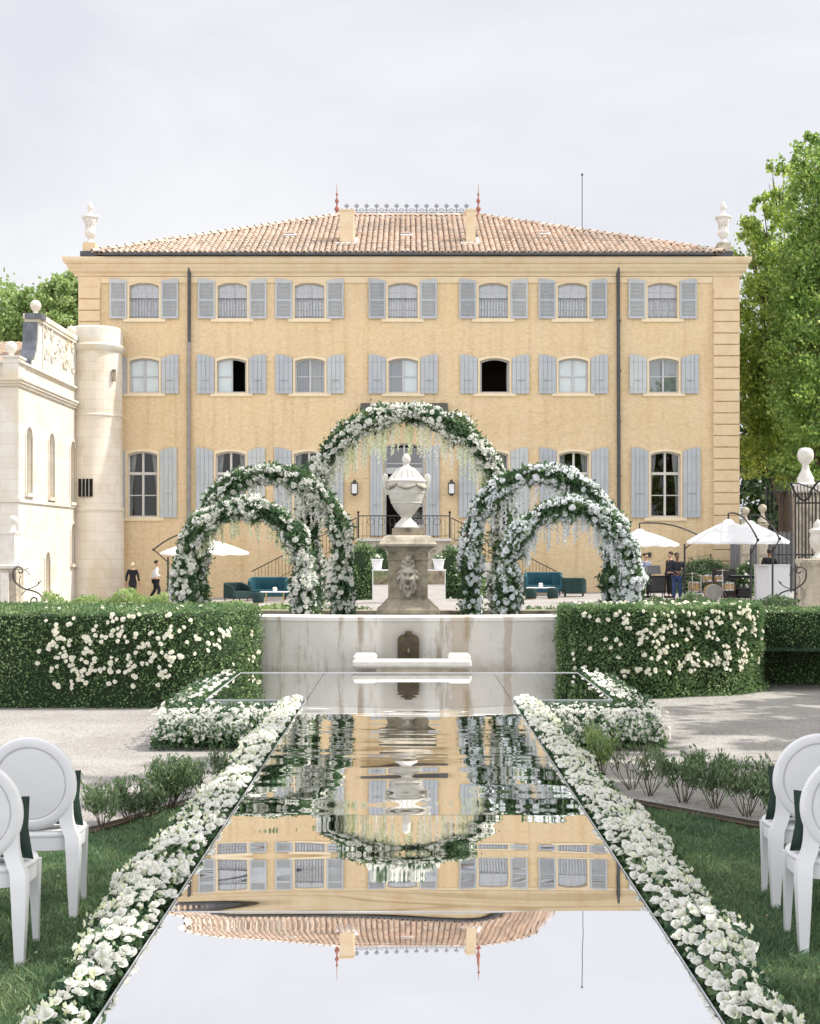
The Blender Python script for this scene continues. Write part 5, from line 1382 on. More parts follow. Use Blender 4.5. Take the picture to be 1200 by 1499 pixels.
def S(label, px, d, h, w, nst, nl, seed, **k): stem_shrub(label, X(px, d), d, h, w, nst, nl, seed, **k)
GL, GR = 'shrubs along the left lawn edge', 'shrubs along the right lawn edge'
S('bushiest bright green shrub of the left lawn edge', 245, 10.7, .40, .40, 26, 3000, 1, group=GL)
S('rather thin grey-green shrub just left of the bushy one', 193, 10.2, .32, .34, 16, 850, 2, group=GL)
S('low sparse shrub right behind the back left chair', 150, 9.9, .33, .30, 14, 650, 3, group=GL)
S('single slender sprig between the bushy shrub and the rose border', 291, 11.2, .38, .08, 3, 110, 4, group=GL)
S('small leafy sprig closest to the left rose border', 321, 11.6, .40, .18, 7, 330, 5, group=GL)
S('low tuft of leaves at the foot of the bushy left shrub', 215, 10.25, .24, .24, 10, 400, 6, group=GL)
S('fresh light green shrub touching the right rose border', 882, 12.6, .52, .3, 16, 1300, 7, group=GR, mat='leaf_far')
S('nearly bare twiggy shrub with few leaves on the right', 925, 12.0, .44, .42, 14, 160, 8, group=GR, bare=.6)
S('bare-stemmed shrub with reddish twigs beside the twiggy one', 950, 11.6, .42, .34, 14, 240, 9, group=GR, bare=.6)
S('broad dark leafy shrub in the middle of the right lawn edge', 1000, 11.2, .44, .42, 18, 1500, 10, group=GR, bare=.35)
S('leafy shrub second from the right chairs', 1045, 10.9, .43, .36, 16, 1250, 11, group=GR, bare=.35)
S('leafy shrub just left of the right chairs', 1093, 10.5, .44, .36, 16, 1150, 12, group=GR, bare=.35)
S('small shrub partly hidden by the far right chair', 1135, 10.2, .42, .36, 14, 900, 13, group=GR, bare=.35)
# plants in the terrace bed behind the basin
def plant_bed(label, px0, px1, d, h, n, mat, seed):
    r = np.random.default_rng(seed); x0, x1 = X(px0, d), X(px1, d)
    root = empty('plant_bed', ((x0+x1)/2, d, 0)); tag(root, label, 'plants', kind='stuff')
    xs_ = r.uniform(x0, x1, n); hh = h*(.55+.45*np.sin(xs_*5+seed)*np.sin(xs_*2.3))
    P_ = np.stack([xs_, d+r.uniform(0, .7, n), .32+r.random(n)**.7*(np.abs(hh)+.28*h+.55)], 1)
    V, Fq = leafquads(P_, .11, .4, nrm=np.array([0,0,1.]), spread=.8, r=r); npmesh('leaves', V, Fq, M[mat], root); return root
for l_, a, b_, h_, n_, m_ in (('leafy light green planting behind the basin on the left', 60, 245, .36, 4200, 'leaf_far'),
        ('low planting behind the basin under the left arches', 300, 420, .16, 1800, 'leaf_far'),
        ('sparse low planting behind the basin left of the pedestal', 420, 545, .1, 900, 'leaf_shrub'),
        ('sparse low planting behind the basin under the right arches', 770, 880, .08, 900, 'leaf_shrub'),
        ('dark green low planting behind the basin on the right', 945, 1172, .28, 4200, 'leaf_shrub')):
    plant_bed(l_, a, b_, 29.0, h_, n_, M and m_, a)
# ================================================================ chairs with oval backs
def make_chair():
    root = empty('chair', (0, 0, 0))
    # back: an oval shell, profile in (radius fraction, y) swept round the ellipse
    q = MB(); n = 56; a_, b_ = .243, .256; zc = .718
    tilt = .13
    def ring(fr, yo):
        out = []
        for k in range(n):
            t = 2*PI*k/n; x = a_*fr*math.cos(t); z = b_*fr*math.sin(t)
            y = -.225-.0-math.sin(tilt)*(z+.05)+yo + .22*(x*x) 
            out.append((x, y, zc+z*math.cos(tilt)))
        return out
    back = [(.02,-.012),(.35,-.012),(.70,-.011),(.745,-.010),(.765,-.002),(.785,-.010),(.80,-.017),(.90,-.020),(.97,-.015),(1.0,-.003)]
    prof = back+[(1.0,.006),(.97,.016),(.90,.020),(.80,.017),(.785,.010),(.765,.002),(.745,.010),(.70,.014),(.35,.020),(.02,.022)]
    q.rings([ring(f, y) for f, y in prof], caps=True); q.build('backrest', M['white_paint'], root, smooth=True)
    # stiles that swing from the oval into the back legs
    for sd in (-1, 1):
        q = MB(); rs = []
        for x, y, z, w, dp in ((.205,-.213,.655,.012,.008),(.196,-.209,.62,.024,.012),(.186,-.204,.58,.033,.014),(.183,-.200,.54,.037,.016),(.189,-.199,.50,.037,.020),(.203,-.201,.465,.037,.024),(.219,-.205,.43,.037,.028),(.226,-.214,.36,.036,.033),(.228,-.222,.2,.030,.026),(.232,-.238,.0,.020,.018)):
            x*=sd; rs.append([(x-w,y-dp,z),(x+w,y-dp,z),(x+w,y+dp,z),(x-w,y+dp,z)])
        q.rings(rs); q.build('leg', M['white_paint'], root, smooth=True)
        q = MB(); rs = []
        for z, w in ((.0,.0135),(.2,.020),(.38,.029),(.412,.030)):
            x, y = sd*(.188+.008*(1-z/.4)), .165+.01*(1-z/.4); rs.append([(x-w,y-w,z),(x+w,y-w,z),(x+w,y+w,z),(x-w,y+w,z)])
        q.rings(rs); q.build('leg', M['white_paint'], root)
    def outline(s, zz):
        p = []
        for k in range(48):
            t = 2*PI*k/48; c, s_ = math.cos(t), math.sin(t); e = .62 if s_ < 0 else .9
            x = .243*s*math.copysign(abs(c)**e, c); y = .0+(.235*s if s_ > 0 else .215*s)*math.copysign(abs(s_)**e, s_); p.append((x, y, zz))
        return p
    q = MB(); q.rings([outline(.94,.352),outline(.97,.356),outline(.975,.425)]); q.build('apron', M['white_paint'], root, smooth=True)
    q = MB(); q.rings([outline(.98,.4255),outline(1.0,.432),outline(1.005,.442),outline(.985,.452),outline(.93,.458),outline(.6,.462),outline(.1,.463)]); q.build('seat', M['white_paint'], root, smooth=True)
    return root
def velvet():
    m, nt, b = newmat('dark_green_velvet'); L = nt.links.new
    tc = N(nt, 'ShaderNodeTexCoord'); n_ = N(nt, 'ShaderNodeTexNoise', Scale=9, Detail=4); L(tc.outputs['Object'], n_.inputs[0])
    r = ramp(nt, n_.outputs['Fac'], [(.4, (.004,.016,.011)), (.7, (.010,.04,.026))]); L(r.outputs[0], b.inputs['Base Color']); b.inputs['Roughness'].default_value = .6
    b.inputs['Sheen Weight'].default_value = .25; b.inputs['Sheen Tint'].default_value = (.15,.5,.35,1); return m
M['velvet'] = velvet()
def make_pillow():
    n = 14; V = []; Fs = []
    for side in (1, -1):
        for j in range(n+1):
            for i in range(n+1):
                u, v = -1+2*i/n, -1+2*j/n
                pin = 1-.10*(1-abs(u)**1.5)*abs(v)**3-.10*(1-abs(v)**1.5)*abs(u)**3
                th = .062*((1-u*u)*(1-v*v))**.42
                V.append((u*.19*(1-.1*(1-abs(v))*abs(u)), side*th+.004*math.sin(u*7+v*3), .19+v*.19*(1-.1*(1-abs(u))*abs(v))))
    for s in (0, 1):
        o_ = s*(n+1)**2
        for j in range(n):
            for i in range(n):
                f = (o_+j*(n+1)+i, o_+j*(n+1)+i+1, o_+(j+1)*(n+1)+i+1, o_+(j+1)*(n+1)+i); Fs.append(f if s else f[::-1])
    q = MB(); q.add(V, Fs); return q.build('pillow', M['velvet'], smooth='all', fix=False)
ch0 = make_chair(); pl0 = make_pillow(); kids0 = KIDS()
CH = [(-2.02, 7.50, .02, 'white oval-backed chair nearer the rose border of the left pair, its full back in view', -.02),
      (-2.04, 6.585, .0, 'nearest left chair, white and oval-backed, half cut by the picture edge', 0),
      (2.235, 7.68, -.02, 'farther right white oval-backed chair, behind the nearest one', .0),
      (2.12, 6.78, .0, 'nearest right chair, white and oval-backed, half cut by the picture edge', .0)]
PLB = ['dark green velvet pillow on the farther left chair', 'dark green velvet pillow on the nearest left chair',
       'dark green velvet pillow on the farther right chair', 'dark green velvet pillow on the nearest right chair']
CH[0] = (CH[0][0], CH[0][1], CH[0][2], 'farther left white oval-backed chair standing on the lawn', CH[0][4])
for i, (x, y, rz, lb, _) in enumerate(CH):
    c = ch0 if i == 0 else copy_tree(ch0, None, kids0); g = float(gz(x, y))+.004
    c.location = (x, y, g); c.rotation_euler.z = rz; tag(c, lb, 'chair', 'white chairs on the lawn')
    p = pl0 if i == 0 else pl0.copy()
    if i: COL.objects.link(p)
    sd = 1 if x < 0 else -1
    p.scale = (.92, 1, .86); p.location = (x+sd*.075, y-.075, g+.462); p.rotation_euler = (.26, 0, rz+sd*.05); tag(p, PLB[i], 'pillow', 'green pillows on the chairs')

# ================================================================ lounge furniture on the terrace
M['teal'] = surf('teal_velvet', (.015,.07,.095), (.025,.10,.13), 5, .7, .1, 40)
M['dkgreen'] = surf('dark_green_upholstery', (.013,.035,.035), (.02,.05,.048), 5, .75, .1, 40)
def tub(x, y, rz, w, dpt, mat, name, cat, label, channels=18, hgt=.78, flat=False):
    root = empty(name, (x, y, gz(x, y)), 0); tag(root, label, cat); g = gz(x, y)
    def out(p): return p
    # seat
    def U(t, r_in=0):   # horseshoe plan, t 0..1 from left front round the back to right front
        a = w/2-r_in; b_ = dpt/2-r_in; ang = PI*(1-t)
        if t < .18: return (-a, lerp(-dpt/2, 0, t/.18))
        if t > .82: return (a, lerp(0, -dpt/2, (t-.82)/.18))
        an = PI-(t-.18)/.64*PI; return (a*math.copysign(abs(math.cos(an))**.6, math.cos(an)), b_*abs(math.sin(an))**.6)
    R3 = Matrix.Rotation(rz, 3, 'Z')
    def W(px, py, pz): v = R3 @ Vector((px, py, pz)); return (x+v.x, y+v.y, g+v.z)
    q = MB(); nn = channels*3
    rs = []
    for i in range(nn+1):
        t = i/nn; fl = .012*abs(math.sin(t*channels*PI)) if not flat else 0
        ox, oy = U(t); ix, iy = U(t, .11+fl)
        htop = hgt-(.0 if .25 < t < .75 else .16*min(1, abs(t-.5)*4-1))
        rs.append([W(ox,oy,.16), W(ox,oy,htop-.03), W((ox+ix)/2,(oy+iy)/2,htop), W(ix,iy,htop-.03), W(ix,iy,.3)])
    q.rings(rs, caps=True); q.build('backrest', M[mat], root, smooth=True)
    q = MB(); a, b_ = w/2-.1, dpt/2-.1
    rs = []
    for zz, s in ((.14,.96),(.16,1),(.38,1),(.43,.97),(.44,.9)):
        p = [(-a*s,-dpt/2*s+.0),(a*s,-dpt/2*s)]+[(a*s*math.copysign(abs(math.cos(t))**.6, math.cos(t)), b_*s*abs(math.sin(t))**.6) for t in [PI*k/14 for k in range(15)]]
        rs.append([W(px,py,zz) for px, py in p])
    q.rings(rs); q.build('seat', M[mat], root, smooth=True)
    for sx in (-1, 1):
        for sy in (-1, 1):
            q = MB(); cx_, cy_ = sx*(w/2-.12), sy*(dpt/2-.14); q.lathe([(.018,0),(.028,.17)], W(cx_, cy_, 0), 8); q.build('leg', M['iron'], root)
    return root
def ctable(x, y, w, d_, label, flowers=True):
    g = gz(x, y); root = empty('coffee_table', (x, y, g)); tag(root, label, 'coffee table')
    q = MB(); q.cbox((x, y, g+.40), w, d_, .035, bev=.01); q.build('tabletop', M['white_paint'], root)
    q = MB()
    for sx in (-.3, .3):
        q.box(x+sx*w-.02, x+sx*w+.02, y-.18, y+.18, g+.0, g+.02)
        for sy in (-.16, .16): q.tube([(x+sx*w, y+sy, g+.01), (x+sx*w, y+sy, g+.385)], .016, 6)
    q.tube([(x-.3*w, y, g+.2), (x+.3*w, y, g+.2)], .012, 6); q.build('base', M['brass'], root)
    v = empty('flower_bowl', (x, y, g+.418)); tag(v, 'small bowl of white flowers on the '+('left' if x < 0 else 'right')+' coffee table', 'flower bowl')
    q = MB(); q.lathe([(.05,0),(.09,.05),(.1,.09),(.08,.09)], (x, y, g+.418), 14); q.build('bowl', M['white_paint'], v, smooth=True)
    it = [((x+.09*math.cos(a)*s, y+.09*math.sin(a)*s, g+.418+.13+.04*(1-s)), (math.cos(a)*s, math.sin(a)*s, 1), .055) for a, s in [(k*1.1, .3+.7*((k*37) % 10)/10) for k in range(11)]]
    put_flowers(v, it, 0)
dl = 55.0
tub(X(346, dl), dl, .75, .95, .85, 'dkgreen', 'armchair', 'armchair', 'dark green armchair seen side-on beside the left teal sofa', flat=True)
tub(X(393, 56.3), 56.3, 0.0, 1.62, .85, 'teal', 'sofa', 'sofa', 'teal channel-backed sofa under the lowest left arch', hgt=.95, channels=14)
ctable(X(403, 54.6), 54.4, 1.15, .6, 'white-topped brass coffee table in front of the left teal sofa')
tub(X(840, 55.4), 55.4, PI*.94, .96, .85, 'dkgreen', 'armchair', 'armchair', 'dark armchair turned away beside the right teal sofa', flat=True)
tub(X(795, 57), 57.0, -.1, 1.6, .85, 'teal', 'sofa', 'sofa', 'teal channel-backed sofa under the lowest right arch', hgt=.98, channels=14)
ctable(X(791, 55), 54.9, 1.15, .6, 'white-topped brass coffee table in front of the right teal sofa')
def stool(px, d, label):
    x = X(px, d); g = gz(x, d); r = empty('stool', (x, d, g)); tag(r, label, 'stool', 'dark velvet stools')
    q = MB(); q.lathe([(.2,.03),(.22,.06),(.22,.38),(.2,.42),(.1,.435),(.0,.436)], (x, d, g), 20); q.build('seat', M['dkgreen'], r, smooth=True)
    q = MB(); q.lathe([(.19,0),(.2,.03)], (x, d, g), 20); q.build('base', M['brass'], r)
stool(378, 53.4, 'dark round stool in front of the left coffee table')
stool(777, 53.6, 'dark round stool left in front of the right coffee table'); stool(809, 53.8, 'dark round stool right in front of the right coffee table')
# mirrored bar with two pots behind the pedestal
bx0, bx1, bd = X(545, 52), X(652, 52), 52.0
g = .03; r = empty('mirrored_bar', ((bx0+bx1)/2, bd, g)); tag(r, 'mirror-fronted bar counter with white top behind the pedestal', 'bar counter')
q = MB(); q.box(bx0+.03, bx1-.03, bd, bd+.6, g, Z(834, 52)-.04); q.build('mirror_front', M['mirror'], r)
q = MB(); q.box(bx0-.03, bx1+.03, bd-.03, bd+.63, Z(834, 52)-.039, Z(834, 52)); 
for xx in (bx0, bx1-.03): q.box(xx, xx+.03, bd-.012, bd+.61, g, Z(834,52)-.04)
q.build('white_top', M['white_paint'], r)
for px, sd in ((551.5, 'left'), (642, 'right')):
    x = X(px, 52.2); z = Z(834, 52)+.001; v = empty('flower_pot', (x, 52.25, z)); tag(v, 'white pot of green leaves on the %s end of the mirrored bar' % sd, 'flower pot')
    q = MB(); q.lathe([(.15,0),(.17,.02),(.22,.36),(.25,.37),(.25,.41),(.22,.41),(.21,.36)], (x, 52.25, z), 20); q.build('pot', M['white_paint'], v, smooth=True)
    n = 160; Pp = rng.normal(size=(n,3))*np.array([.1,.1,.06])+np.array([x,52.25,z+.46]); V, Fq = leafquads(Pp, .09, .5); npmesh('leaves', V, Fq, M['leaf_shrub'], v)
    put_flowers(v, [((x+rnd.uniform(-.12,.12), 52.1+rnd.uniform(-.05,.1), z+.5+rnd.uniform(-.03,.08)), (0,-.5,1), .045) for _ in range(5)], 0)
def bush(label, px, d, rx, h, n, seed, mat='leaf_hedge', dots=0, ry=None):
    x = X(px, d); g = float(gz(x, d)); root = empty('bush', (x, d, g)); tag(root, label, 'bush'); r = np.random.default_rng(seed)
    v = r.normal(size=(n,3)); v /= np.linalg.norm(v, axis=1)[:,None]; v[:,2] = np.abs(v[:,2])*1.0-.15
    rad = (.75+.3*r.random(n)**.5)*(1+.12*np.sin(v[:,0]*7+seed)*np.cos(v[:,2]*6)+.07*np.sin(v[:,1]*13))
    Pp = v*rad[:,None]*np.array([rx, ry or rx*.8, h])+np.array([x, d, g+.1]); Pp[:,2] = np.maximum(Pp[:,2], g+.03)
    V, Fq = leafquads(Pp, .12, .5, nrm=v, spread=.8, r=r); npmesh('leaves', V, Fq, M[mat], root)
    q = MB(); q.sphere((x, d, g+h*.42), rx*.72, (ry or rx*.8)*.72, h*.48, 12, 8); q.build('core', M['leaf_core'], root)
    if dots:
        it = []
        for _ in range(dots):
            k = r.integers(n); it.append((tuple(Pp[k]+v[k]*.05), tuple(v[k]+np.array([0,-.5,0])), .06))
        put_flowers(root, it, 0)
bush('big rounded green bush left of the stairs', 531, 56, .95, 2.45, 5200, 21)
bush('dark rounded bush right of the stairs under the landing', 662, 56, .9, 2.2, 5200, 22, dots=8)
bush('darker bush between the left bush and the steps', 556, 56.8, .6, 2.35, 2600, 23, 'leaf_dark')
bush('white flowering bush at the foot of the right steps', 690, 55.5, .6, 1.2, 2200, 24, dots=30)
bush('loose green bush against the wall behind the drums', 1030, 58.5, 1.5, 1.5, 4200, 25, 'leaf_shrub')
bush('bush with many white flowers left of the white booth', 1093, 54, .6, 1.35, 2400, 26, dots=45)
bush('dark shrub mass behind the gate pillars', 1112, 58, 1.0, 1.0, 2200, 27, 'leaf_dark')
# tall dark planter behind the left arches
x = X(467, 54); v = empty('planter', (x, 54, .0)); tag(v, 'slim blue-grey planter between two flowered arch legs', 'planter')
q = MB(); q.lathe([(.16,0),(.2,.05),(.26,.95),(.28,1.0),(.22,1.0)], (x, 54, gz(x,54)), 18); q.build('pot', M['zinc'], v, smooth=True)
n = 200; Pp = rng.normal(size=(n,3))*np.array([.16,.16,.2])+np.array([x,54,1.25]); V, Fq = leafquads(Pp, .14, .4); npmesh('leaves', V, Fq, M['leaf_shrub'], v)

# ================================================================ cantilever parasols
M['canvas'] = petalmat('white_canvas', (.80,.80,.82), (.80,.80,.82), trans=.3)
def parasol(label, apex, half, drop, rz, pole_xy, arm_top, sagdir=1):
    ax, ay, az = apex; g = gz(pole_xy[0], pole_xy[1]); root = empty('parasol', (pole_xy[0], pole_xy[1], g)); tag(root, label, 'parasol', 'white cantilever parasols')
    q = MB(); V = []; Fs = []; n = 8; seg = 6
    cor = []
    for k in range(8):
        a = rz+k*PI/4; rr = half*(math.sqrt(2) if k % 2 == 0 else 1.0)*(1 if k % 2 == 0 else .97); cor.append((rr*math.cos(a), rr*math.sin(a)))
    for s in range(seg+1):
        t = .06+.94*s/seg
        for k in range(8):
            for h_ in (0, 1):
                if h_ == 0: x_, y_ = cor[k]; sag = 0
                else: x_, y_ = (cor[k][0]+cor[(k+1)%8][0])/2, (cor[k][1]+cor[(k+1)%8][1])/2; sag = .05*t
                V.append((ax+x_*t, ay+y_*t, az-drop*t**1.1-sag*1.0+.03*math.sin(t*PI)))
    m_ = 16
    for s in range(seg):
        for k in range(m_): Fs.append((s*m_+k, s*m_+(k+1)%m_, (s+1)*m_+(k+1)%m_, (s+1)*m_+k))
    o_ = len(V)
    for k in range(m_): v_ = V[seg*m_+k]; V.append((v_[0], v_[1], v_[2]-.07))
    for k in range(m_): Fs.append((seg*m_+k, seg*m_+(k+1)%m_, o_+(k+1)%m_, o_+k))
    q.add(V, Fs); q.lathe([(.22,-.06),(.12,.03),(.0,.06)], (ax, ay, az), 12, caps=False); q.build('canopy', M['canvas'], root, smooth=True, fix=False)
    for k in range(8):
        q = MB(); q.tube([(ax, ay, az-.12), (ax+cor[k][0]*.97, ay+cor[k][1]*.97, az-drop-.03)], .012, 5); q.build('rib', M['iron'], root)
    q = MB(); px, py = pole_xy; q.tube([(px, py, g), (px, py, arm_top[2]-.25)], .035, 8); q.cbox((px, py, g+.04), .9, .9, .07, bev=.02); q.build('pole', M['iron'], root, smooth=True)
    q = MB(); e = Vector(arm_top); s0 = Vector((ax, ay, az+.05)); dd = Vector((px-ax, py-ay, 0)).normalized()
    top = az+.25
    pts = [Vector((ax, ay, az-.1)), Vector((ax, ay, top))]
    end = Vector((px, py, 0))+dd*.55; L_ = (Vector((px,py,0))-Vector((ax,ay,0))).length+.55
    for k in range(1, 11):
        t = k/10; pts.append(Vector((ax+dd.x*L_*t, ay+dd.y*L_*t, top+.06*math.sin(t*PI*.8)-(top-arm_top[2])*t**2.2)))
    q.tube(pts, .03, 7); q.tube([pts[-1], (px, py, arm_top[2]-.45)], .022, 6); q.sphere(pts[-1], .06); q.build('arm', M['iron'], root, smooth=True)
    return root
def pz(px, py, d): return tuple(P(px, py, d))
parasol('white parasol behind the lowest left arch', pz(300, 788, 53.5), 1.25, .55, .35, (X(247, 53.5), 53.3), pz(232, 806, 53))
parasol('leftmost white parasol of the right group, beside the outer arch leg', pz(936, 776, 50), 1.15, .5, .3, (X(1002, 50), 50), pz(1010, 786, 50))
parasol('white parasol in the middle of the right group, in front of the drums', pz(1066, 762, 48), 1.25, .72, .75, (X(1101, 46), 46.2), pz(1107, 792, 46))
parasol('rightmost white parasol, over the white booth', pz(1098, 764, 50), 1.28, .7, .42, (X(1133, 48), 48.2), pz(1146, 790, 48))

# ================================================================ people
M['skin'] = surf('skin', (.50,.31,.22), (.45,.27,.19), 8, .6)
M['skin_dark'] = surf('darker_skin', (.20,.11,.07), (.17,.09,.06), 8, .6)
M['black_cloth'] = surf('black_cloth', (.012,.012,.015), (.02,.02,.024), 10, .85)
M['white_cloth'] = surf('white_shirt_cloth', (.75,.75,.76), (.68,.68,.7), 8, .8, .2, 20)
M['navy_cloth'] = surf('dark_shirt_cloth', (.02,.022,.03), (.03,.032,.04), 8, .85)
M['jeans'] = surf('blue_jeans', (.035,.055,.14), (.05,.075,.18), 9, .85)
M['hair_blond'] = surf('blond_hair', (.60,.50,.36), (.5,.4,.26), 20, .6)
M['hair_dark'] = surf('dark_hair', (.03,.02,.015), (.05,.035,.025), 20, .6)
M['pattern_cloth'] = surf('speckled_shirt_cloth', (.35,.4,.5), (.08,.1,.16), 22, .8)
def skin_mesh(name, verts, edges, mat, parent, sub=1, root_i=0):
    off = offset_of(parent); me = bpy.data.meshes.new(name)
    me.from_pydata([(v[0], v[1], v[2]) for v, r in verts], edges, [])
    me.materials.append(mat); o = bpy.data.objects.new(name, me); COL.objects.link(o); o.parent = parent
    md = o.modifiers.new('Skin', 'SKIN'); md.use_smooth_shade = True; md.branch_smoothing = .4
    if not me.skin_vertices: print('NO SKIN LAYER'); return o
    for i, (v, r) in enumerate(verts):
        rr = r if hasattr(r, '__len__') else (r, r); me.skin_vertices[0].data[i].radius = rr
        me.skin_vertices[0].data[i].use_root = (i == root_i)
    s = o.modifiers.new('Sub', 'SUBSURF'); s.levels = sub; s.render_levels = sub
    return o
def person(label, x, y, H, rz, arms, legs, top, bottom, hair, skin='skin', dress=False, long_hair=False, lean=0.0, head_dir=0.0, apron=None):
    """arms: per side list elbow, wrist; legs: per side knee, ankle; in figure space facing -y, height 1"""
    g = float(gz(x, y)); root = empty('person', (x, y, g), 0); tag(root, label, 'person')
    root.rotation_euler.z = rz; root.scale = (H, H, H)
    V = []; E_ = []
    def v(p, r): V.append((p, r)); return len(V)-1
    L_ = lean
    pel = v((0,0,.53), (.085,.06)); ab = v((0,-L_*.1,.62), (.075,.055)); chs = v((0,-L_*.22,.74), (.092,.062)); nb = v((0,-L_*.3,.815), (.05,.045)); nk = v((0,-L_*.33,.855), .033)
    hb = v((0,-.006-L_*.36,.885), (.042,.045)); hm = v((0,-.010-L_*.38,.93), (.047,.056)); ht = v((0,-.004-L_*.38,.972), (.036,.042)); 
    nose = v((0,-.066-L_*.38,.925), .008); chin = v((0,-.045-L_*.37,.892), .016)
    E_ += [(pel,ab),(ab,chs),(chs,nb),(nb,nk),(nk,hb),(hb,hm),(hm,ht),(hm,nose),(hb,chin)]
    arm_ids = []; leg_ids = []
    for sd in (-1, 1):
        ear = v((sd*.05,0-L_*.38,.925), .009); E_.append((hm, ear))
        el, wr = arms[0 if sd < 0 else 1]
        sh = v((sd*.105,-L_*.28,.80), .036); e = v(el, .026); w = v(wr, .018)
        E_ += [(chs, sh), (sh, e), (e, w)]
        d_ = (Vector(wr)-Vector(el)).normalized(); sdv = d_.cross(Vector((0,-1,0))); 
        if sdv.length < .1: sdv = Vector((1,0,0))
        sdv.normalize(); palm = v(tuple(Vector(wr)+d_*.028), (.02,.011)); E_.append((w, palm))
        for k in range(4):
            b0 = Vector(wr)+d_*.05+sdv*(k-1.5)*.010; ln = (.030,.036,.033,.026)[k]
            f1 = v(tuple(b0), .0052); f2 = v(tuple(b0+d_*ln*.5+Vector((0,-.004,0))), .0048); f3 = v(tuple(b0+d_*ln*.9+Vector((0,-.012,-.002))), .004); E_ += [(palm,f1),(f1,f2),(f2,f3)]
        t1 = v(tuple(Vector(wr)+d_*.02+sdv*(-.022)), .0062); t2 = v(tuple(Vector(wr)+d_*.045+sdv*(-.030)), .005); E_ += [(palm,t1),(t1,t2)]
        kn, an = legs[0 if sd < 0 else 1]
        hp = v((sd*.055,0,.50), .058); k_ = v(kn, .036); cf = v(tuple(Vector(kn).lerp(Vector(an), .3)), .034); a_ = v(an, .02); he = v((an[0],an[1]+.012,an[2]-.018), .018); toe = v((an[0]+sd*.006,an[1]-.09,an[2]-.027), .014)
        E_ += [(pel,hp),(hp,k_),(k_,cf),(cf,a_),(a_,he),(he,toe)]
    skin_mesh('body', V, E_, M[skin], root)
    # hair
    q = MB(); hx, hy, hz = 0, .008-L_*.38, .945
    q.sphere((hx, hy+.008, hz+.012), .053, .058, .05, 16, 10)
    if long_hair: q.sphere((hx, hy+.045, hz-.02), .035, .032, .04, 12, 8)
    q.build('hair', M[hair], None, smooth=True).parent = root
    # upper clothing
    V = []; E_ = []; k1 = .012
    a = v((0,0,.52), (.095,.07)); b_ = v((0,-L_*.1,.62), (.086,.066)); c = v((0,-L_*.22,.745), (.104,.074)); d2 = v((0,-L_*.29,.81), (.06,.05)); E_ += [(a,b_),(b_,c),(c,d2)]
    for sd in (-1, 1):
        el, wr = arms[0 if sd < 0 else 1]; s = v((sd*.108,-L_*.28,.80), .045); e = v(el, .034); w = v(tuple(Vector(el).lerp(Vector(wr), .85)), .026); E_ += [(c,s),(s,e),(e,w)]
    skin_mesh('shirt' if not dress else 'dress_top', V, E_, M[top], root)
    if dress:
        q = MB(); q.lathe([(.075,.63),(.09,.56),(.108,.49),(.105,.38),(.085,.2),(.10,.07),(.09,.065)], (0,0,0), 26, sy=.8); q.build('skirt', M[top], None, smooth=True).parent = root
    else:
        V = []; E_ = []; a = v((0,0,.53), (.092,.068)); 
        for sd in (-1, 1):
            kn, an = legs[0 if sd < 0 else 1]; h_ = v((sd*.055,0,.49), .066); k_ = v(kn, .047); m_ = v(tuple(Vector(kn).lerp(Vector(an), .92)), .036); E_ += [(a,h_),(h_,k_),(k_,m_)]
        skin_mesh('trousers', V, E_, M[bottom], root)
    for sd in (-1, 1):
        kn, an = legs[0 if sd < 0 else 1]; q = MB(); q.cbox((an[0]+sd*.004, an[1]-.035, an[2]-.022), .05, .15, .04, bev=.008); q.build('shoe', M['black_cloth'], None).parent = root
    return root
L_std = (((-.06,-.01,.28), (-.065,.01,.045)), ((.06,-.01,.28), (.065,.01,.045)))
walk = (((-.055,-.09,.28), (-.06,-.05,.05)), ((.055,.0,.28), (.06,.13,.085)))
down = (((-.155,.02,.64), (-.17,-.01,.49)), ((.155,.02,.64), (.17,-.01,.49)))
x = X(194, 56.9); person('woman in a long black low-backed dress walking away by the tower', x, 56.9, 1.62, PI-.1, down, walk, 'black_cloth', None, 'hair_blond', dress=True, long_hair=True)
x = X(227.5, 57.2); person('man in white shirt and black trousers walking right by the house wall', x, 57.2, 1.70, PI/2+.25, (((-.15,-.0,.65), (-.14,-.13,.60)), ((.15,.06,.65), (.17,.06,.50))), walk, 'white_cloth', 'black_cloth', 'hair_dark', lean=.1)
x = X(991, 50.1); person('man in dark shirt and blue jeans standing with his hands clasped in front', x, 50.1, 1.78, 0.05, (((-.155,-.03,.64), (-.03,-.13,.60)), ((.155,-.03,.64), (.03,-.13,.60))), L_std, 'navy_cloth', 'jeans', 'hair_dark', 'skin_dark', head_dir=0)
x = X(1126, 52.5); person('man in black jacket behind the white booth', x, 52.5, 1.86, PI, down, L_std, 'black_cloth', 'black_cloth', 'hair_dark', 'skin_dark')
x = X(945, 53.5); person('person in a speckled blue shirt half hidden by the outer right arch leg', x, 53.5, 1.75, .6, down, L_std, 'pattern_cloth', 'black_cloth', 'hair_dark')
x = X(981, 53.0); person('person standing just behind the man in jeans, only the head in view', x, 53.0, 1.80, -1.2, down, L_std, 'navy_cloth', 'black_cloth', 'hair_dark')

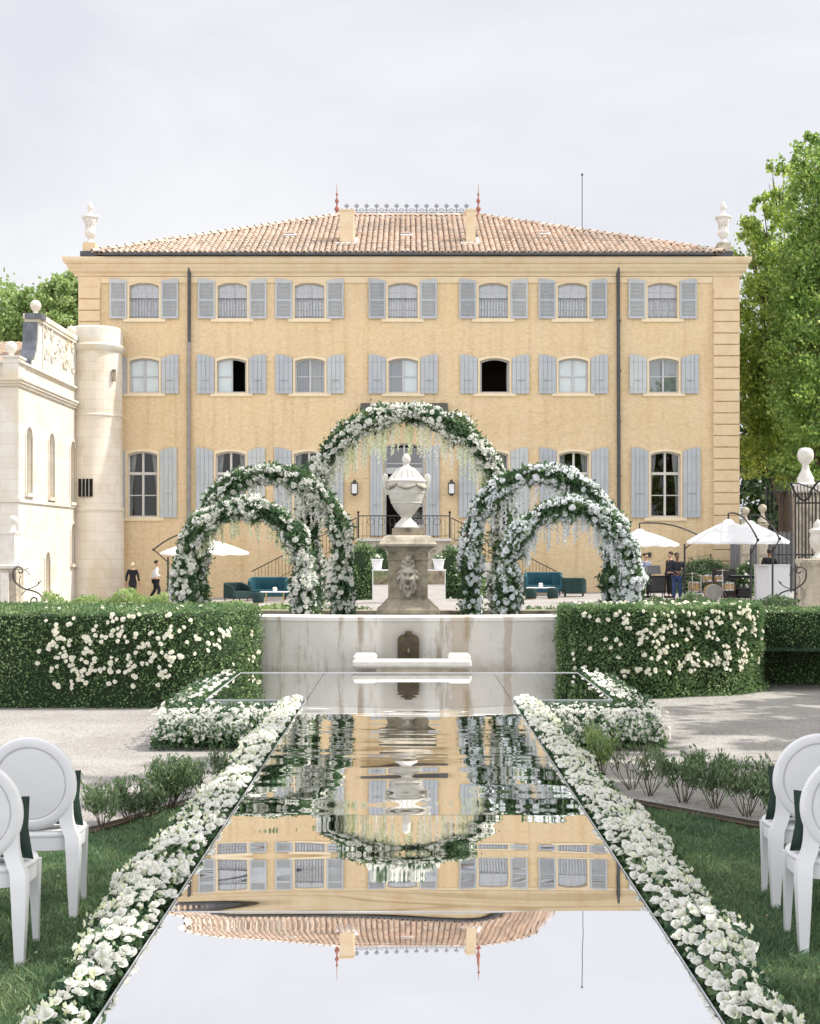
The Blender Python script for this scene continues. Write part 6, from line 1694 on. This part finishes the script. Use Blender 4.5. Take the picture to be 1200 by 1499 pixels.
# ================================================================ band gear, booth
gx = lambda px, d: (X(px, d), d, float(gz(X(px, d), d)))
x, y, g = gx(1133, 49.5); r = empty('booth', (x, y, g)); tag(r, 'tall white panelled booth under the rightmost parasol', 'booth')
q = MB(); wv = (1155-1109)/F*49.5; zt = Z(828, 49.5)
q.box(x-wv/2+.36, x+wv/2, y, y+.6, g, zt); q.build('front_panel', M['white_paint'], r)
q = MB(); q.prism([(x-wv/2, y+.25), (x-wv/2+.357, y+.003), (x-wv/2+.357, y+.6), (x-wv/2, y+.6)], g, zt, 'z'); q.build('corner_panel', M['white_paint'], r)
q = MB(); q.box(x-wv/2-.03, x+wv/2+.03, y-.03, y+.63, zt+.001, zt+.03); q.build('counter', M['white_paint'], r)
M['drum'] = surf('golden_maple_shell', (.55,.36,.16), (.45,.28,.11), 6, .3, spec=.6)
M['drumhead'] = surf('drumhead', (.42,.40,.36), (.36,.34,.30), 6, .5)
M['chrome'] = surf('chrome', (.7,.7,.72), (.6,.6,.62), 6, .15, metal=1)
M['cymbal'] = surf('cymbal_bronze', (.55,.5,.38), (.45,.4,.3), 12, .28, metal=1)
x, y, g = gx(1040, 50.5); dk = empty('drum_kit', (x, y, g)); tag(dk, 'drum kit with golden shells and cymbals on the terrace', 'drum kit')
def drum(cx_, cy_, cz_, r_, h_, ax='z', tilt=0, name='drum'):
    q = MB(); q.lathe([(r_,-h_/2),(r_,h_/2)], (0,0,0), 28); o = q.build(name, M['drum'], None, smooth=True); o.parent = dk
    q2 = MB()
    for s in (-1, 1): q2.lathe([(r_-.005,s*h_/2-.02),(r_+.012,s*h_/2-.02),(r_+.012,s*h_/2+.02),(r_-.005,s*h_/2+.02)], (0,0,0), 28, caps=False)
    for k in range(8): a = k*PI/4; q2.tube([((r_+.012)*math.cos(a),(r_+.012)*math.sin(a),-h_/2),((r_+.012)*math.cos(a),(r_+.012)*math.sin(a),h_/2)], .008, 4)
    h2 = q2.build('hoops', M['chrome'], None); h2.parent = o
    for s_ in (-1, 1):
        q3 = MB(); q3.lathe([(r_-.004,s_*(h_/2+.006)),(0.001,s_*(h_/2+.006))], (0,0,0), 28, caps=False); h3 = q3.build('drumhead', M['drumhead'], None); h3.parent = o
    o.location = (cx_-x, cy_-y, cz_); o.rotation_euler = (PI/2 if ax == 'y' else tilt, 0, 0)
drum(x+.1, y+.1, .30, .28, .45, 'y', name='bass_drum'); drum(x-.62, y-.1, .5, .2, .34, name='floor_tom'); drum(x-.12, y-.05, .78, .16, .22, tilt=-.3, name='tom'); drum(x+.3, y-.05, .78, .15, .2, tilt=-.3, name='tom'); drum(x+.62, y-.25, .52, .18, .26, name='snare_drum')
for cx_, cy_, cz_, r_ in ((x-.75, y-.35, 1.0, .24), (x-.45, y-.45, .92, .2), (x+.35, y-.4, 1.12, .27)):
    q = MB(); q.lathe([(0.001,.03),(.04,.025),(.05,.008),(r_,-.012),(r_,-.015),(.05,.004),(0.001,.02)], (cx_,cy_,g+cz_), 26); c = q.build('cymbal', M['cymbal'], dk, smooth=True)
    q = MB(); q.tube([(cx_,cy_,g+.35),(cx_,cy_,g+cz_+.05)], .012, 6)
    for k in range(3): a = k*2.1+.4; q.tube([(cx_,cy_,g+.45),(cx_+.25*math.cos(a),cy_+.25*math.sin(a),g+.01)], .01, 5)
    q.build('cymbal_stand', M['chrome'], c)
def micstand(label, px, d, h, bx, bz):
    x, y, g = gx(px, d); r = empty('microphone_stand', (x, y, g)); tag(r, label, 'microphone stand')
    q = MB(); q.tube([(x,y,g+.05),(x,y,g+h)], .012, 6); q.tube([(x-bx*.2,y,g+h-bz*.2),(x+bx,y,g+h+bz)], .009, 6)
    for k in range(3): a = k*2.1; q.tube([(x,y,g+.2),(x+.3*math.cos(a),y+.3*math.sin(a),g+.01)], .01, 5)
    q.build('stand', M['iron'], r); q = MB(); q.sphere((x+bx,y,g+h+bz), .035); q.lathe([(.018,-.14),(.025,0)], (x+bx,y,g+h+bz), 8); q.build('microphone', M['iron'], r)
micstand('microphone stand with boom arm near the man in jeans', 1008, 52.5, 1.55, .85, .12)
micstand('microphone stand reaching over the drum kit', 1018, 52, 1.15, .5, .12)
def blackbox(name, label, cat, px0, px1, py0, py1, d, mat='black_cloth', feet=False, dep=.5):
    x0, x1 = X(px0, d), X(px1, d); x = (x0+x1)/2; g = float(gz(x, d)); r = empty(name, (x, d, g)); tag(r, label, cat)
    z1 = Z(py0, d); z0 = max(g+.04, Z(py1, d)) if not feet else Z(py1, d)
    q = MB(); q.cbox((x, d+dep/2, (z0+z1)/2), x1-x0, dep, z1-z0, bev=.02); q.build('cabinet', M[mat], r)
    q = MB(); q.box(x0+.05, x1-.05, d-.012, d-.002, z0+.06, z1-.06)
    for k in range(6):
        zz = lerp(z0+.08, z1-.08, k/5); q.box(x0+.06, x1-.06, d-.02, d-.0125, zz-.008, zz+.008)
    q.build('grille', M['iron'], r)
    q = MB()
    for sx in (x0+.06, x1-.06):
        for yy in (d+.06, d+dep-.06): q.tube([(sx,yy,g),(sx,yy,z0+.01)], .02, 6)
    q.build('feet', M['iron'], r)
M['walnut'] = surf('dark_walnut', (.10,.035,.02), (.06,.02,.012), 3, .45, stretch=(1,1,6))
blackbox('loudspeaker', 'black loudspeaker cabinet behind the cymbals', 'loudspeaker', 1046, 1077, 833, 850, 53.5, feet=True)
blackbox('amplifier', 'dark red-brown amplifier cabinet right of the drums', 'amplifier', 1058, 1077, 856, 880, 51, 'walnut')
blackbox('amplifier', 'low black amplifier beside the parasol pole', 'amplifier', 1079, 1098, 861, 880, 51)
blackbox('loudspeaker', 'black loudspeaker between arch leg and man in jeans', 'loudspeaker', 950, 975, 843, 868, 53)
# keyboard
x, y, g = gx(1088, 50.3); r = empty('keyboard', (x, y, g)); tag(r, 'electric keyboard on a crossed stand right of the drums', 'keyboard')
q = MB(); q.cbox((x, y, g+.86), 1.1, .3, .09, bev=.02); q.build('case', M['black_cloth'], r); q = MB(); q.box(x-.48, x+.48, y-.153, y-.0, g+.906, g+.912); q.build('keys', M['white_paint'], r)
q = MB()
for s in (-1, 1): q.tube([(x-s*.4, y+s*.05, g), (x+s*.4, y+s*.05, g+.8)], .016, 6)
q.build('crossed_stand', M['iron'], r)
# music stand / laptop
x, y, g = gx(957, 51); r = empty('music_stand', (x, y, g)); tag(r, 'thin music stand with tilted desk beside the outer right arch leg', 'music stand')
q = MB(); q.tube([(x,y,g+.02),(x,y,g+1.05)], .014, 6)
for k in range(3): a = k*2.1; q.tube([(x,y,g+.25),(x+.3*math.cos(a),y+.3*math.sin(a),g+.01)], .01, 5)
q.build('stand', M['iron'], r); q = MB(); q.cbox((x, y, g+1.15), .5, .02, .34, rx=-.5); q.build('desk', M['zinc'], r)

# ================================================================ piers, gate, fences
def pier(label, x, y, parts, mat='stone', ballr=0, urn_=False):
    g = float(gz(x, y)); r = empty('stone_pier', (x, y, g)); tag(r, label, 'pier')
    for nm, prof, mt in parts: q = MB(); q.sqlathe(prof, (x, y, 0)); q.build(nm, M[mt], r)
    return r
def ballz(q, c, r_): q.lathe([(r_*1.2,-r_*3.4),(r_*1.1,-r_*2.7),(r_*.6,-r_*2.2),(r_*.42,-r_*1.6),(r_*.42,-r_*.98),(r_*.7,-r_*.72),(r_*.93,-r_*.38),(r_,0),(r_*.93,r_*.38),(r_*.7,r_*.72),(r_*.35,r_*.94),(.005,r_)], c, 22)
d = 35.0; zl = lambda py: Z(py, 35)
x = X(10, d); r = pier('pale garden pier with ball finial at the left picture edge', x, d, [('base', [(.33,0),(.33,zl(835)),(.31,zl(832))], 'stone'), ('cap', [(.36,zl(832)),(.38,zl(828)),(.36,zl(826))], 'stone_white'),
     ('upper_block', [(.27,zl(826)),(.27,zl(784)),(.30,zl(781)),(.30,zl(779))], 'stone_white')])
q = MB(); ballz(q, (X(19,d), d, zl(761)), .115); q.build('ball', M['stone_white'], r, smooth=True)
q = MB(); q.box(X(7.5,d), X(19,d), d-.42, d-.332, 0, zl(838)); q.build('buttress', M['stone_white'], r)
def scroll(label, px0, flip, d, mirror_px=None):
    """wrought volute springing from a pier"""
    q = MB(); base = None
    def pt(px, py): return P(px if not flip else mirror_px-(px), py, d)
    body = [(24,833),(21,826),(24,831),(19,838),(20,848),(26,856),(36,862),(48,865),(57,869),(62,876),(61,883),(55,888),(48,886),(45,880),(48,875),(53,876),(54,881),(51,882)]
    top = [(19,840),(20,834),(26,830),(32,832),(33,837),(29,839),(27,836)]
    def smooth_(pp):
        out = []
        for i in range(len(pp)-1):
            p0, p1, p2, p3 = [Vector(pp[max(0, min(len(pp)-1, k))]) for k in (i-1, i, i+1, i+2)]
            for s in range(4):
                t = s/4; out.append(.5*((2*p1)+(p2-p0)*t+(2*p0-5*p1+4*p2-p3)*t*t+(3*p1-p0-3*p2+p3)*t**3))
        out.append(Vector(pp[-1])); return out
    for pp, r_ in ((body[3:], .02), (top, .017), ([(38,863),(48,860),(55,856),(60,850)], .012), ([(55,856),(57,851)], .01), ([(38,863),(34,868),(31,870)], .012), ([(30,858),(28,850),(30,843)], .01), ([(33,834),(38,833),(43,831)], .009), ([(36,834),(40,837),(44,842)], .009), ([(26,829),(27,824)], .01), ([(62,874),(66,872)], .01)):
        s_ = smooth_([Vector(p) for p in pp]); q.tube([pt(p[0], p[1]) for p in s_], r_, 7)
    o = q.build('iron_scroll', M['iron'], None, tuple(P((px0), 885, d)), smooth=True); tag(o, label, 'ironwork')
scroll('curled wrought iron scroll beside the left pier', 40, False, 34.6)
scroll('curled wrought iron scroll in front of the white booth beside the right pier', 1150, True, 34.6, 1199)
x = X(1190, d); r = pier('stone pier carrying a white urn at the right picture edge', x, d, [('base', [(.30,0),(.30,zl(835)),(.30,zl(829)),], 'stone'), ('cap', [(.31,zl(829)),(.36,zl(824)),(.36,zl(819)),(.33,zl(818))], 'stone')])
v = empty('pier_urn', (X(1197,d), d, zl(818))); tag(v, 'white stone urn standing on the right pier, cut by the picture edge', 'urn')
q = MB(); q.lathe([(.15,0),(.15,.04),(.08,.1),(.06,.16),(.12,.24),(.2,.38),(.21,.52),(.17,.62),(.22,.7),(.22,.74),(.12,.8),(.1,.9),(.03,1.0),(.0,1.02)], (X(1197,d), d, zl(818)), 24); q.build('bowl', M['stone_white'], v, smooth=True)
# big fluted gate pillar
d = 41.0; x = X(1183, d); zg = lambda py: Z(py, 41)
r = empty('gate_pillar', (x, d, .1)); tag(r, 'tall fluted stone gate pillar topped by a large ball', 'gate pillar')
q = MB(); hw = .34; rs = []
for z in (0., zg(722)):
    ring = []
    for side in range(4):
        c, s = math.cos(side*PI/2), math.sin(side*PI/2)
        for k in range(12):
            t = -1+2*(k+.0)/12; dep = .035 if k % 3 == 1 or k % 3 == 2 and k < 12 else 0
            px0, py0 = t*hw, -hw+(dep if 0 < k < 11 else 0); ring.append((x+px0*c-py0*s, d+px0*s+py0*c, z))
    rs.append(ring)
q.rings(rs); q.build('fluted_shaft', M['stone'], r)
q = MB(); q.sqlathe([(.35,zg(722)),(.38,zg(720)),(.40,zg(714)),(.42,zg(712)),(.42,zg(709)),(.36,zg(707))], (x, d, 0)); q.build('capital', M['stone_white'], r)
q = MB(); xb = X(1179, d); q.lathe([(.25,zg(709)),(.245,zg(700)),(.19,zg(695)),(.12,zg(688)),(.10,zg(683)),(.10,zg(680)),(.16,zg(677)),(.215,zg(673)),(.24,zg(668)),(.235,zg(663)),(.20,zg(658.5)),(.13,zg(656)),(.004,zg(655))], (xb, d, 0), 28); q.build('ball', M['stone_white'], r, smooth=True)
# wrought iron gate leaves
def gate(label, pxs, ytop, ybot, d, arch_=0.0, name='iron_gate'):
    xs_ = [X(p, d) for p in pxs]; x0, x1 = xs_[0], xs_[-1]; xm = (x0+x1)/2; g = float(gz(xm, d)); r = empty(name, (xm, d, g)); tag(r, label, 'gate')
    q = MB()
    for i, xx in enumerate(xs_):
        t = (xx-x0)/(x1-x0); zt = Z(ytop, d)+arch_*math.sin(t*PI); q.tube([(xx, d, g+.05), (xx, d, zt)], .02 if i % 3 else .03, 6)
        q.lathe([(.0,.16),(.03,.06),(.015,0)][::-1], (xx, d, zt), 6)
    q.build('bars', M['iron'], r)
    q = MB()
    for zz in (g+.15, Z(830, d), Z(812, d)): q.box(x0, x1, d-.02, d+.02, zz-.025, zz+.025)
    q.tube([(lerp(x0,x1,t), d, Z(ytop, d)-.2+arch_*math.sin(t*PI)) for t in [k/12 for k in range(13)]], .025, 6); q.build('rails', M['iron'], r)
    q = MB(); za, zb = Z(830, d), Z(812, d); k_ = max(2, int((x1-x0)/.42))
    for k in range(k_):
        cx_ = lerp(x0, x1, (k+.5)/k_); cz_ = (za+zb)/2
        q.tube([(cx_+.16*(1-t*.8)*math.cos(t*9), d-.03, cz_+.16*(1-t*.8)*math.sin(t*9)) for t in [i/20 for i in range(21)]], .014, 5)
    q.build('scrollwork', M['iron'], r); return r
gate('tall dark iron gate leaf between the trees and the fluted pillar', [1121,1127,1133,1140,1145,1152,1158], 712, 870, 55.5)
gate('ornate iron gate leaf with arched scroll top in front of the fluted pillar', [1164,1169,1174,1179,1184,1189,1194,1200,1206], 726, 870, 39, .0)
q = MB()
for dx in (-.02,.06): q.tube([P(px+dx*10, py, 38.9) for px, py in ((1157,707),(1163,722),(1172,731),(1178,733),(1184,728),(1188,716),(1196,706),(1206,702))], .03, 7)
q.tube([P(px, py, 38.9) for px, py in ((1157,707),(1170,708),(1182,712),(1192,716),(1200,722))], .02, 6)
for i, px in enumerate(range(1162, 1200, 5)): q.tube([P(px, 709+abs(px-1180)*.1, 38.9), P(px, 727, 38.9)], .012, 4)
o = q.build('gate_overthrow', M['iron'], None, tuple(P(1180, 733, 38.9)), smooth=True); tag(o, 'curved iron overthrow crossing the fluted pillar below its ball', 'ironwork')
for px, lb in ((1091, 'slim stone post with ball finial nearest the house corner'), (1116, 'slim stone post with ball finial farther from the house corner')):
    dd = 57.0 if px == 1091 else 54.0; xx = X(px, dd); r = empty('stone_post', (xx, dd, gz(xx, dd))); tag(r, lb, 'post', 'stone posts with balls')
    q = MB(); q.sqlathe([(.17,0),(.17,Z(770,dd)),(.2,Z(769,dd)),(.2,Z(767,dd)),(.14,Z(766,dd))], (xx, dd, 0)); q.build('shaft', M['stone'], r)
    q = MB(); ballz(q, (xx, dd, Z(748 if px == 1091 else 744, dd)), .165); q.build('ball', M['stone'], r, smooth=True)
M['grey_wood'] = surf('grey_weathered_boards', (.20,.20,.21), (.13,.13,.14), 3, .85, .3, 20, stretch=(4,1,.4))
xx0, xx1, dd = X(1069, 58.5), X(1160, 58.5), 58.5; r = empty('board_fence', ((xx0+xx1)/2, dd, .1)); tag(r, 'grey board fence behind the white booth and stone posts', 'fence')
q = MB(); k = 0; xx = xx0
while xx < xx1: q.box(xx, xx+.13, dd-.01*(k%2), dd+.03, .1, Z(778, dd)-.03*(k%3)); xx += .14; k += 1
q.build('boards', M['grey_wood'], r); q = MB(); q.box(xx0, xx1, dd+.031, dd+.08, 1.0, 1.1); q.box(xx0, xx1, dd+.031, dd+.08, 2.0, 2.1); q.build('rails', M['grey_wood'], r)

# ================================================================ trees
def tree(label, x, y, h, clumps, nleaf, seed, mat='leaf_tree', lsize=.2, trunk_r=.3, cat='tree', group=None, base=None, name='tree', crown_lo=.3):
    """clumps: list of (dx,dy,z,rx,rz) ellipsoids that make the crown"""
    r = np.random.default_rng(seed); g = float(gz(x, y)) if base is None else base
    root = empty(name, (x, y, g)); tag(root, label, cat, group)
    q = MB(); zt = g+h*.75
    q.tube([(x, y, g-.1), (x+.05, y, g+h*.2), (x-.1, y, g+h*.45), (x, y, zt)], [trunk_r*1.15, trunk_r, trunk_r*.7, trunk_r*.2], 10)
    tr = q.build('trunk', M['bark'], root, smooth=True)
    q = MB()
    for dx, dy, z, rx, rz in clumps:
        z0 = g+max(h*.18, (z-g)*.55-.3); p0 = Vector((x, y, min(z0, zt))); p1 = Vector((x+dx, y+dy, z)); m_ = (p0+p1)/2+Vector((0, 0, -.1*rx))
        q.tube([p0, m_, p1], [trunk_r*.35, trunk_r*.2, .02], 6)
        for k in range(4):
            v = r.normal(size=3); v /= np.linalg.norm(v); q.tube([m_.lerp(p1, .5), p1+Vector((v[0]*rx*.7, v[1]*rx*.7, v[2]*rz*.7))], [trunk_r*.12, .012], 4)
    q.build('limbs', M['bark'], root, smooth=True)
    vol = np.array([c[3]**2*c[4] for c in clumps])**.7; pr = vol/vol.sum(); P_, N_ = [], []
    cnt = r.multinomial(nleaf, pr)
    for (dx, dy, z, rx, rz), c in zip(clumps, cnt):
        nb = max(8, int(c/70)); v = r.normal(size=(nb,3)); v /= np.linalg.norm(v, axis=1)[:,None]
        bc = v*(.5+.55*r.random((nb,1))**.5)*np.array([rx,rx,rz]); bs = np.array([rx,rx,rz])*(.07+.12*r.random((nb,1)))
        k = r.integers(nb, size=c); w = r.normal(size=(c,3)); pos = bc[k]+w*bs[k]*.9; nn = v[k]+np.array([0,0,.4])
        P_.append(pos+np.array([x+dx, y+dy, z])); N_.append(nn)
    V, Fq = leafquads(np.concatenate(P_), lsize, .75, nrm=np.concatenate(N_), spread=.8, r=r); npmesh('crown', V, Fq, M[mat], root)
    return root
def zc(px, py, d): return Z(py, d)
# big plane trees right of the house
d = 64.0
def cl(lst, x0, y0):    # clumps given as px,py,depth,rx,rz
    return [(X(a, dd_)-x0, dd_-y0, Z(b_, dd_), rx, rz) for a, b_, dd_, rx, rz in lst]
x0 = X(1150, 66)
tree('bright green plane tree rising just right of the house', x0, 66, 17, cl([(1140,272,66,.75,1.3),(1120,320,66,1.1,1.1),(1100,358,66,1.0,1.0),(1140,340,67,1.6,1.6),(1118,395,66,1.4,1.2),(1150,420,66,2,1.9),(1115,455,67,1.5,1.6),(1148,500,66,2.2,2.1),(1110,530,67,1.5,1.8),(1140,580,66,2,2),(1108,610,66,1.4,1.5),(1120,668,65,1.5,1.2),(1160,650,65,1.8,1.8)], x0, 66), 36000, 31, lsize=.18, trunk_r=.35)
x0 = X(1205, 62)
M['leaf_tree2'] = leafmat('shaded_plane_leaves', [(0, (.08,.14,.05)), (.4, (.17,.27,.08)), (.75, (.36,.46,.14)), (1, (.60,.64,.24))], trans=.5)  # darker copy of the plane leaves, shade put into the colour
tree('taller darker plane tree at the right picture edge', x0, 62, 20, cl([(1196,245,62,1.1,1.6),(1190,300,62,1.4,1.6),(1215,280,62,1.8,2.4),(1188,370,62,1.5,1.8),(1225,400,63,2.8,3),(1185,450,62,1.7,2),(1192,530,61,2,2.2),(1235,560,62,2.8,3),(1185,610,60,1.7,1.7),(1205,670,60,2,1.5),(1165,690,60,1.1,.9)], x0, 62), 44000, 32, mat='leaf_tree2', lsize=.18, trunk_r=.4)
x0 = X(1140, 76)
tree('dark tree standing far behind the gate', x0, 76, 13, cl([(1100,700,76,2.4,2.6),(1135,640,76,3,3),(1180,700,76,3,3),(1120,770,76,2.6,2),(1165,780,76,3,2),(1205,640,76,3,3),(1150,560,76,3,3),(1195,540,77,3,3),(1105,600,77,2,3)], x0, 76), 22000, 33, mat='leaf_dark', lsize=.3, trunk_r=.3)
# trees behind the annex on the left
x0 = X(30, 80)
tree('round-headed green tree behind the annex at the left picture edge', x0, 80, 14, cl([(10,468,80,2,1.6),(40,440,80,1.3,1.0),(28,470,80,1.8,1.6),(60,462,80,1.3,1.2),(-20,470,80,3,2.5),(20,520,80,3,2)], x0, 80), 17000, 34, mat='leaf_far', lsize=.22, trunk_r=.3)
x0 = X(95, 78)
tree('green tree between the annex and the yellow house', x0, 78, 15, cl([(95,428,78,1.2,1.0),(80,450,78,1.5,1.4),(108,445,78,1.4,1.5),(95,480,78,2.2,1.6),(120,480,79,2,2),(125,440,79,1.2,1.2)], x0, 78), 15000, 35, mat='leaf_far', lsize=.22, trunk_r=.3)
# plane trees outside the picture on the right whose shade falls over the court
def shade_tree(label, x, y, h, rx, n, seed):
    r = np.random.default_rng(seed); cs = []
    for k in range(9):
        a = k*2*PI/9*1.7; q_ = rx*(.25+.5*r.random()); cs.append((q_*math.cos(a), q_*math.sin(a), h*(.45+.45*r.random()), rx*.42, h*.14))
    tree(label, x, y, h, cs, n, seed, mat='leaf_tree', lsize=.3, trunk_r=.3)
shade_tree('plane tree shading the right side of the court', 10.5, 11.5, 13, 5.2, 11000, 41)
shade_tree('tall plane tree shading the left lawn', 8.2, 7.0, 13.5, 4.6, 6500, 46)
shade_tree('plane tree shading the lawn from the right', 9.0, 3.0, 12, 4.6, 9000, 42)
shade_tree('plane tree shading the right hedge', 15.5, 19, 13.5, 4.8, 8500, 43)
shade_tree('plane tree shading the right arches', 17.5, 29.5, 13, 4.4, 6500, 44)
shade_tree('plane tree shading the drum kit', 19.5, 46, 12, 4.5, 6500, 45)

# fallen leaves and petals
M['dry_leaf'] = leafmat('dry_leaves', [(0, (.22,.14,.07)), (.6, (.35,.27,.14)), (1, (.7,.68,.6))], trans=.1)
n = 520; yy = 5+14*rng.random(n)**1.3; xx = rng.choice([-1, 1], n)*rng.uniform(1.75, 6.5, n); zz = np.interp(yy, [0,6.5,11,15,28], [.33,.33,.18,0,0])+.022
V, Fq = leafquads(np.stack([xx, yy, zz], 1), .035, .6, nrm=np.array([1.,.3,0]), spread=1.0); V = V.reshape(-1,4,3); c_ = V.mean(1, keepdims=True); V[:,:,2] = c_[:,:,2]+(V[:,:,2]-c_[:,:,2])*.25
o = npmesh('fallen_leaves', V.reshape(-1,3), Fq, M['dry_leaf']); tag(o, 'small dry leaves and petals scattered over lawn and gravel', 'leaves', kind='stuff')
# ================================================================ light, sky, camera
SUN_EL, SUN_AZ = math.radians(50), math.radians(9)     # direction: towards +x, a little behind the facade
sd_ = Vector((math.cos(SUN_EL)*math.cos(SUN_AZ), math.cos(SUN_EL)*math.sin(SUN_AZ), math.sin(SUN_EL)))
ld = bpy.data.lights.new('sun', 'SUN'); ld.energy = 2.6; ld.angle = math.radians(.6); ld.color = (1, .955, .88)
lo = bpy.data.objects.new('sun', ld); COL.objects.link(lo); lo.location = (30, 10, 40); lo.rotation_euler = sd_.to_track_quat('Z', 'Y').to_euler()
w = bpy.data.worlds.new('World'); sc.world = w; w.use_nodes = True; nt = w.node_tree; L = nt.links.new; bg = nt.nodes['Background']
sky = N(nt, 'ShaderNodeTexSky'); sky.sky_type = 'NISHITA'; sky.sun_disc = False; sky.sun_elevation = SUN_EL; sky.sun_rotation = math.radians(90)-SUN_AZ; sky.dust_density = 5; sky.air_density = 1.0; sky.ozone_density = 1.0
tc = N(nt, 'ShaderNodeTexCoord'); mp = N(nt, 'ShaderNodeMapping'); mp.inputs['Scale'].default_value = (1, 1, 2.6); mp.inputs['Rotation'].default_value = (0, .12, .2); L(tc.outputs['Generated'], mp.inputs[0])
n1 = N(nt, 'ShaderNodeTexNoise', Scale=1.9, Detail=8, Roughness=.58, Distortion=.5); L(mp.outputs[0], n1.inputs[0])
cr = ramp(nt, n1.outputs['Fac'], [(.42, (0,0,0)), (.72, (1,1,1))])
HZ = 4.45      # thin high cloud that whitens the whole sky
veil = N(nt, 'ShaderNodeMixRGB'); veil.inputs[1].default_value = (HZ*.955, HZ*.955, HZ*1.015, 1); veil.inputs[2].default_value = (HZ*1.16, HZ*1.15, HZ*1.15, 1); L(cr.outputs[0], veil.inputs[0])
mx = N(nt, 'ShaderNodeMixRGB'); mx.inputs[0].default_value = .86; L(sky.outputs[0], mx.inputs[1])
# brightness added to the veil overhead and behind the camera, lighting the facade
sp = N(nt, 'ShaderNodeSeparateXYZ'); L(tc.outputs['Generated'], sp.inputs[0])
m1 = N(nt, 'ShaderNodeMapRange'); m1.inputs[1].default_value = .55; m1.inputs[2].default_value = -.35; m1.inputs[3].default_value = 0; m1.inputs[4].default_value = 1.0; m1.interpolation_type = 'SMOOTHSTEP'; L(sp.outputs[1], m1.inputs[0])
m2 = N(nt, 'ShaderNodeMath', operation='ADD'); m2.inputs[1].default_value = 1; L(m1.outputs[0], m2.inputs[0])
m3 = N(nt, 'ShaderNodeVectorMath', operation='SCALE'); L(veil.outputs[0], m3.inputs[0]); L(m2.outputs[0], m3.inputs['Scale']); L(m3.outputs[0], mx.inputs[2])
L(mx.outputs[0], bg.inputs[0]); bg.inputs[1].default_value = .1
cam = bpy.data.cameras.new('camera'); co = bpy.data.objects.new('camera', cam); COL.objects.link(co); sc.camera = co
co.location = (0, 0, EYE); co.rotation_euler = (PI/2, 0, 0)
cam.sensor_fit = 'VERTICAL'; cam.sensor_height = 24; cam.lens = 24*F/1499; cam.shift_y = (HY-749.5)/1499; cam.shift_x = (600-CX)/1499
cam.clip_end = 3000; cam.clip_start = .05
sc.view_settings.view_transform = 'Standard'; sc.view_settings.look = 'None'; sc.view_settings.exposure = 1.0; sc.view_settings.gamma = 1
